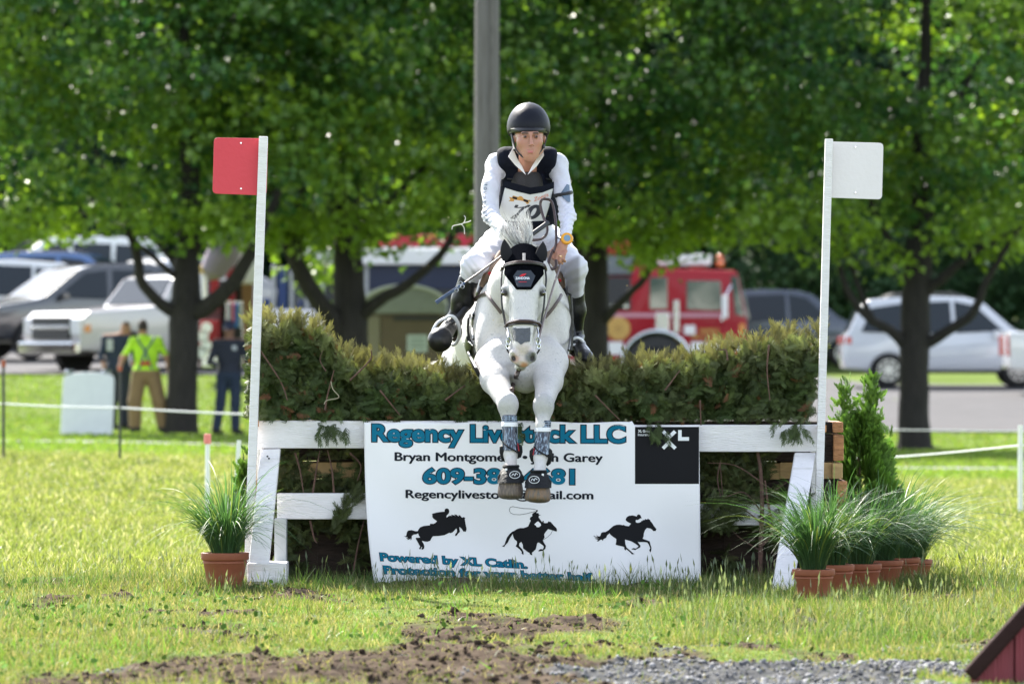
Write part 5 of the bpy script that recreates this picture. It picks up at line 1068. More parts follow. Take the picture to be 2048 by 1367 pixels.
grass('tuft_grass', 16000, 0.094, (19.0, 27.0), lambda x, d, r: r.uniform(0.035, 0.085, len(x)), lambda x, d, r: r.uniform(0.003, 0.006, len(x)), 102, ((0.08, 0.18, 0.03), (0.13, 0.22, 0.035), (0.36, 0.30, 0.14), 0.05), 'taller green grass tufts on the churned ground',
      lambda x, d: bare(x, d) * np.clip((fbm(x, d * 0.6, 4.5, 3, 17) - 0.56) * 12, 0, 1), 0.5)
grass('field_grass', 200000, 0.112, (27.4, 62.0), lambda x, d, r: r.uniform(0.03, 0.075, len(x)), lambda x, d, r: r.uniform(0.006, 0.013, len(x)) * d / 32, 103, ((0.135, 0.180, 0.042), (0.225, 0.235, 0.065), (0.36, 0.33, 0.21), 0.17), 'mown meadow grass stretching away behind the jump', lambda x, d: (35 / d) ** 0.5, 0.5, False)
grass('lawn_grass', 60000, 0.1, (60.0, 104.0), lambda x, d, r: r.uniform(0.04, 0.07, len(x)), lambda x, d, r: r.uniform(0.02, 0.05, len(x)), 104, ((0.12, 0.20, 0.03), (0.18, 0.25, 0.04), (0.3, 0.28, 0.1), 0.05), 'lawn under and before the maples',
      lambda x, d: np.where((d > 74 - 0.04 * x) & (d < 76.2 - 0.04 * x), 0, 1) * np.where((d > 99.5) & (x > -2), 0, 1), 0.5, False)
grass('tall_grass', 26000, 0.094, (21.4, 26.9), lambda x, d, r: r.uniform(0.04, 0.105, len(x)), lambda x, d, r: r.uniform(0.002, 0.0045, len(x)), 105, ((0.06, 0.12, 0.025), (0.13, 0.17, 0.04), (0.28, 0.24, 0.13), 0.12), 'longer uncut grass before the right end of the jump',
      lambda x, d: bare(x, d) * np.clip((pxof(x, d) - 1180) / 250, 0, 1) * np.clip((fbm(x, d * 0.6, 3.0, 3, 27) - 0.35) * 4, 0.1, 1), 0.3)
grass('fence_grass', 6000, 0.094, (26.0, 26.95), lambda x, d, r: r.uniform(0.04, 0.13, len(x)), lambda x, d, r: r.uniform(0.002, 0.004, len(x)), 106, ((0.05, 0.10, 0.025), (0.09, 0.14, 0.03), (0.25, 0.22, 0.12), 0.08), 'uncut grass along the foot of the banner', lambda x, d: np.clip((fbm(x, d, 3.0, 3, 29) - 0.35) * 4, 0.1, 1), 0.3)
grass('dry_thatch', 16000, 0.094, (18.7, 26.0), lambda x, d, r: r.uniform(0.015, 0.04, len(x)), lambda x, d, r: r.uniform(0.002, 0.004, len(x)), 107, ((0.20, 0.17, 0.08), (0.27, 0.23, 0.12), (0.12, 0.16, 0.04), 0.3), 'dry thatch and trampled blades on the bare earth', lambda x, d: np.clip(dirt(x, d) * 0.8 + gravel_mask(x, d) * 0.25, 0, 1), 1.3)
# seed heads
def seed_heads(n, seed, accept):
    r = np.random.RandomState(seed); d = r.uniform(20.5, 27.2, n); x = r.uniform(-1, 1, n) * 0.092 * d; k = r.rand(n) < accept(x, d); x, d = x[k], d[k]; n = len(x)
    h = r.uniform(0.07, 0.17, n); tv = [(-0.006, 0, 0), (0.006, 0, 0), (0.006, 0.78, 0.02), (-0.006, 0.78, 0.02), (0, 0.72, 0.02), (0.03, 0.84, 0.03), (0, 1.02, 0.06), (-0.03, 0.84, 0.03), (0, 0.84, 0.05), (0, 0.84, 0.0)]
    tf = [(0, 1, 2), (0, 2, 3), (4, 5, 8), (5, 6, 8), (6, 7, 8), (7, 4, 8)]
    yd = np.stack([r.normal(0, .16, n), r.normal(0, .16, n), np.ones(n)], -1); nr = r.normal(0, 1, (n, 3)) * np.array([1, 1, .2])
    c = np.array((0.17, 0.19, 0.08)) * (0.6 + 0.6 * r.rand(n, 1)) + np.array((0.0, 0.02, 0.06)) * r.rand(n, 1)
    o = scatter('seed_heads', tv, tf, frames(yd, nr, np.stack([h * 1.2, h, h], -1)), np.stack([x, d, terrain(x, d)], -1), c, BLADE); tag(o, 'flowering grass heads standing above the turf', 'grass')
seed_heads(4500, 111, lambda x, d: bare(x, d) * np.clip(0.1 + 0.9 * np.clip((pxof(x, d) - 1150) / 300, 0, 1) * (d > 21) + 0.45 * (d > 25.8) + 0.25 * (x < -1.2), 0, 1) * 0.5)
# broad leaved weeds
n = 2200; r = np.random.RandomState(121); d = r.uniform(18.8, 26.8, n); x = r.uniform(-1, 1, n) * 0.093 * d; k = r.rand(n) < bare(x, d) * np.clip((fbm(x, d, 3.0, 3, 19) - 0.48) * 9, 0, 1); x, d = x[k], d[k]; n = len(x)
yd = np.stack([r.normal(0, 1, n), r.normal(0, 1, n), r.uniform(0.2, 1.2, n)], -1); nr = np.stack([r.normal(0, .5, n), r.normal(-.3, .5, n), np.ones(n)], -1)
o = scatter('weeds', [(0, 0, 0), (0.4, 0.35, 0.05), (0.35, 0.75, 0.05), (0, 1, 0), (-0.35, 0.75, 0.05), (-0.4, 0.35, 0.05)], LEAF_F, frames(yd, nr, r.uniform(0.012, 0.032, n)), np.stack([x, d, terrain(x, d) + r.uniform(0.0, 0.035, n)], -1), np.array((0.09, 0.17, 0.03)) * (0.7 + 0.7 * r.rand(n, 1)), mat('weed_leaf', (0.05, 0.1, 0.02), 0.9, attr=True, spec=0.05))
tag(o, 'small broad leaved weeds and clover among the grass', 'weeds')
# earth clods and stones
def lumps(name, label, cat, n, dr, xr, acc, size, col, colvar, seed, flat=0.7, rough=0.35, m=None):
    r = np.random.RandomState(seed); d = r.uniform(dr[0], dr[1], n); x = r.uniform(-1, 1, n) * xr * d; k = r.rand(n) < acc(x, d); x, d = x[k], d[k]; n = len(x)
    g_ = (1 + 5 ** 0.5) / 2; ico = unit(np.array([(-1, g_, 0), (1, g_, 0), (-1, -g_, 0), (1, -g_, 0), (0, -1, g_), (0, 1, g_), (0, -1, -g_), (0, 1, -g_), (g_, 0, -1), (g_, 0, 1), (-g_, 0, -1), (-g_, 0, 1)], float))
    fc = np.array([(0, 11, 5), (0, 5, 1), (0, 1, 7), (0, 7, 10), (0, 10, 11), (1, 5, 9), (5, 11, 4), (11, 10, 2), (10, 7, 6), (7, 1, 8), (3, 9, 4), (3, 4, 2), (3, 2, 6), (3, 6, 8), (3, 8, 9), (4, 9, 5), (2, 4, 11), (6, 2, 10), (8, 6, 7), (9, 8, 1)])
    V = ico[None] * (1 + r.normal(0, rough, (n, 12, 1))) * r.uniform(0.6, 1.4, (n, 1, 3)); V[..., 2] *= flat
    a = r.rand(n) * 6.28; ca, sa = np.cos(a)[:, None], np.sin(a)[:, None]; V = np.stack([V[..., 0] * ca - V[..., 1] * sa, V[..., 0] * sa + V[..., 1] * ca, V[..., 2]], -1)
    s = size[0] * (size[1] / size[0]) ** (r.rand(n) ** 2.2); V = V * s[:, None, None] + np.stack([x, d, terrain(x, d) + s * 0.25], -1)[:, None, :]
    C = np.array(col) * (1 + colvar * r.uniform(-1, 1, (n, 1))); C = np.repeat(C[:, None, :], 12, 1)
    me = mesh_np(name, V.reshape(-1, 3), (fc[None] + (np.arange(n) * 12)[:, None, None]).reshape(-1, 3), C.reshape(-1, 3)); o = link(name, me, None, m); tag(o, label, cat, kind='stuff'); return o
CLOD = mat('earth_clod', (0.1, 0.065, 0.045), 0.95, attr=True, var=0.3, scale=80, bump=0.6, bscale=90, spec=0.0); STONE = mat('gravel_stone', (0.25, 0.25, 0.26), 0.75, attr=True, var=0.15, scale=60)
lumps('earth_clods', 'crumbled clods of churned brown earth before the jump', 'earth', 15000, (18.7, 26.5), 0.093, lambda x, d: dirt(x, d) * (1 - gravel_mask(x, d)), (0.003, 0.017), (0.070, 0.052, 0.040), 0.6, 131, 0.75, 0.35, CLOD)
lumps('gravel', 'grey crushed stone gravel at the lower right edge', 'gravel', 26000, (18.6, 21.5), 0.093, lambda x, d: gravel_mask(x, d), (0.003, 0.012), (0.115, 0.116, 0.125), 0.7, 132, 0.75, 0.28, STONE)
# ------------------------------------------------------------------ the horse
HB = P(1040, 700, 27.6)
horse = empty('horse', HB, 'light grey horse in black ear bonnet jumping over the brush toward the viewer', 'horse')
def c(px, py, d): return np.array(P(px, py, d))
def pr(r, d=27.0): return PX(r, d)
hf = Field((-0.62, 25.95, 0.15), (0.42, 30.15, 1.78), 0.0075)
def hc(a, b, ra, rb, k=0.03, op='u', sq=(1, 1, 1)): hf.cone(c(*a), c(*b), pr(ra, a[2]), pr(rb, b[2]), k, op, sq)
def he(p, r, k=0.03, op='u', rot=None): hf.ell(c(*p), [pr(v, p[2]) for v in r], k, op, rot)
# trunk
he((1046, 655, 27.45), (93, 150, 110), 0.05)
he((1030, 655, 28.05), (103, 190, 110), 0.10); he((1015, 660, 28.55), (108, 170, 108), 0.10)
he((1000, 690, 29.05), (98, 150, 105), 0.10); he((992, 715, 29.3), (90, 90, 90), 0.08)
he((1044, 590, 27.75), (48, 130, 60), 0.10)
# neck, from the withers to the poll
hc((1045, 625, 27.42), (1047, 570, 27.05), 82, 62, 0.10); hc((1047, 575, 27.1), (1048, 528, 26.76), 58, 33, 0.06)
# shoulders and breast
he((996, 672, 27.22), (44, 60, 78), 0.06, rot=(0, 8, 0)); he((1090, 668, 27.22), (44, 60, 78), 0.06, rot=(0, -8, 0))
he((1003, 722, 27.02), (42, 48, 46), 0.05); he((1087, 720, 27.02), (42, 48, 46), 0.05); he((1048, 735, 27.2), (46, 48, 52), 0.05); he((1050, 744, 27.0), (36, 44, 43), 0.03)
# forelegs
def foreleg(el, fa, kn, ca, fe, pa, w=1.0):
    hc(el, fa, 36, 27, 0.04); hc(fa, kn, 27, 18, 0.03); he((kn[0], kn[1] - 2, kn[2]), (20.5, 19, 25), 0.02)
    hc((kn[0], kn[1] + 12, kn[2]), ca, 16, 13, 0.015); hc(ca, fe, 12, 12.5, 0.01); he(fe, (14, 15, 14), 0.015); hc(fe, pa, 12, 12.5, 0.01)
foreleg((984, 728, 26.98), (990, 760, 26.85), (1016, 810, 26.62), (1018, 850, 26.6), (1021, 908, 26.56), (1022, 940, 26.5))
foreleg((1100, 725, 26.98), (1097, 762, 26.85), (1087, 812, 26.6), (1084, 852, 26.56), (1081, 915, 26.52), (1079, 948, 26.46))
for s in (-1, 1):
    hc((1046 + s * 40, 650, 27.06), (1046 + s * 27, 735, 26.97), 4, 4, 0.03, 'sub'); hc((1046 + s * 74, 690, 27.02), (1046 + s * 66, 735, 26.90), 2, 2, 0.02, 'sub')
hc((1046, 690, 27.08), (1047, 765, 27.06), 2.5, 2, 0.022, 'sub')
# hind legs trailing behind the brush
for dx in (-46, 46):
    x = 985 + dx; hc((x, 745, 29.2), (x - 3, 810, 29.35), 62, 40, 0.06); hc((x - 3, 810, 29.35), (x - 2, 875, 29.75), 38, 19, 0.04)
    hc((x - 2, 875, 29.75), (x, 960, 29.72), 17, 12, 0.02); hc((x, 960, 29.72), (x + 1, 1000, 29.65), 13, 12, 0.02)
# head
hc((1048, 524, 26.64), (1048, 560, 26.50), 34, 38, 0.04, sq=(1, 1.0, 1)); he((1048, 585, 26.50), (36, 40, 36), 0.03)
he((1022, 600, 26.62), (20, 48, 42), 0.03); he((1074, 600, 26.62), (20, 48, 42), 0.03)
hc((1048, 590, 26.42), (1046, 690, 26.30), 25, 17, 0.04, sq=(1.05, 1, 1)); hc((1047, 620, 26.52), (1046, 700, 26.42), 30, 19, 0.04)
he((1046, 652, 26.42), (26, 30, 28), 0.03)
he((1046, 706, 26.33), (20, 24, 24), 0.03); he((1045, 722, 26.30), (17, 15, 13), 0.02)
he((1028, 711, 26.29), (10, 13, 14), 0.012); he((1064, 711, 26.29), (10, 13, 14), 0.012)
he((1041, 733, 26.35), (12, 14, 9), 0.012)
for s in (-1, 1):
    he((1047 + s * 36, 577, 26.47), (9, 13, 8), 0.012)                      # brow bone
    he((1047 + s * 43, 590, 26.47), (8, 11, 8), 0.008, 'sub'); he((1047 + s * 37, 586, 26.455), (6.5, 8, 7), 0.003)   # orbit, eyeball
    he((1046 + s * 19, 715, 26.262), (5.6, 11, 11), 0.004, 'sub', (0, s * 20, 0))                     # nostril
    hc((1047 + s * 24, 605, 26.42), (1046 + s * 26, 655, 26.40), 5, 2, 0.015)                  # facial crest
he((1042, 727, 26.262), (12, 5, 1.6), 0.003, 'sub')
HORSE_C = (0.58, 0.555, 0.54)
def horse_col(p):
    C = np.tile(np.array(HORSE_C), (len(p), 1))
    grey = (0.16, 0.16, 0.17); pink = (0.50, 0.27, 0.22)
    n = fbm(p[:, 0] + p[:, 1] * 0.7, p[:, 2], 14, 4, 2)[:, None]; n2 = fbm(p[:, 0] - p[:, 1] * 0.5, p[:, 2], 60, 3, 7)[:, None]
    def W(q, r0, r1): return sphere_w(p, c(*q), pr(r0, q[2]), pr(r1, q[2]))
    C = mixc(C, (0.40, 0.40, 0.40), np.clip((n - 0.5) * 3, 0, 1) * 0.35)
    for s in (-1, 1):
        side = W((1047 + s * 34, 618, 26.45), 12, 42); C = mixc(C, (0.25, 0.25, 0.26), side * np.clip((n2 - 0.42) * 5, 0, 1) * 0.6)
        C = mixc(C, grey, W((1047 + s * 40, 586, 26.44), 8, 17) * 0.85); C = mixc(C, (0.015, 0.012, 0.01), W((1047 + s * 38, 586, 26.44), 5.5, 8))
    for kx in ((1016, 810, 26.60), (1087, 812, 26.58)): C = mixc(C, (0.36, 0.36, 0.37), W(kx, 14, 40) * 0.65 * (0.4 + n))
    C = mixc(C, (0.56, 0.48, 0.46), W((1046, 706, 26.27), 14, 30)); C = mixc(C, pink, W((1030, 718, 26.27), 4, 13) * 0.8); C = mixc(C, grey, W((1046, 735, 26.33), 6, 12) * 0.7)
    C = mixc(C, grey, W((1062, 714, 26.27), 8, 17)); C = mixc(C, (0.45, 0.22, 0.12), W((1048, 731, 26.28), 4, 13)); C = mixc(C, (0.12, 0.10, 0.09), W((1037, 729, 26.29), 3, 9))
    for s in (-1, 1): C = mixc(C, (0.02, 0.014, 0.013), W((1046 + s * 19.5, 717, 26.29), 5.5, 9))
    C = mixc(C, (0.5, 0.42, 0.38), W((1022, 935, 26.5), 10, 25) * 0.5); C = mixc(C, (0.5, 0.42, 0.38), W((1080, 945, 26.5), 10, 25) * 0.5)
    C = mixc(C, (0.33, 0.33, 0.34), W((1046, 760, 27.1), 10, 50) * 0.25)
    return C
HORSE_M = mat('horse_coat', HORSE_C, 0.55, attr=True, var=0.09, scale=70, bump=0.2, bscale=90, sheen=0.1, col2=(0.27, 0.27, 0.275), thr=(0.60, 0.78), detail=3)
hbody = hf.obj('body', HORSE_M, horse, colf=horse_col)
hbvh = BVHTree.FromObject(hbody, bpy.context.evaluated_depsgraph_get()) if False else None
def bvh_of(o):
    off = origin(o.parent) if o.parent else Vector((0, 0, 0)); me = o.data
    return BVHTree.FromPolygons([v.co + off for v in me.vertices], [tuple(p.vertices) for p in me.polygons])
hb = bvh_of(hbody)
CAMP = Vector((0, 0, CH))
def on(px, py, lift=0.004, bv=None, dflt=None):
    """nearest point of the horse (or bv) along the line of sight, lifted off the skin"""
    dr = (P(px, py, 27) - CAMP).normalized(); h = (bv or hb).ray_cast(CAMP + dr * 20, dr, 12)
    if h[0] is None: return P(px, py, dflt or 26.5)
    return h[0] + h[1].normalized() * lift if h[1].dot(dr) < 0 else h[0] - dr * lift
def strap(name, pts, w, m=BLACK_LEATHER, lift=0.004, fn=None, flat=0.35, parent=None, d=None, n=8):
    mb = MB(); q = []
    for p in pts:
        if len(p) == 3: q.append(P(*p))
        else: q.append((fn or on)(p[0], p[1], lift))
    poly_tube(mb, q, [PX(w / 2, 26.6)] * len(q), n); return mb.build(name, m, parent or horse, smooth=True)
# eyes, hooves
EYE = mat('horse_eye', (0.02, 0.008, 0.004), 0.05, spec=1.0, coat=1.0)
for s in (-1, 1):
    mb = MB(); q = c(1047 + s * 38.5, 586, 26.452); mb.lathe(q, [(pr(r_), pr(z_)) for r_, z_ in ((0.3, -6), (3.5, -5), (5.5, -2.5), (6, 0), (5.5, 2.5), (3.5, 5), (0.3, 6))], 14); mb.build('eye', EYE, horse, smooth=True)
HOOF = mat('hoof_horn', (0.24, 0.15, 0.09), 0.55, var=0.35, scale=30, stretch=(4, 4, 0.6), bump=0.3, bscale=60, col2=(0.10, 0.085, 0.075), thr=(0.4, 0.62)); HOOF2 = mat('hoof_horn_dark', (0.13, 0.10, 0.085), 0.6, var=0.3, scale=30, stretch=(4, 4, 0.6), bump=0.3, bscale=60, col2=(0.2, 0.15, 0.11), thr=(0.5, 0.7))
def hoof(top, bot, rt, rb, m, parent=horse, d=26.45):
    T_ = P(top[0], top[1], top[2]); B_ = P(bot[0], bot[1], bot[2]); z = (T_ - B_).normalized(); x = Vector((1, 0, 0)); x = (x - z * x.dot(z)).normalized(); y = z.cross(x)
    M = Matrix((x, y, z)).transposed(); H = (T_ - B_).length; a, b = pr(rt, d), pr(rb, d)
    mb = MB(); mb.lathe(B_, [(b * 0.3, -H * 0.13), (b * 0.62, -H * 0.10), (b * 0.84, -H * 0.045), (b * 0.95, H * 0.02), (b * 0.99, H * 0.1), (b, H * 0.2), (b * 0.97, H * 0.5), (a * 1.03, H * 0.9), (a, H), (a * 0.8, H * 1.08)], 32, M)
    return mb.build('hoof', m, parent, smooth=True)
hoof((1021.5, 955, 26.475), (1020.5, 993, 26.465), 21, 25.5, HOOF2); hoof((1077, 965, 26.435), (1075, 1000, 26.425), 21, 26, HOOF)
for dx in (-46, 46): hoof((986 + dx, 1000, 29.65), (986 + dx, 1045, 29.62), 24, 28, HOOF2)
# boots
PLAID = mat('boot_wrap', (0.02, 0.028, 0.045), 0.22, var=0.6, scale=28, stretch=(5, 5, 0.5), coat=0.8, col2=(0.20, 0.26, 0.33), thr=(0.50, 0.62)); WB = mat('white_band', (0.75, 0.75, 0.76), 0.5); BOOTB = mat('boot_black', (0.008, 0.0085, 0.010), 0.6, spec=0.25, var=0.2, scale=20, bump=0.3, bscale=50); REDT = mat('red_trim', (0.35, 0.01, 0.02), 0.5)
def lathe_px(name, prof, m, parent, d, ys=1.0, n=28):
    """prof: (cx, py, r) in photo pixels"""
    mb = MB(); vs = []; N = len(prof)
    for (x, y, r, dd) in prof:
        q = P(x, y, dd)
        for k in range(n):
            a = 2 * math.pi * k / n; mb.v.append((q.x + PX(r, d) * math.cos(a), q.y + PX(r, d) * ys * math.sin(a), q.z))
    for i in range(N - 1):
        for k in range(n): mb.f.append((i * n + k, i * n + (k + 1) % n, (i + 1) * n + (k + 1) % n, (i + 1) * n + k))
    return mb.build(name, m, parent, smooth=True)
for (x0, y0, x1, y1, d0, d1, side) in ((1018.5, 829, 1022, 905, 26.61, 26.56, -1), (1087, 840, 1082, 913, 26.58, 26.52, 1)):
    L = lambda t: (x0 + (x1 - x0) * t, y0 + (y1 - y0) * t); D_ = lambda t: d0 + (d1 - d0) * t
    bt = lathe_px('tendon_boot', [(*L(0), 14.5, D_(0)), (*L(0.02), 15.4, D_(0)), (*L(0.3), 15.8, D_(.3)), (*L(0.6), 15.2, D_(.6)), (*L(0.8), 16.5, D_(.8)), (*L(0.93), 16.6, D_(.93))], PLAID, horse, 26.55, 1.15)
    lathe_px('band', [(*L(0.19), 15.8, D_(.2)), (*L(0.20), 16.4, D_(.2)), (*L(0.30), 16.6, D_(.3)), (*L(0.31), 15.9, D_(.3))], WB, bt, 26.55, 1.16)
    for k in range(5):
        t = 0.04 + k * 0.03; lathe_px('strap_line', [(*L(t), 15.5, D_(t)), (*L(t + 0.008), 15.9, D_(t)), (*L(t + 0.016), 15.5, D_(t))], mat('pale_line', (0.25, 0.32, 0.42), 0.4), bt, 26.55, 1.16) if k % 2 == 0 else None
    for s in (-1, 1):
        big_ = 1.25 if s == side else 0.85; xx = L(1.02)[0] + s * 15; mb = MB()
        mb.lathe(P(xx, L(1.0)[1] - 2, D_(1) + 0.01), [(pr(0.5), -pr(16 * big_)), (pr(6), -pr(12 * big_)), (pr(8.2), 0), (pr(6.5), pr(11)), (pr(0.5), pr(16))], 14, Matrix.Rotation(rad(s * 6), 3, 'Y')); mb.build('fetlock_cup', BOOTB, bt, smooth=True)
    mb = MB(); mb.tube([P(L(.72)[0] - 16, L(.72)[1], D_(.72) - 0.02), P(L(.86)[0] - 6, L(.86)[1] - 1, D_(.86) - 0.045), P(L(.9)[0] + 8, L(.9)[1] + 3, D_(.9) - 0.045), P(L(1.0)[0] + 17, L(1.0)[1] + 2, D_(1) - 0.02)], 0.0035, 6); mb.build('edge_binding', BOOTB, bt, smooth=True)
    mb = MB(); mb.tube([P(L(.8)[0] + side * -14, L(.8)[1] - 4, D_(.8) - 0.02), P(L(.98)[0] + side * -16, L(.98)[1] - 2, D_(.98) - 0.025)], 0.0025, 6); mb.build('trim', REDT, bt, smooth=True)
for (x, y, d0, r) in ((1021.5, 929, 26.5, 25), (1076.5, 939, 26.46, 25.5)):
    bb = lathe_px('bell_boot', [(x + .5, y, 15.5, d0), (x + .5, y + 3, 17.5, d0), (x, y + 6, 16, d0), (x, y + 14, 22, d0 - 0.01), (x - .3, y + 27, r, d0 - 0.025), (x - .5, y + 36, r + 1.6, d0 - 0.038), (x - .5, y + 35, r - 2, d0 - 0.038)], BOOTB, horse, 26.47, 1.05)
    sx = 1 if x < 1050 else -1; ex = x + sx * 8; bbv = bvh_of(bb); onl = lambda px_, py_, l=0.002: on(px_, py_, l, bbv, d0 - 0.06)
    for nm_, pl_ in (('logo_ring', [(ex + 10 * math.cos(a), y + 20 + 7 * math.sin(a)) for a in [2 * math.pi * k / 14 for k in range(15)]]), ('logo_mark', [(ex - 6, y + 22), (ex - 3, y + 18), (ex, y + 22), (ex + 2, y + 17), (ex + 6, y + 20)])):
        strap(nm_, pl_, 1.3, PRINT_W, 0.001, onl, parent=bb, n=5)
    mb = MB(); mb.box(P(x - sx * 9, y + 13, d0 - PX(20, d0)), (0.010, 0.006, 0.026)); mb.build('tab', PRINT_W, bb, bevel=0.002)
    for s in (-1, 1):
        mb = MB(); q = P(x + s * 21, y + 27, d0 - 0.035); mb.lathe(q, [(0.002, -0.022), (0.012, -0.014), (0.014, 0.006), (0.006, 0.02)], 12); mb.build('overlap_flap', BOOTB, bb, smooth=True)

# ear bonnet: a shell over the forehead and poll
ff = Field((-0.12, 26.25, 1.33), (0.24, 27.0, 1.72), 0.004)
def fc_(a, b, ra, rb, k=0.03, sq=(1, 1, 1)): ff.cone(c(*a), c(*b), pr(ra, a[2]), pr(rb, b[2]), k, 'u', sq)
fc_((1048, 524, 26.64), (1048, 560, 26.50), 36.2, 40.2, 0.04); ff.ell(c(1048, 585, 26.50), [pr(37.8), pr(42), pr(38)], 0.03)
fc_((1048, 590, 26.42), (1046, 690, 26.30), 27, 19, 0.04, (1.05, 1, 1)); ff.cone(c(1048, 518, 26.72), c(1048, 526, 26.66), pr(27), pr(34), 0.03)
def bonnet_clip(X, Y, Z):
    px = X / Y * F + CX; py = CY - (Z - CH) / Y * F; u = np.abs(px - 1048)
    low = np.where(u < 15, 579, np.where(u < 44, 579 - (u - 15) * 36 / 29, 543)); return np.maximum((py - low) / 420.0, (Y - 26.78) * 1.0)
ff.clip(bonnet_clip)
BON = mat('bonnet_black', (0.006, 0.0065, 0.009), 0.95, spec=0.0, var=0.3, scale=160, bump=1.0, bscale=230)
bon = ff.obj('ear_bonnet', BON, horse); bonv = bvh_of(bon)
onb = lambda px, py, lift=0.003: on(px, py, lift, bonv, 26.5)
FLEECE = mat('bonnet_panel', (0.018, 0.024, 0.038), 0.6, bump=0.1)
patch('forehead_panel', [(1027, 552), (1035, 541), (1061, 541), (1070, 552), (1061, 574), (1035, 574)], 0.003, FLEECE, bon, onb)
patch('bonnet_logo', [(1039, 553), (1045, 548.5), (1053, 547.5), (1049, 552), (1042, 554)], 0.0055, mat('logo_red', (0.6, 0.01, 0.02), 0.5), bon, onb, 3)
patch('bonnet_line', [(1038, 564.6), (1053, 564.6), (1053, 565.6), (1038, 565.6)], 0.0055, MATS['logo_red'], bon, onb, 3)
put_text('lettering', 'ZANDONA', ((1032, 560), (1059, 560), (1032, 555)), lambda x, y: onb(x, y, 0.0058), PRINT_W, bon, 0.03)
patch('poll_stripe', [(1045, 507), (1051, 507), (1051, 523), (1045, 523)], 0.003, FLEECE, bon, onb, 3)
EARM = mat('ear_black', (0.006, 0.006, 0.008), 0.9)
for (bx, by, tx, ty, w_, s) in ((1015, 522, 1008.5, 478, 12, -1), (1081, 522, 1086, 482.5, 12, 1)):
    mb = MB(); A = P(bx, by, 26.565); B_ = P(tx, ty, 26.58); K = 9; rows = []
    for i in range(K):
        t = i / (K - 1); q = A.lerp(B_, t); ww = PX(w_, 26.6) * math.sin(math.pi * min(1, 0.28 + 0.72 * t)) ** 0.8 * (1.02 if t < 0.5 else 1); ww = max(ww, 0.0015)
        for k in range(14):
            a = 2 * math.pi * k / 14; dep = 0.55 * ww * math.sin(a); mb.v.append((q.x + ww * math.cos(a), q.y + dep + (0.012 if math.sin(a) < 0 else 0) * (1 - abs(math.cos(a))) * (1 - t), q.z))
    for i in range(K - 1):
        for k in range(14): mb.f.append((i * 14 + k, i * 14 + (k + 1) % 14, (i + 1) * 14 + (k + 1) % 14, (i + 1) * 14 + k))
    mb.f.append(tuple((K - 1) * 14 + k for k in range(14))); mb.build('ear', EARM, horse, smooth=True)
# nose patch
patch('nose_patch', [(1026.5, 656), (1031, 655), (1035, 657), (1044, 656), (1051, 656.5), (1060, 655), (1060.5, 668), (1059, 683), (1050, 684), (1042, 689), (1036, 684), (1027, 680), (1026, 672), (1027.5, 664)], 0.0028, mat('patch_grey', (0.09, 0.095, 0.11), 0.8, var=0.15, scale=60, bump=0.4, bscale=120), horse, on, 3)
# bridle
bridle = horse
strap('browband', [(1003, 541, 26.62), (1005, 536, 26.53), (1012, 531), (1030, 527), (1048, 526), (1066, 527), (1083, 530), (1090, 534, 26.53), (1092, 540, 26.62)], 6.5, BROWN_LEATHER, 0.007, lambda x, y, l: onb(x, y, l))
strap('browband_padding', [(1006, 539, 26.54), (1014, 534), (1030, 530.5), (1048, 529.5), (1066, 530.5), (1082, 533.5), (1088, 538, 26.54)], 3.5, BLACK_LEATHER, 0.010, lambda x, y, l: onb(x, y, l))
strap('noseband', [(1011, 652, 26.50), (1014, 650, 26.42), (1020, 646), (1032, 643.5), (1047, 643), (1062, 643.5), (1074, 645.5), (1080, 650, 26.42), (1083, 652, 26.50)], 7.5, BROWN_LEATHER, 0.005)
strap('noseband_strap', [(1013, 655, 26.45), (1020, 651), (1033, 648.5), (1047, 648), (1062, 648.5), (1074, 651), (1081, 655, 26.45)], 3, BLACK_LEATHER, 0.007)
for pts in ([(1004, 541, 26.56), (1002.5, 560, 26.52), (1003, 583, 26.47), (1004, 610, 26.45), (1008, 635, 26.44), (1012, 655, 26.42), (1016, 672, 26.37), (1018, 690, 26.35)],
            [(1091, 541, 26.56), (1092.5, 560, 26.52), (1090, 583, 26.47), (1088, 610, 26.45), (1084, 635, 26.44), (1081, 655, 26.42), (1078, 672, 26.37), (1075, 690, 26.35)]): strap('cheek_strap', pts, 4)
for s, x in ((-1, 1017), (1, 1076)):
    for k, (dx, dy, r_) in enumerate(((0, 682, 5.5), (-s * -1.5, 692, 4))):
        mb = MB(); ring = [P(x + dx + r_ * math.cos(a) * 0.8, dy + r_ * math.sin(a) * 1.3, 26.33) for a in [2 * math.pi * i / 14 for i in range(15)]]; mb.tube(ring, 0.0032, 6); mb.build('bit_ring', STEEL, horse, smooth=True)
    mb = MB(); mb.tube([P(x - 2, 655, 26.37), P(x + 1, 668, 26.34), P(x - 1, 680, 26.33), P(x + 1, 697, 26.34)], 0.004, 6); mb.build('bit_cheek', STEEL, horse)
    strap('chin_strap', [(x, 684, 26.34), (x - s * -2, 700, 26.38), (x - s * 8, 712, 26.45)], 4)
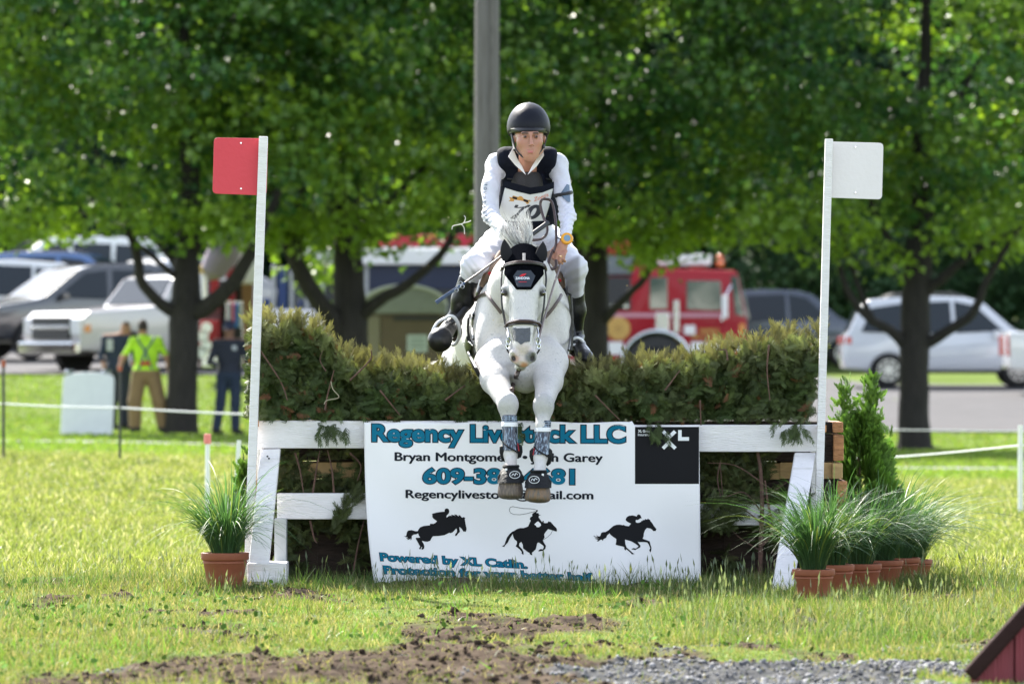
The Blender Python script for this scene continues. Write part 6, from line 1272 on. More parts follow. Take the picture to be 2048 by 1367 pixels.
# breastplate, girth, martingale
GREYL = mat('breastplate_leather', (0.13, 0.10, 0.10), 0.45, var=0.15, scale=20)
ond = lambda x, y, l=0.006: on(x, y, l, hb, 27.0)
strap('breastplate', [(950, 600, 27.42), (957, 595), (966, 590), (975, 585)], 8.5, BROWN_LEATHER, 0.006, ond)
strap('breastplate', [(975, 585), (984, 598), (995, 612), (1004, 624)], 7, GREYL, 0.006, ond)
strap('breastplate', [(1120, 590), (1112, 603), (1100, 620), (1088, 634)], 7, GREYL, 0.006, ond)
strap('martingale', [(1040, 722, 26.98), (1038, 738), (1033, 752), (1028, 768), (1022, 782)], 9.5, BROWN_LEATHER, 0.006, ond)
strap('martingale_buckle', [(1027, 752), (1040, 757)], 2, STEEL, 0.012, ond)
for x in (941, 950): strap('girth_strap', [(x + 2, 610, 28.05), (x, 630), (x - 2, 655), (x, 678)], 5.5, BLACK_LEATHER, 0.008, ond)
mb = MB(); gp = [on(x, y, 0.012, hb, 27.9) for x, y in [(943, 680), (940, 695), (944, 712), (952, 730), (960, 745)]]; mb.tube(gp, [0.03, 0.036, 0.036, 0.032, 0.03], 10, flat=0.3, upv=(-0.7, -0.7, 0)); mb.build('girth_guard', BLACK_LEATHER, horse, smooth=True)
strap('girth_buckle', [(933, 684), (944, 681), (953, 690)], 2.4, STEEL, 0.02, ond)
for x in (1139, 1145): strap('girth_strap', [(x - 3, 590), (x - 1, 620), (x, 660), (x - 2, 700)], 5, BLACK_LEATHER, 0.008, ond)
# saddle and pads
sf = Field((-0.42, 27.45, 1.15), (0.46, 28.35, 1.85), 0.006)
sf.cone(c(1000, 512, 27.75), c(1092, 512, 27.75), pr(24), pr(24), 0.04); sf.cone(c(1050, 520, 27.8), c(1045, 505, 28.2), pr(42), pr(46), 0.06)
sf.cone(c(984, 520, 27.72), c(958, 585, 27.66), pr(21), pr(13), 0.03, sq=(0.7, 3.2, 1)); sf.cone(c(1112, 520, 27.72), c(1137, 600, 27.66), pr(21), pr(13), 0.03, sq=(0.7, 3.2, 1))
saddle = empty('saddle', P(1050, 520, 27.9), 'black jumping saddle with tan lined pad on the grey horse', 'saddle')
sf.obj('seat', BLACK_LEATHER, saddle)
pf = Field((-0.42, 27.42, 1.1), (0.46, 28.4, 1.80), 0.006)
pf.ell(c(1046, 640, 27.9), [pr(106), pr(150), pr(128)], 0.02); pf.ell(c(1046, 645, 27.9), [pr(98), pr(190), pr(121)], 0.0, 'sub')
pf.clip(lambda X, Y, Z: np.maximum(CH + 0.10 - Z + (Y < 0), 0.0) * 1.0 + (0 * X) + np.where(Z < CH + 0.12, 0.01, -1) + 0 * Y)
pf.obj('saddle_pad', mat('pad_white', (0.72, 0.73, 0.76), 0.85, bump=0.3, bscale=60), saddle)
TANP = mat('pad_tan', (0.28, 0.20, 0.15), 0.8)
for pts in ([(1003, 505, 27.5), (990, 528, 27.46), (975, 550, 27.45), (962, 572, 27.46)], [(1099, 505, 27.5), (1108, 528, 27.46), (1120, 555, 27.45), (1126, 575, 27.46)]):
    mb = MB(); poly_tube(mb, [P(*p) for p in pts], [PX(7, 27.5), PX(9, 27.5), PX(9, 27.5), PX(5, 27.5)], 10); mb.build('half_pad', TANP, saddle, smooth=True)
for x, y in ((979, 546), (1120, 560)):
    mb = MB(); mb.box(P(x, y, 27.43), (0.016, 0.006, 0.012), Matrix.Rotation(rad(-50 if x < 1000 else 60), 3, 'Y')); mb.build('pad_mark', mat('mark_red', (0.6, 0.02, 0.03), 0.6), saddle, bevel=0.001)
# mane and tail
def hair(name, roots, n, fn, seed, m, parent, w=0.0022, K=9):
    r = np.random.RandomState(seed); V = []; Fc = []; C = []
    for i in range(n):
        pts, col = fn(r); pts = np.array(pts); t = np.linspace(0, 1, len(pts)); tt = np.linspace(0, 1, K); q = np.stack([np.interp(tt, t, pts[:, k]) for k in range(3)], -1)
        q[1:-1] = (q[:-2] + 2 * q[1:-1] + q[2:]) / 4
        sd = np.array([r.normal(0.6, .5), r.normal(0, .5), r.normal(0, .6)]); sd /= np.linalg.norm(sd); ww = w * r.uniform(0.5, 1.4) * (1 - tt ** 2 * 0.93)
        b0 = len(V) * 0 + i * 2 * K; V.append(np.stack([q - sd * ww[:, None], q + sd * ww[:, None]], 1).reshape(-1, 3)); Fc.append(np.array([(b0 + 2 * k, b0 + 2 * k + 1, b0 + 2 * k + 3, b0 + 2 * k + 2) for k in range(K - 1)])); C.append(np.tile(col, (2 * K, 1)))
    me = mesh_np(name, np.concatenate(V), np.concatenate(Fc), np.concatenate(C)); return link(name, me, parent, m, True)
HAIR = mat('mane_hair', (0.6, 0.6, 0.58), 0.45, attr=True, trans=0.18)
def mane_fn(r):
    u = r.rand(); root_x = 1030 + 28 * u + r.normal(0, 3); ry = 500 - 14 * math.sin(u * 3.1); tipx = 1000 + 53 * (u ** 1.2) + r.normal(0, 5); tipy = 427 + 26 * (1 - u) * 0.8 + r.normal(0, 11) + (14 if r.rand() < 0.3 else 0)
    mx = root_x - 4 - 22 * (1 - u) + r.normal(0, 4); my = 466 + r.normal(0, 5)
    if u > 0.6: mx = root_x + 10 * (u - 0.5) + r.normal(0, 3)
    d0 = 26.72 + r.uniform(0, 0.10); col = np.array((0.68, 0.67, 0.64)) * r.uniform(0.75, 1.1) if r.rand() > 0.24 * (1.6 - u) else np.array((0.16, 0.16, 0.17)) * r.uniform(0.6, 1.6)
    return [P(root_x, ry, d0), P((root_x + mx) / 2, (ry + my) / 2, d0 - 0.01), P(mx, my, d0), P((mx + tipx) / 2 + r.normal(0, 2), (my + tipy) / 2, d0 + 0.02), P(tipx, tipy, d0 + 0.03)], col
hair('mane', None, 600, mane_fn, 5, HAIR, horse, 0.0016)
def mane2(r):
    t = r.rand(); d0 = 26.9 + 0.6 * t; x = 1046 + r.normal(0, 4); y = 512 - 8 * t
    col = np.array((0.5, 0.5, 0.48)) * r.uniform(0.5, 1.2); sx = r.choice([-1, 1]) * r.uniform(6, 30)
    return [P(x, y + 4, d0), P(x + sx * .5, y - 14, d0), P(x + sx, y - 18 + r.normal(0, 6), d0 + .02)], col
hair('mane_crest', None, 400, mane2, 6, HAIR, horse, 0.0016)
def tail_fn(r):
    d0 = 29.4 + r.uniform(0, .1); x = 948 + r.normal(0, 6); col = np.array((0.36, 0.22, 0.13)) * r.uniform(0.6, 1.4); e = r.uniform(0, 1)
    return [P(975, 640, d0), P(950, 670, d0 + .1), P(912 + r.normal(0, 5), 700 + 10 * e, d0 + .3), P(893 + 14 * e + r.normal(0, 5), 726 + 25 * e + r.normal(0, 8), d0 + .35), P(902 + r.normal(0, 9), 790, d0 + .4)], col
hair('tail', None, 140, tail_fn, 7, HAIR, horse, 0.002)

# ------------------------------------------------------------------ the rider
SKIN = (0.42, 0.20, 0.135)
rider = empty('person', P(1055, 520, 27.85), 'rider in black helmet, body protector and white breeches jumping the grey horse', 'person')
rf = Field((-0.45, 26.95, 0.95), (0.42, 28.25, 2.36), 0.0042)
def rc(a, b, ra, rb, k=0.02, op='u', sq=(1, 1, 1), f=None): (f or rf).cone(c(*a), c(*b), pr(ra, a[2]), pr(rb, b[2]), k, op, sq)
def re_(p, r, k=0.02, op='u', rot=None, f=None): (f or rf).ell(c(*p), [pr(v, p[2]) for v in r], k, op, rot)
# skull and face
re_((1058, 258, 27.40), (30, 40, 36), 0.02); re_((1059, 283, 27.345), (25.5, 33, 34), 0.03); re_((1060, 308, 27.30), (13, 14, 11), 0.02); re_((1061, 299, 27.298), (16, 13, 13), 0.025)
rc((1040, 300, 27.36), (1056, 314, 27.29), 8, 8, 0.02); rc((1079, 299, 27.36), (1063, 314, 27.29), 8, 8, 0.02)
re_((1044, 284, 27.293), (9, 8, 9), 0.025); re_((1075.5, 284, 27.293), (9, 8, 9), 0.025)
rc((1046, 266.5, 27.268), (1074, 266.5, 27.268), 4, 4, 0.012)
for x in (1050, 1072.5): re_((x, 273.5, 27.252), (5.6, 4.5, 4), 0.006, 'sub'); re_((x, 273.5, 27.268), (4.4, 4.6, 3.4), 0.002)
rc((1061.5, 271, 27.262), (1063, 287, 27.238), 2.6, 3.6, 0.008); re_((1063, 288.5, 27.232), (3.6, 4, 3.0), 0.004); re_((1058.8, 290, 27.246), (2.2, 3, 2.2), 0.003); re_((1067.2, 290, 27.246), (2.2, 3, 2.2), 0.003)
rc((1054, 301.3, 27.258), (1067.5, 301.5, 27.258), 1.6, 1.6, 0.004); rc((1056, 305, 27.258), (1065.5, 305, 27.258), 2.3, 2.3, 0.004); re_((1061, 303.2, 27.240), (7, 1.6, 0.6), 0.002, 'sub')
re_((1028.5, 279, 27.385), (3.5, 7, 8.5), 0.006); re_((1089, 279, 27.385), (3.2, 7, 8.5), 0.006)
rc((1057, 300, 27.42), (1054, 345, 27.52), 18, 20, 0.03)
# trunk, limbs below the clothes
re_((1054, 380, 27.62), (52, 42, 70), 0.05); rc((1000, 325, 27.55), (1108, 325, 27.55), 17, 17, 0.05); re_((1052, 450, 27.78), (44, 36, 55), 0.06); re_((1050, 500, 27.95), (58, 48, 40), 0.05)
ARM_L = [(991, 330, 27.55), (981, 375, 27.45), (982, 432, 27.35), (1012, 466, 27.15), (1034, 484, 27.02)]; ARM_R = [(1117, 332, 27.55), (1127, 385, 27.45), (1135, 432, 27.32), (1131, 470, 27.12)]
for A_, rr in ((ARM_L, (14, 12.5, 11, 9, 8)), (ARM_R, (14, 12.5, 11, 8))):
    for i in range(len(A_) - 1): rc(A_[i], A_[i + 1], rr[i], rr[i + 1], 0.02)
for s, kn, an, to in ((-1, (948, 535, 27.38), (912, 638, 27.50), (885, 676, 27.28)), (1, (1150, 540, 27.38), (1152, 672, 27.52), (1168, 712, 27.30))):
    hp = (1050 + s * 42, 500, 27.98); rc(hp, kn, 36, 19, 0.04); rc(kn, an, 17, 11, 0.03); rc(an, to, 11, 11, 0.02)
# her left hand on the rein: palm, four curled fingers, thumb
HW = 27.10
re_((1122, 497, HW - 0.02), (11, 9, 15), 0.012, rot=(0, 18, 0)); rc((1130, 478, HW), (1126, 490, HW - 0.01), 9.0, 9.5, 0.01)
for kx, ky, mx, my, ex, ey, dd in ((1109.5, 503, 1106, 515, 1113, 522, 0.0), (1115, 508, 1112, 520, 1118, 526.5, -0.008), (1121.5, 510, 1119, 522, 1124, 527, -0.012), (1128, 508, 1126.5, 518.5, 1130, 522.5, -0.008)):
    rc((kx + 3, ky - 6, HW - 0.03), (kx, ky, HW - 0.045 + dd), 4.3, 4.0, 0.006); rc((kx, ky, HW - 0.045 + dd), (mx, my, HW - 0.05 + dd), 3.9, 3.6, 0.002); rc((mx, my, HW - 0.05 + dd), (ex, ey, HW - 0.025 + dd), 3.5, 2.9, 0.002)
rc((1113, 492, HW - 0.02), (1104.5, 502, HW - 0.035), 4.4, 4.0, 0.006); rc((1104.5, 502, HW - 0.035), (1105, 513, HW - 0.045), 3.8, 3.0, 0.003)
# her right hand low behind the mane
re_((1040, 488, 26.99), (9, 9, 12), 0.01, rot=(0, -30, 0))
for k in range(4): rc((1040 + 4 * k, 482 + 3 * k, 26.96), (1049 + 3.4 * k, 484 + 4 * k, 26.93), 3.8, 3.5, 0.003); rc((1049 + 3.4 * k, 484 + 4 * k, 26.93), (1048 + 3 * k, 492 + 3.5 * k, 26.95), 3.4, 2.8, 0.002)
rc((1038, 480, 26.97), (1050, 477, 26.94), 4, 3.2, 0.004)
def rider_col(p):
    C = np.tile(np.array(SKIN), (len(p), 1))
    def W(q, r0, r1): return sphere_w(p, c(*q), pr(r0, q[2]), pr(r1, q[2]))
    n = fbm(p[:, 0] * 1.0, p[:, 2], 60, 3, 5)[:, None]; C = mixc(C, (0.46, 0.24, 0.17), np.clip(n - 0.4, 0, 1))
    for x in (1044, 1076): C = mixc(C, (0.44, 0.19, 0.14), W((x, 286, 27.27), 2, 8) * 0.35)
    C = mixc(C, (0.45, 0.18, 0.13), W((1063, 289, 27.23), 1, 6) * 0.5)
    for x in (1050, 1072.5):
        C = mixc(C, (0.19, 0.09, 0.065), W((x, 271.5, 27.262), 2.5, 7.5) * 0.75); C = mixc(C, (0.34, 0.27, 0.25), W((x, 273.8, 27.255), 2.2, 4.2) * 0.8); C = mixc(C, (0.02, 0.01, 0.008), W((x + 0.6, 273.6, 27.255), 2.6, 4.0)); 
        for dx in (-5, -2.5, 0, 2.5, 5): C = mixc(C, (0.075, 0.04, 0.028), W((x + dx, 266.3 - 0.8 * (1 - abs(dx) / 5), 27.26), 1.2, 3.4))
        for dx in (-3.6, -1.6, 0.6, 2.8): C = mixc(C, (0.06, 0.03, 0.025), W((x + dx, 271.2, 27.252), 0.4, 1.5) * 0.8)
    for dx in (-7.5, -5, -2.5, 0, 2.5, 5, 7.5): C = mixc(C, (0.47, 0.13, 0.13), W((1061 + dx, 303.3, 27.248), 2.2, 4.6 - 0.2 * abs(dx)) * 0.9)
    for dx in (-7, -4.5, -2, 0, 2, 4.5, 7): C = mixc(C, (0.16, 0.04, 0.04), W((1061 + dx, 303.0, 27.247), 0.3, 1.3) * 0.8)
    for x in (1059.8, 1066.4): C = mixc(C, (0.12, 0.04, 0.03), W((x, 291.8, 27.243), 0.4, 1.8))
    hair_ = (W((1031, 262, 27.38), 6, 14) + W((1088, 262, 27.38), 6, 14)).clip(0, 1); C = mixc(C, (0.05, 0.03, 0.02), hair_)
    C = mixc(C, (0.45, 0.16, 0.12), W((1053, 345, 27.42), 6, 20) * 0.6)
    return C
SKIN_M = mat('skin', SKIN, 0.5, attr=True, bump=0.08, bscale=150); SKIN_M.node_tree.nodes['Principled BSDF'].inputs['Subsurface Weight'].default_value = 0.12; SKIN_M.node_tree.nodes['Principled BSDF'].inputs['Subsurface Scale'].default_value = 0.01
rbody = rf.obj('body', SKIN_M, rider, colf=rider_col)
# shirt: sleeves with creases, shoulders, collar
SHIRT = mat('white_shirt', (0.60, 0.60, 0.66), 0.75, bump=0.25, bscale=26, stretch=(1, 1, 3), sheen=0.2)
tf_ = Field((-0.45, 26.95, 1.45), (0.42, 27.9, 2.22), 0.0045)
for A_, rr in ((ARM_L, (19, 17, 16, 13.8, 10)), (ARM_R, (19, 16.8, 15.6, 11))):
    for i in range(len(A_) - 1):
        rc(A_[i], A_[i + 1], rr[i], rr[i + 1], 0.025, f=tf_)
rc((1000, 327, 27.56), (1108, 327, 27.56), 19, 19, 0.05, f=tf_); re_((1054, 385, 27.62), (55, 46, 72), 0.05, f=tf_)
re_((1135, 470, 27.10), (30, 60, 6), 0.0, 'sub', f=tf_, rot=(0, 10, 0)) if False else None
X, Y, Z = tf_.grid(); pxg = X / Y * F + CX; pyg = CY - (Z - CH) / Y * F
arm = ((np.abs(pxg - 1054) > 60)).astype(np.float32)
tf_.A += (0.0020 * np.sin((pyg + pxg * 0.35 + 4 * np.sin(pxg * 0.2)) * 0.62) * arm * np.clip((pyg - 395) / 25, 0.12, 1)).astype(np.float32)
tf_.A += (0.0016 * np.sin((pyg * 0.8 - pxg * 0.9) * 0.24) * arm).astype(np.float32)
tf_.obj('shirt', SHIRT, rider)
def quadpatch(name, pts, th, m, parent):
    mb = MB(); a = [P(*p) for p in pts]; mb.prism(a, (0, th, 0)); return mb.build(name, m, parent, bevel=0.0015)
COLLAR = mat('collar_white', (0.88, 0.84, 0.90), 0.8)
quadpatch('collar', [(1026, 296, 27.36), (1016, 313, 27.36), (1030, 330, 27.38), (1052, 350, 27.40), (1044, 332, 27.40), (1034, 316, 27.38)], 0.006, COLLAR, rider)
quadpatch('collar', [(1086, 299, 27.36), (1088, 311, 27.35), (1074, 332, 27.38), (1055, 350, 27.40), (1064, 332, 27.40), (1073, 318, 27.38)], 0.006, COLLAR, rider)
# body protector
VEST = mat('vest_navy_black', (0.005, 0.0065, 0.014), 0.85, spec=0.15, bump=0.35, bscale=22, var=0.15, scale=30); VEST2 = mat('vest_grey', (0.018, 0.015, 0.014), 0.7, bump=0.3, bscale=40)
vf = Field((-0.2, 27.25, 1.55), (0.3, 27.95, 2.25), 0.005)
re_((1054, 385, 27.62), (59, 58, 78), 0.04, f=vf); rc((1012, 318, 27.53), (1096, 318, 27.53), 24, 24, 0.05, f=vf, sq=(1, 1.2, 1)); rc((1010, 420, 27.66), (1100, 420, 27.66), 22, 22, 0.04, f=vf, sq=(1, 1.8, 1.3))
re_((1054, 326, 27.33), (21, 70, 32), 0.01, 'sub', f=vf); re_((1057, 285, 27.45), (33, 60, 24), 0.012, 'sub', f=vf)
for s, x in ((-1, 984), (1, 1124)): re_((x, 352, 27.55), (13, 70, 62), 0.015, 'sub', f=vf)
vest = vf.obj('body_protector', VEST, rider); vb = vest and bvh_of(vest)
onv = lambda px, py, l=0.004: on(px, py, l, vb, 27.35)
inf_ = Field((-0.1, 27.3, 1.8), (0.25, 27.8, 2.1), 0.005); re_((1054, 380, 27.56), (36, 56, 58), 0.02, f=inf_); inf_.clip(lambda X, Y, Z: (CY - (Z - CH) / Y * F < 343) * 1.0 - 0.5 + 0 * X)
inf_.obj('vest_front', VEST2, rider)
patch('shoulder_strap', [(1019, 335), (1034, 338), (1034, 362), (1019, 362)], 0.006, VEST, rider, onv, 5); patch('shoulder_strap', [(1090, 335), (1102, 333), (1102, 362), (1091, 363)], 0.006, VEST, rider, onv, 5)
for x in (1026, 1097): strap('buckle', [(x - 8, 358), (x, 359), (x + 8, 360)], 3, TRIM, 0.012, onv, parent=rider)
# number bib
bibd = lambda x, y: 27.325 + 0.055 * ((x - 1052) / 52) ** 2 + 0.0011 * (y - 365) - 0.0
fbib = lambda lift: (lambda x, y, l=0: P(x, y, bibd(x, y) - lift))
def sheet(name, poly, lift, m, parent, step=5): return patch(name, poly, 0, m, parent, fbib(lift), step)
BIBW = mat('bib_white', (0.62, 0.62, 0.62), 0.5, bump=0.1, bscale=10)
bib = sheet('bib', [(1011, 372), (1035, 381), (1060, 387), (1083, 383), (1106, 375), (1098, 412), (1088, 443), (1040, 446), (994, 440), (1003, 404)], 0.0, BIBW, rider)
for o in (bib,):
    so = o.modifiers.new('thickness', 'SOLIDIFY'); so.thickness = 0.002
sheet('bib_band', [(1009, 361), (1034, 368), (1060, 375), (1084, 372), (1108, 363), (1108, 376), (1085, 385), (1060, 389), (1034, 383), (1005, 374)], 0.005, VEST, rider)
sheet('bib_band', [(992, 438), (1040, 444), (1092, 441), (1090, 452), (1040, 457), (990, 449)], 0.005, VEST, rider)
sheet('bib_print', [(1018, 394), (1021, 399), (1017, 402), (1028, 403), (1028, 399), (1046, 402), (1052, 405), (1053, 408), (1059, 407), (1057, 404), (1063, 402), (1056, 400), (1047, 397), (1044, 393), (1040, 392), (1036, 394), (1026, 391), (1024, 395)], 0.003, mat('print_gold', (0.5, 0.25, 0.05), 0.5), bib, 4)
sheet('bib_print', [(1025, 393), (1034, 395), (1034, 399), (1025, 397)], 0.0045, INK, bib, 4); sheet('bib_print', [(1047, 398), (1056, 401), (1056, 405), (1047, 402)], 0.0045, INK, bib, 4)
put_text('lettering', 'Zoetis', ((1068, 403), (1098, 392), (1066, 396)), fbib(0.004), mat('print_orange', (0.6, 0.12, 0.03), 0.5), bib, 0.0, 0.3)
put_text('lettering', '70', ((1022, 437), (1080, 437), (1026, 411)), fbib(0.004), mat('print_slate', (0.03, 0.032, 0.042), 0.5), bib, 0.02, 0.2, fat=[(0, 0), (1.5, 0), (-1.5, 0), (0.8, 0.6), (-0.8, -0.6)])
# sleeve print and armband
on_s = lambda px, py, l=0.002: on(px, py, l, sb_, 27.4)
shirt_o = [o for o in rider.children if o.name.startswith('shirt')][0]; sb_ = bvh_of(shirt_o)
SLP = mat('sleeve_print_blue', (0.03, 0.07, 0.13), 0.5)
for i, ch in enumerate('HORSEWEAR'):
    y = 368 + i * 9.2; x = 972.5 - 3.5 * math.sin(i / 8 * 3.0); x += max(0, i - 6) * 1.2
    put_text('lettering', ch, ((x + 2.6, y - 3), (x + 2.6, y + 3), (x - 2.6, y - 3)), lambda a, b_: on_s(a, b_, 0.003), SLP, rider, 0.02)
strap('armband', [(1108, 392, 27.40), (1114, 391), (1122, 390), (1130, 389), (1137, 387), (1142, 385, 27.42)], 9, mat('band_black', (0.012, 0.012, 0.015), 0.6), 0.001, lambda x, y, l: on_s(x, y, l), parent=rider)
patch('medical_card', [(1121, 389), (1133, 369), (1138, 371), (1140, 405), (1136, 406), (1127, 398)], 0.004, mat('card_blue', (0.10, 0.15, 0.21), 0.2, coat=0.7), rider, on_s, 4)
# watch, ring
mb = MB(); q = P(1134, 477, 27.07); Mw = Matrix.Rotation(rad(14), 3, 'Y') @ Matrix.Rotation(rad(72), 3, 'X'); mb.lathe(q, [(PX(12, 27), -0.006), (PX(12.6, 27), 0.0), (PX(11, 27), 0.007), (PX(9, 27), 0.0085)], 24, Mw); wt = mb.build('watch', mat('watch_yellow', (0.75, 0.33, 0.01), 0.35), rider, smooth=True)
mb = MB(); mb.lathe(q + Mw @ Vector((0, 0, 0.007)), [(PX(6.8, 27), 0.0), (PX(6.8, 27), 0.003)], 20, Mw); mb.build('watch_face', mat('watch_lcd', (0.16, 0.27, 0.38), 0.2, coat=0.5), wt)
mb = MB(); ring = [P(1131 + 12.8 * math.cos(a), 479 + 2.5 * math.cos(a), 27.11 + 0.032 * math.sin(a)) for a in [2 * math.pi * k / 20 for k in range(21)]]; mb.tube(ring, 0.010, 8, flat=0.35, upv=(0, 0, 1)); mb.build('watch_strap', TRIM, wt, smooth=True)
mb = MB(); ring = [P(1121 + 4.6 * math.cos(a), 512 + 1.5 * math.cos(a), 27.045 + 0.011 * math.sin(a)) for a in [2 * math.pi * k / 14 for k in range(15)]]; mb.tube(ring, 0.0028, 6); mb.build('ring', mat('gold', (0.8, 0.6, 0.35), 0.25, metal=1.0), rider, smooth=True)
# breeches
BR_W = mat('white_breeches', (0.72, 0.73, 0.78), 0.7, attr=False, bump=0.3, bscale=16, sheen=0.2)
bf = Field((-0.42, 27.2, 1.3), (0.45, 28.3, 1.85), 0.0055)
for s, kn, cf in ((-1, (947, 530, 27.36), (931, 582, 27.43)), (1, (1150, 535, 27.36), (1152, 592, 27.43))):
    hp = (1050 + s * 46, 492, 27.98); rc(hp, kn, 42, 23, 0.05, f=bf); rc(kn, cf, 22, 15.5 if s < 0 else 15, 0.03, f=bf)
re_((1050, 492, 27.98), (64, 52, 44), 0.05, f=bf); rc((1052, 452, 27.76), (1050, 485, 27.90), 50, 54, 0.05, f=bf)
X, Y, Z = bf.grid(); pxg = X / Y * F + CX; pyg = CY - (Z - CH) / Y * F
bf.A += (0.0018 * np.sin(pyg * 0.33 + np.abs(pxg - 1050) * 0.28 + 2 * np.sin(pxg * 0.09))).astype(np.float32)
GP = mat('grip_grey', (0.40, 0.40, 0.43), 0.8)
def br_col(p):
    px = p[:, 0] / p[:, 1] * F + CX; py = CY - (p[:, 2] - CH) / p[:, 1] * F; C = np.tile(np.array((0.60, 0.60, 0.66)), (len(p), 1))
    w1 = np.clip((py - 505 - np.abs(px - 1160) * 0.5) / 8, 0, 1) * (px > 1100) * np.clip((1162 - px) / 6, 0, 1); w2 = np.clip((py - 535) / 8, 0, 1) * (px < 1000) * np.clip((px - 940) / 6, 0, 1)
    return mixc(C, (0.26, 0.255, 0.28), np.clip(w1 + w2 * 0.7, 0, 1)[:, None])
BR_W = mat('white_breeches_panelled', (0.72, 0.73, 0.78), 0.7, attr=True, bump=0.3, bscale=16, sheen=0.2)
bf.obj('breeches', BR_W, rider, colf=br_col)
# boots
BOOT = mat('riding_boot', (0.006, 0.0065, 0.008), 0.42, spec=0.4, var=0.3, scale=12, bump=0.35, bscale=14); SOLE = mat('boot_sole', (0.03, 0.018, 0.014), 0.7)
for s, kn, mid, an, heel, toe in ((-1, (937, 560, 27.40), (926, 598, 27.45), (907, 642, 27.50), (912, 664, 27.56), (883, 676, 27.24)), (1, (1151, 574, 27.42), (1153, 620, 27.455), (1152, 674, 27.525), (1150, 698, 27.58), (1167, 712, 27.26))):
    bo = Field(tuple(c(min(kn[0], toe[0]) - 50, 770, 27.5) * np.array([1, 0, 1]) + np.array([0, 27.0, 0])), tuple(c(max(kn[0], toe[0]) + 50, 520, 27.5) * np.array([1, 0, 1]) + np.array([0, 27.85, 0])), 0.005)
    rc(kn, mid, 20.5 if s < 0 else 18, 21.5 if s < 0 else 17.5, 0.02, f=bo); rc(mid, an, 21 if s < 0 else 17, 13, 0.03, f=bo); rc(an, heel, 13, 13, 0.02, f=bo)
    rc(an, toe, 13, 19 if s < 0 else 15, 0.03, f=bo); re_((toe[0] + (-4 if s < 0 else 4), toe[1] + 4, toe[2] - 0.02), (23.5 if s < 0 else 15.5, 24, 24 if s < 0 else 15), 0.03, f=bo)
    re_((kn[0] + (-2 * s), kn[1] - 24, kn[2]), (40, 60, 16), 0.004, 'sub', f=bo)
    X, Y, Z = bo.grid(); pyg = CY - (Z - CH) / Y * F; pxg = X / Y * F + CX
    bo.A += (0.0016 * np.sin(pyg * 0.55 + pxg * 0.3) * np.exp(-((pyg - an[1]) / 16) ** 2)).astype(np.float32)
    bt = bo.obj('riding_boot', BOOT, rider)
    mb = MB(); h2_ = P(heel[0] + 4 * s * -1, heel[1] + 14, heel[2]); mb.tube([P(heel[0], heel[1] + 8, heel[2]), h2_], [0.026, 0.024], 14); mb.build('heel', SOLE, bt, bevel=0.003)
# stirrups, leathers
IRON = mat('stirrup_white', (0.72, 0.73, 0.74), 0.35)
def stirrup(pts, tread, top, leather, lab):
    root = empty('stirrup', P(*pts[len(pts) // 2]), lab, 'stirrup', 'stirrups of the saddle')
    mb = MB(); poly_tube(mb, [P(*p) for p in pts], [PX(3.2, 27.3)] * len(pts), 8); mb.build('stirrup_iron', IRON, root, smooth=True)
    mb = MB(); mb.tube([P(*p) for p in tread], PX(5, 27.3), 8, flat=0.5); mb.build('tread', SOLE, root, smooth=True)
    mb = MB(); mb.tube([P(*p) for p in top], PX(3.0, 27.3), 8); mb.build('eye_bar', IRON, root, smooth=True)
    mb = MB(); mb.tube([P(*p) for p in leather], PX(5.2, 27.4), 8, flat=0.3, upv=(0, -1, 0)); mb.build('stirrup_leather', BLACK_LEATHER, root, smooth=True)
stirrup([(889, 636, 27.42), (874, 646, 27.38), (866, 660, 27.36), (864, 672, 27.38), (870, 684, 27.42)], [(868, 688, 27.42), (890, 690, 27.46), (908, 686, 27.48)], [(892, 640, 27.40), (912, 649, 27.40)],
        [(948, 594, 27.46), (930, 617, 27.40), (910, 640, 27.38), (903, 645, 27.38)], 'white stirrup iron round the boot at the lower left of the rider')
o_ = [o for o in bpy.data.objects if o.name.startswith('stirrup') and o.type == 'EMPTY'][-1]
mb = MB(); poly_tube(mb, [P(*p) for p in [(889, 638, 27.38), (898, 632, 27.37), (908, 634, 27.37), (916, 646, 27.38), (919, 660, 27.4), (918, 674, 27.42), (912, 686, 27.44), (904, 690, 27.45)]], [PX(3.6, 27.3)] * 8, 8); mb.build('stirrup_iron', IRON, o_, smooth=True)
stirrup([(1142, 680, 27.36), (1136, 695, 27.34), (1132, 712, 27.36), (1133, 726, 27.4)], [(1133, 728, 27.42), (1160, 736, 27.42), (1184, 732, 27.4)], [(1140, 689, 27.36), (1166, 690, 27.36)],
        [(1134, 612, 27.44), (1141, 640, 27.38), (1147, 668, 27.36), (1151, 684, 27.35)], 'white stirrup iron round the boot at the lower right of the rider')
o_ = [o for o in bpy.data.objects if o.name.startswith('stirrup') and o.type == 'EMPTY'][-1]
mb = MB(); poly_tube(mb, [P(*p) for p in [(1142, 681, 27.36), (1153, 675, 27.35), (1164, 680, 27.36), (1166, 689, 27.36), (1175, 697, 27.3), (1182, 712, 27.26), (1186, 728, 27.28)]], [PX(3.2, 27.3)] * 7, 8); mb.build('stirrup_iron', IRON, o_, smooth=True)
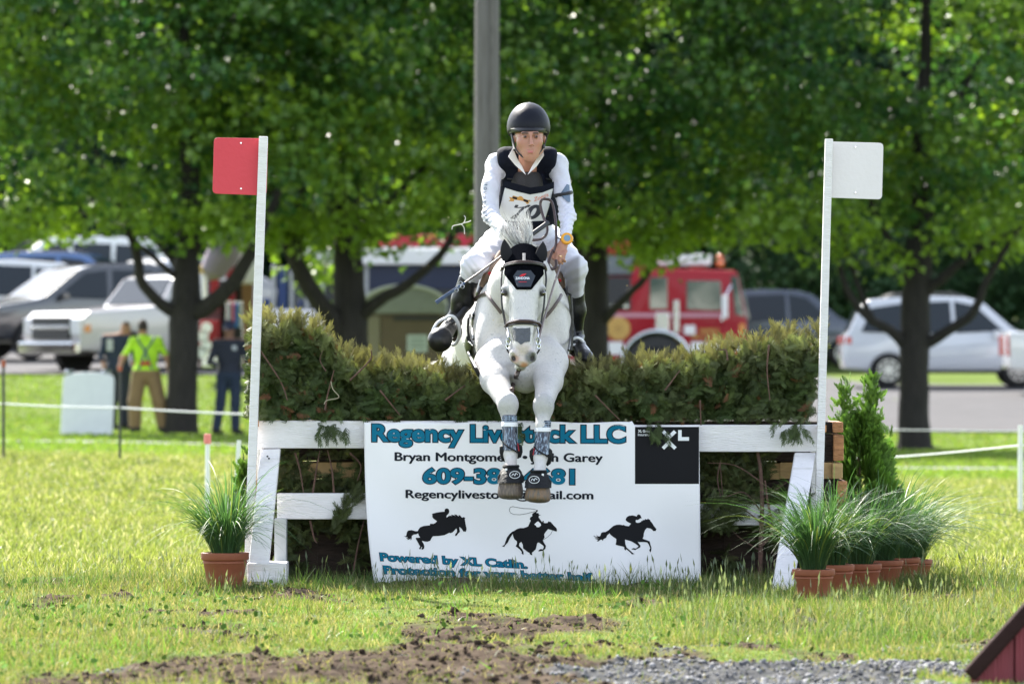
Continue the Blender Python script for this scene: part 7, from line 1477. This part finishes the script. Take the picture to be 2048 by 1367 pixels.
# helmet
HEL = mat('helmet_shell', (0.005, 0.006, 0.012), 0.5, spec=0.22, bump=0.25, bscale=9)
hm = Field((-0.05, 27.15, 1.95), (0.22, 27.75, 2.35), 0.004)
re_((1057, 250, 27.42), (41.5, 56, 45), 0.01, f=hm); re_((1057, 258, 27.42), (41.5, 56, 40), 0.02, f=hm); re_((1057, 262, 27.42), (33, 46, 40), 0.004, 'sub', f=hm)
hm.clip(lambda X, Y, Z: (CY - (Z - CH) / Y * F - (263 + 14 * np.clip((Y - 27.38) / 0.12, 0, 1))) / 420 + 0 * X)
helmet = hm.obj('helmet', HEL, rider)
mb = MB(); rows = []
for i, (o_r, dz, ww) in enumerate(((0.0, 0, 1.0), (0.014, -2, 1.02), (0.026, -4, 0.98), (0.034, -7, 0.95), (0.030, -10, 0.93), (0.0, -9, 0.97))):
    for k in range(21):
        a = math.pi * k / 20; x = 1057 - 41 * math.cos(a) * ww; front = math.sin(a) ** 0.7; q = P(x, 254 - dz + 4 * (1 - front), 27.42 - PX(56, 27.4) * math.sin(a) * (ww) - o_r * front); mb.v.append(tuple(q))
for i in range(5):
    for k in range(20): a_ = i * 21 + k; mb.f.append((a_, a_ + 1, a_ + 22, a_ + 21))
for k in range(20): mb.f.append((k, k + 1, 5 * 21 + k + 1, 5 * 21 + k))
mb.build('helmet_peak', mat('peak_black', (0.008, 0.008, 0.01), 0.45), helmet, smooth=True)
mb = MB(); ring = [P(1057 - 42 * math.cos(a), 249 + (3 if math.sin(a) > 0 else 8) - 2 * math.sin(a), 27.42 - PX(54, 27.4) * math.sin(a)) for a in [2 * math.pi * k / 32 for k in range(33)]]; mb.tube(ring, 0.0035, 8); mb.build('helmet_rim', mat('rim_black', (0.03, 0.03, 0.035), 0.3, coat=0.5), helmet, smooth=True)
mb = MB(); mb.lathe(P(1059, 205.5, 27.44), [(0.009, -0.004), (0.008, 0.001), (0.003, 0.003)], 12); mb.build('helmet_button', HEL, helmet, smooth=True)
for q in ((1062, 216, 10), (1063, 221, 9), (1064, 226, 6)):
    strap('cover_crease', [(q[0] - q[2] * .6, q[1] - 1), (q[0], q[1]), (q[0] + q[2] * .6, q[1] + 1)], 2.4, HEL, 0.0003, lambda x, y, l: on(x, y, l, hv_, 27.3), parent=helmet) if False else None
strap('chin_strap', [(1022, 262, 27.36), (1026, 278, 27.34), (1030, 294, 27.33), (1038, 307, 27.30), (1049, 316, 27.29), (1060, 320, 27.33), (1069, 316, 27.30), (1077, 308, 27.30), (1086, 296, 27.34), (1090, 290, 27.35)], 3.6, TRIM, parent=rider)
strap('harness_strap', [(1029, 300, 27.34), (1026, 280, 27.40), (1021, 258, 27.44)], 6, TRIM, parent=rider); strap('harness_strap', [(1088, 292, 27.35), (1093, 278, 27.37), (1096, 262, 27.36)], 2.6, TRIM, parent=rider)
mb = MB(); mb.lathe(P(1087, 293, 27.33), [(0.007, -0.009), (0.008, 0.0), (0.006, 0.009)], 10); mb.build('strap_slider', TRIM, rider, smooth=True)

# ------------------------------------------------------------------ reins and whip
def ribbon(name, pts, w, m, root, upv=(0, -1, 0)):
    mb = MB(); poly_tube(mb, [P(*p) for p in pts], [PX(w / 2, 27)] * len(pts), 8); return mb.build(name, m, root, smooth=True)
reins = empty('reins', P(1095, 600, 26.8), 'brown leather reins looping from the bit through the rider hands', 'reins')
ribbon('rein', [(1078, 676, 26.34), (1084, 652, 26.42), (1096, 610, 26.62), (1107, 572, 26.82), (1116, 545, 26.95), (1121, 528, 27.03)], 4.4, mat('rein_grey', (0.16, 0.12, 0.11), 0.5), reins)
ribbon('rein', [(1017, 676, 26.34), (1010, 640, 26.5), (1004, 600, 26.62), (1016, 545, 26.78), (1036, 500, 26.93)], 4.4, BROWN_LEATHER, reins)
ribbon('rein_loop', [(1106, 500, 27.03), (1099, 517, 27.0), (1097, 530, 26.98), (1104, 538, 26.97), (1112, 533, 26.98), (1112, 520, 27.0)], 6, BROWN_LEATHER, reins)
ribbon('rein_loop', [(1107, 504, 27.02), (1112, 485, 27.08), (1112, 455, 27.14), (1109, 425, 27.2), (1103, 403, 27.22), (1092, 398, 27.22), (1083, 400, 27.2), (1081, 411, 27.2), (1086, 432, 27.18), (1094, 452, 27.12), (1093, 468, 27.08), (1082, 478, 27.04), (1065, 480, 27.0)], 5.6, BROWN_LEATHER, reins)
whip = empty('riding_whip', P(985, 530, 26.9), 'short riding whip slanting down past the rider boot on the left', 'whip')
mb = MB(); mb.tube([P(1096, 445, 27.1), P(1056, 474, 26.98)], [PX(5, 27)] * 2, 10); mb.build('whip_grip', mat('grip_black', (0.02, 0.022, 0.026), 0.6), whip, bevel=0.003, smooth=True)
mb = MB(); poly_tube(mb, [P(1056, 474, 26.98), P(1000, 514, 26.9), P(950, 551, 26.88), P(912, 577, 26.87)], [PX(2.0, 27)] * 4, 8); mb.build('whip_shaft', mat('shaft_brown', (0.07, 0.05, 0.05), 0.5), whip, smooth=True)
mb = MB(); poly_tube(mb, [P(930, 565, 26.87), P(905, 582, 26.87), P(872, 605, 26.87)], [PX(2.6, 27), PX(3.6, 27), PX(4.6, 27)], 8); mb.build('whip_flap', mat('flap_blue', (0.03, 0.06, 0.13), 0.4, var=0.5, scale=90), whip, smooth=True)
for x, y in ((921, 566), (918, 572), (913, 580), (925, 573)):
    mb = MB(); ring = [P(x + 3.6 * math.cos(a), y + 3.6 * math.sin(a), 26.85) for a in [2 * math.pi * k / 10 for k in range(11)]]; mb.tube(ring, 0.0012, 5); mb.build('whip_loop', STEEL, whip)
# a torn twig flying in the air
tw = empty('flying_twig', P(922, 450, 26.8), 'pale bare twig thrown up in the air left of the rider', 'twig')
PT_ = mat('pale_twig', (0.6, 0.58, 0.52), 0.8)
for q in ([(904, 459), (906, 452), (918, 449), (927, 446), (931, 436), (928, 431)], [(927, 446), (938, 443), (942, 441)], [(922, 448), (928, 455), (929, 468)]):
    mb = MB(); poly_tube(mb, [P(x, y, 26.8) for x, y in q], [PX(0.9, 26.8)] * len(q), 5); mb.build('twig', PT_, tw)
# loose bits of brush knocked into the air
rg = np.random.RandomState(9); pts_ = [(x, y) for x, y in zip(rg.uniform(840, 1260, 60), rg.uniform(330, 720, 60))]
V = []; Fc = []
for i, (x, y) in enumerate(pts_):
    q = np.array(P(x, y, rg.uniform(26.5, 27.8))); a, b_ = rg.normal(0, 0.0028, 3), rg.normal(0, 0.002, 3); V += [q, q + a, q + a + b_, q + b_]; Fc.append((4 * i, 4 * i + 1, 4 * i + 2, 4 * i + 3))
me = mesh_np('flying_bits', np.array(V), np.array(Fc), np.tile(np.array((0.45, 0.35, 0.15)), (len(V), 1))); o = link('flying_bits', me, None, HAIR); tag(o, 'tiny bits of dry brush flung into the air by the horse', 'debris', kind='stuff')
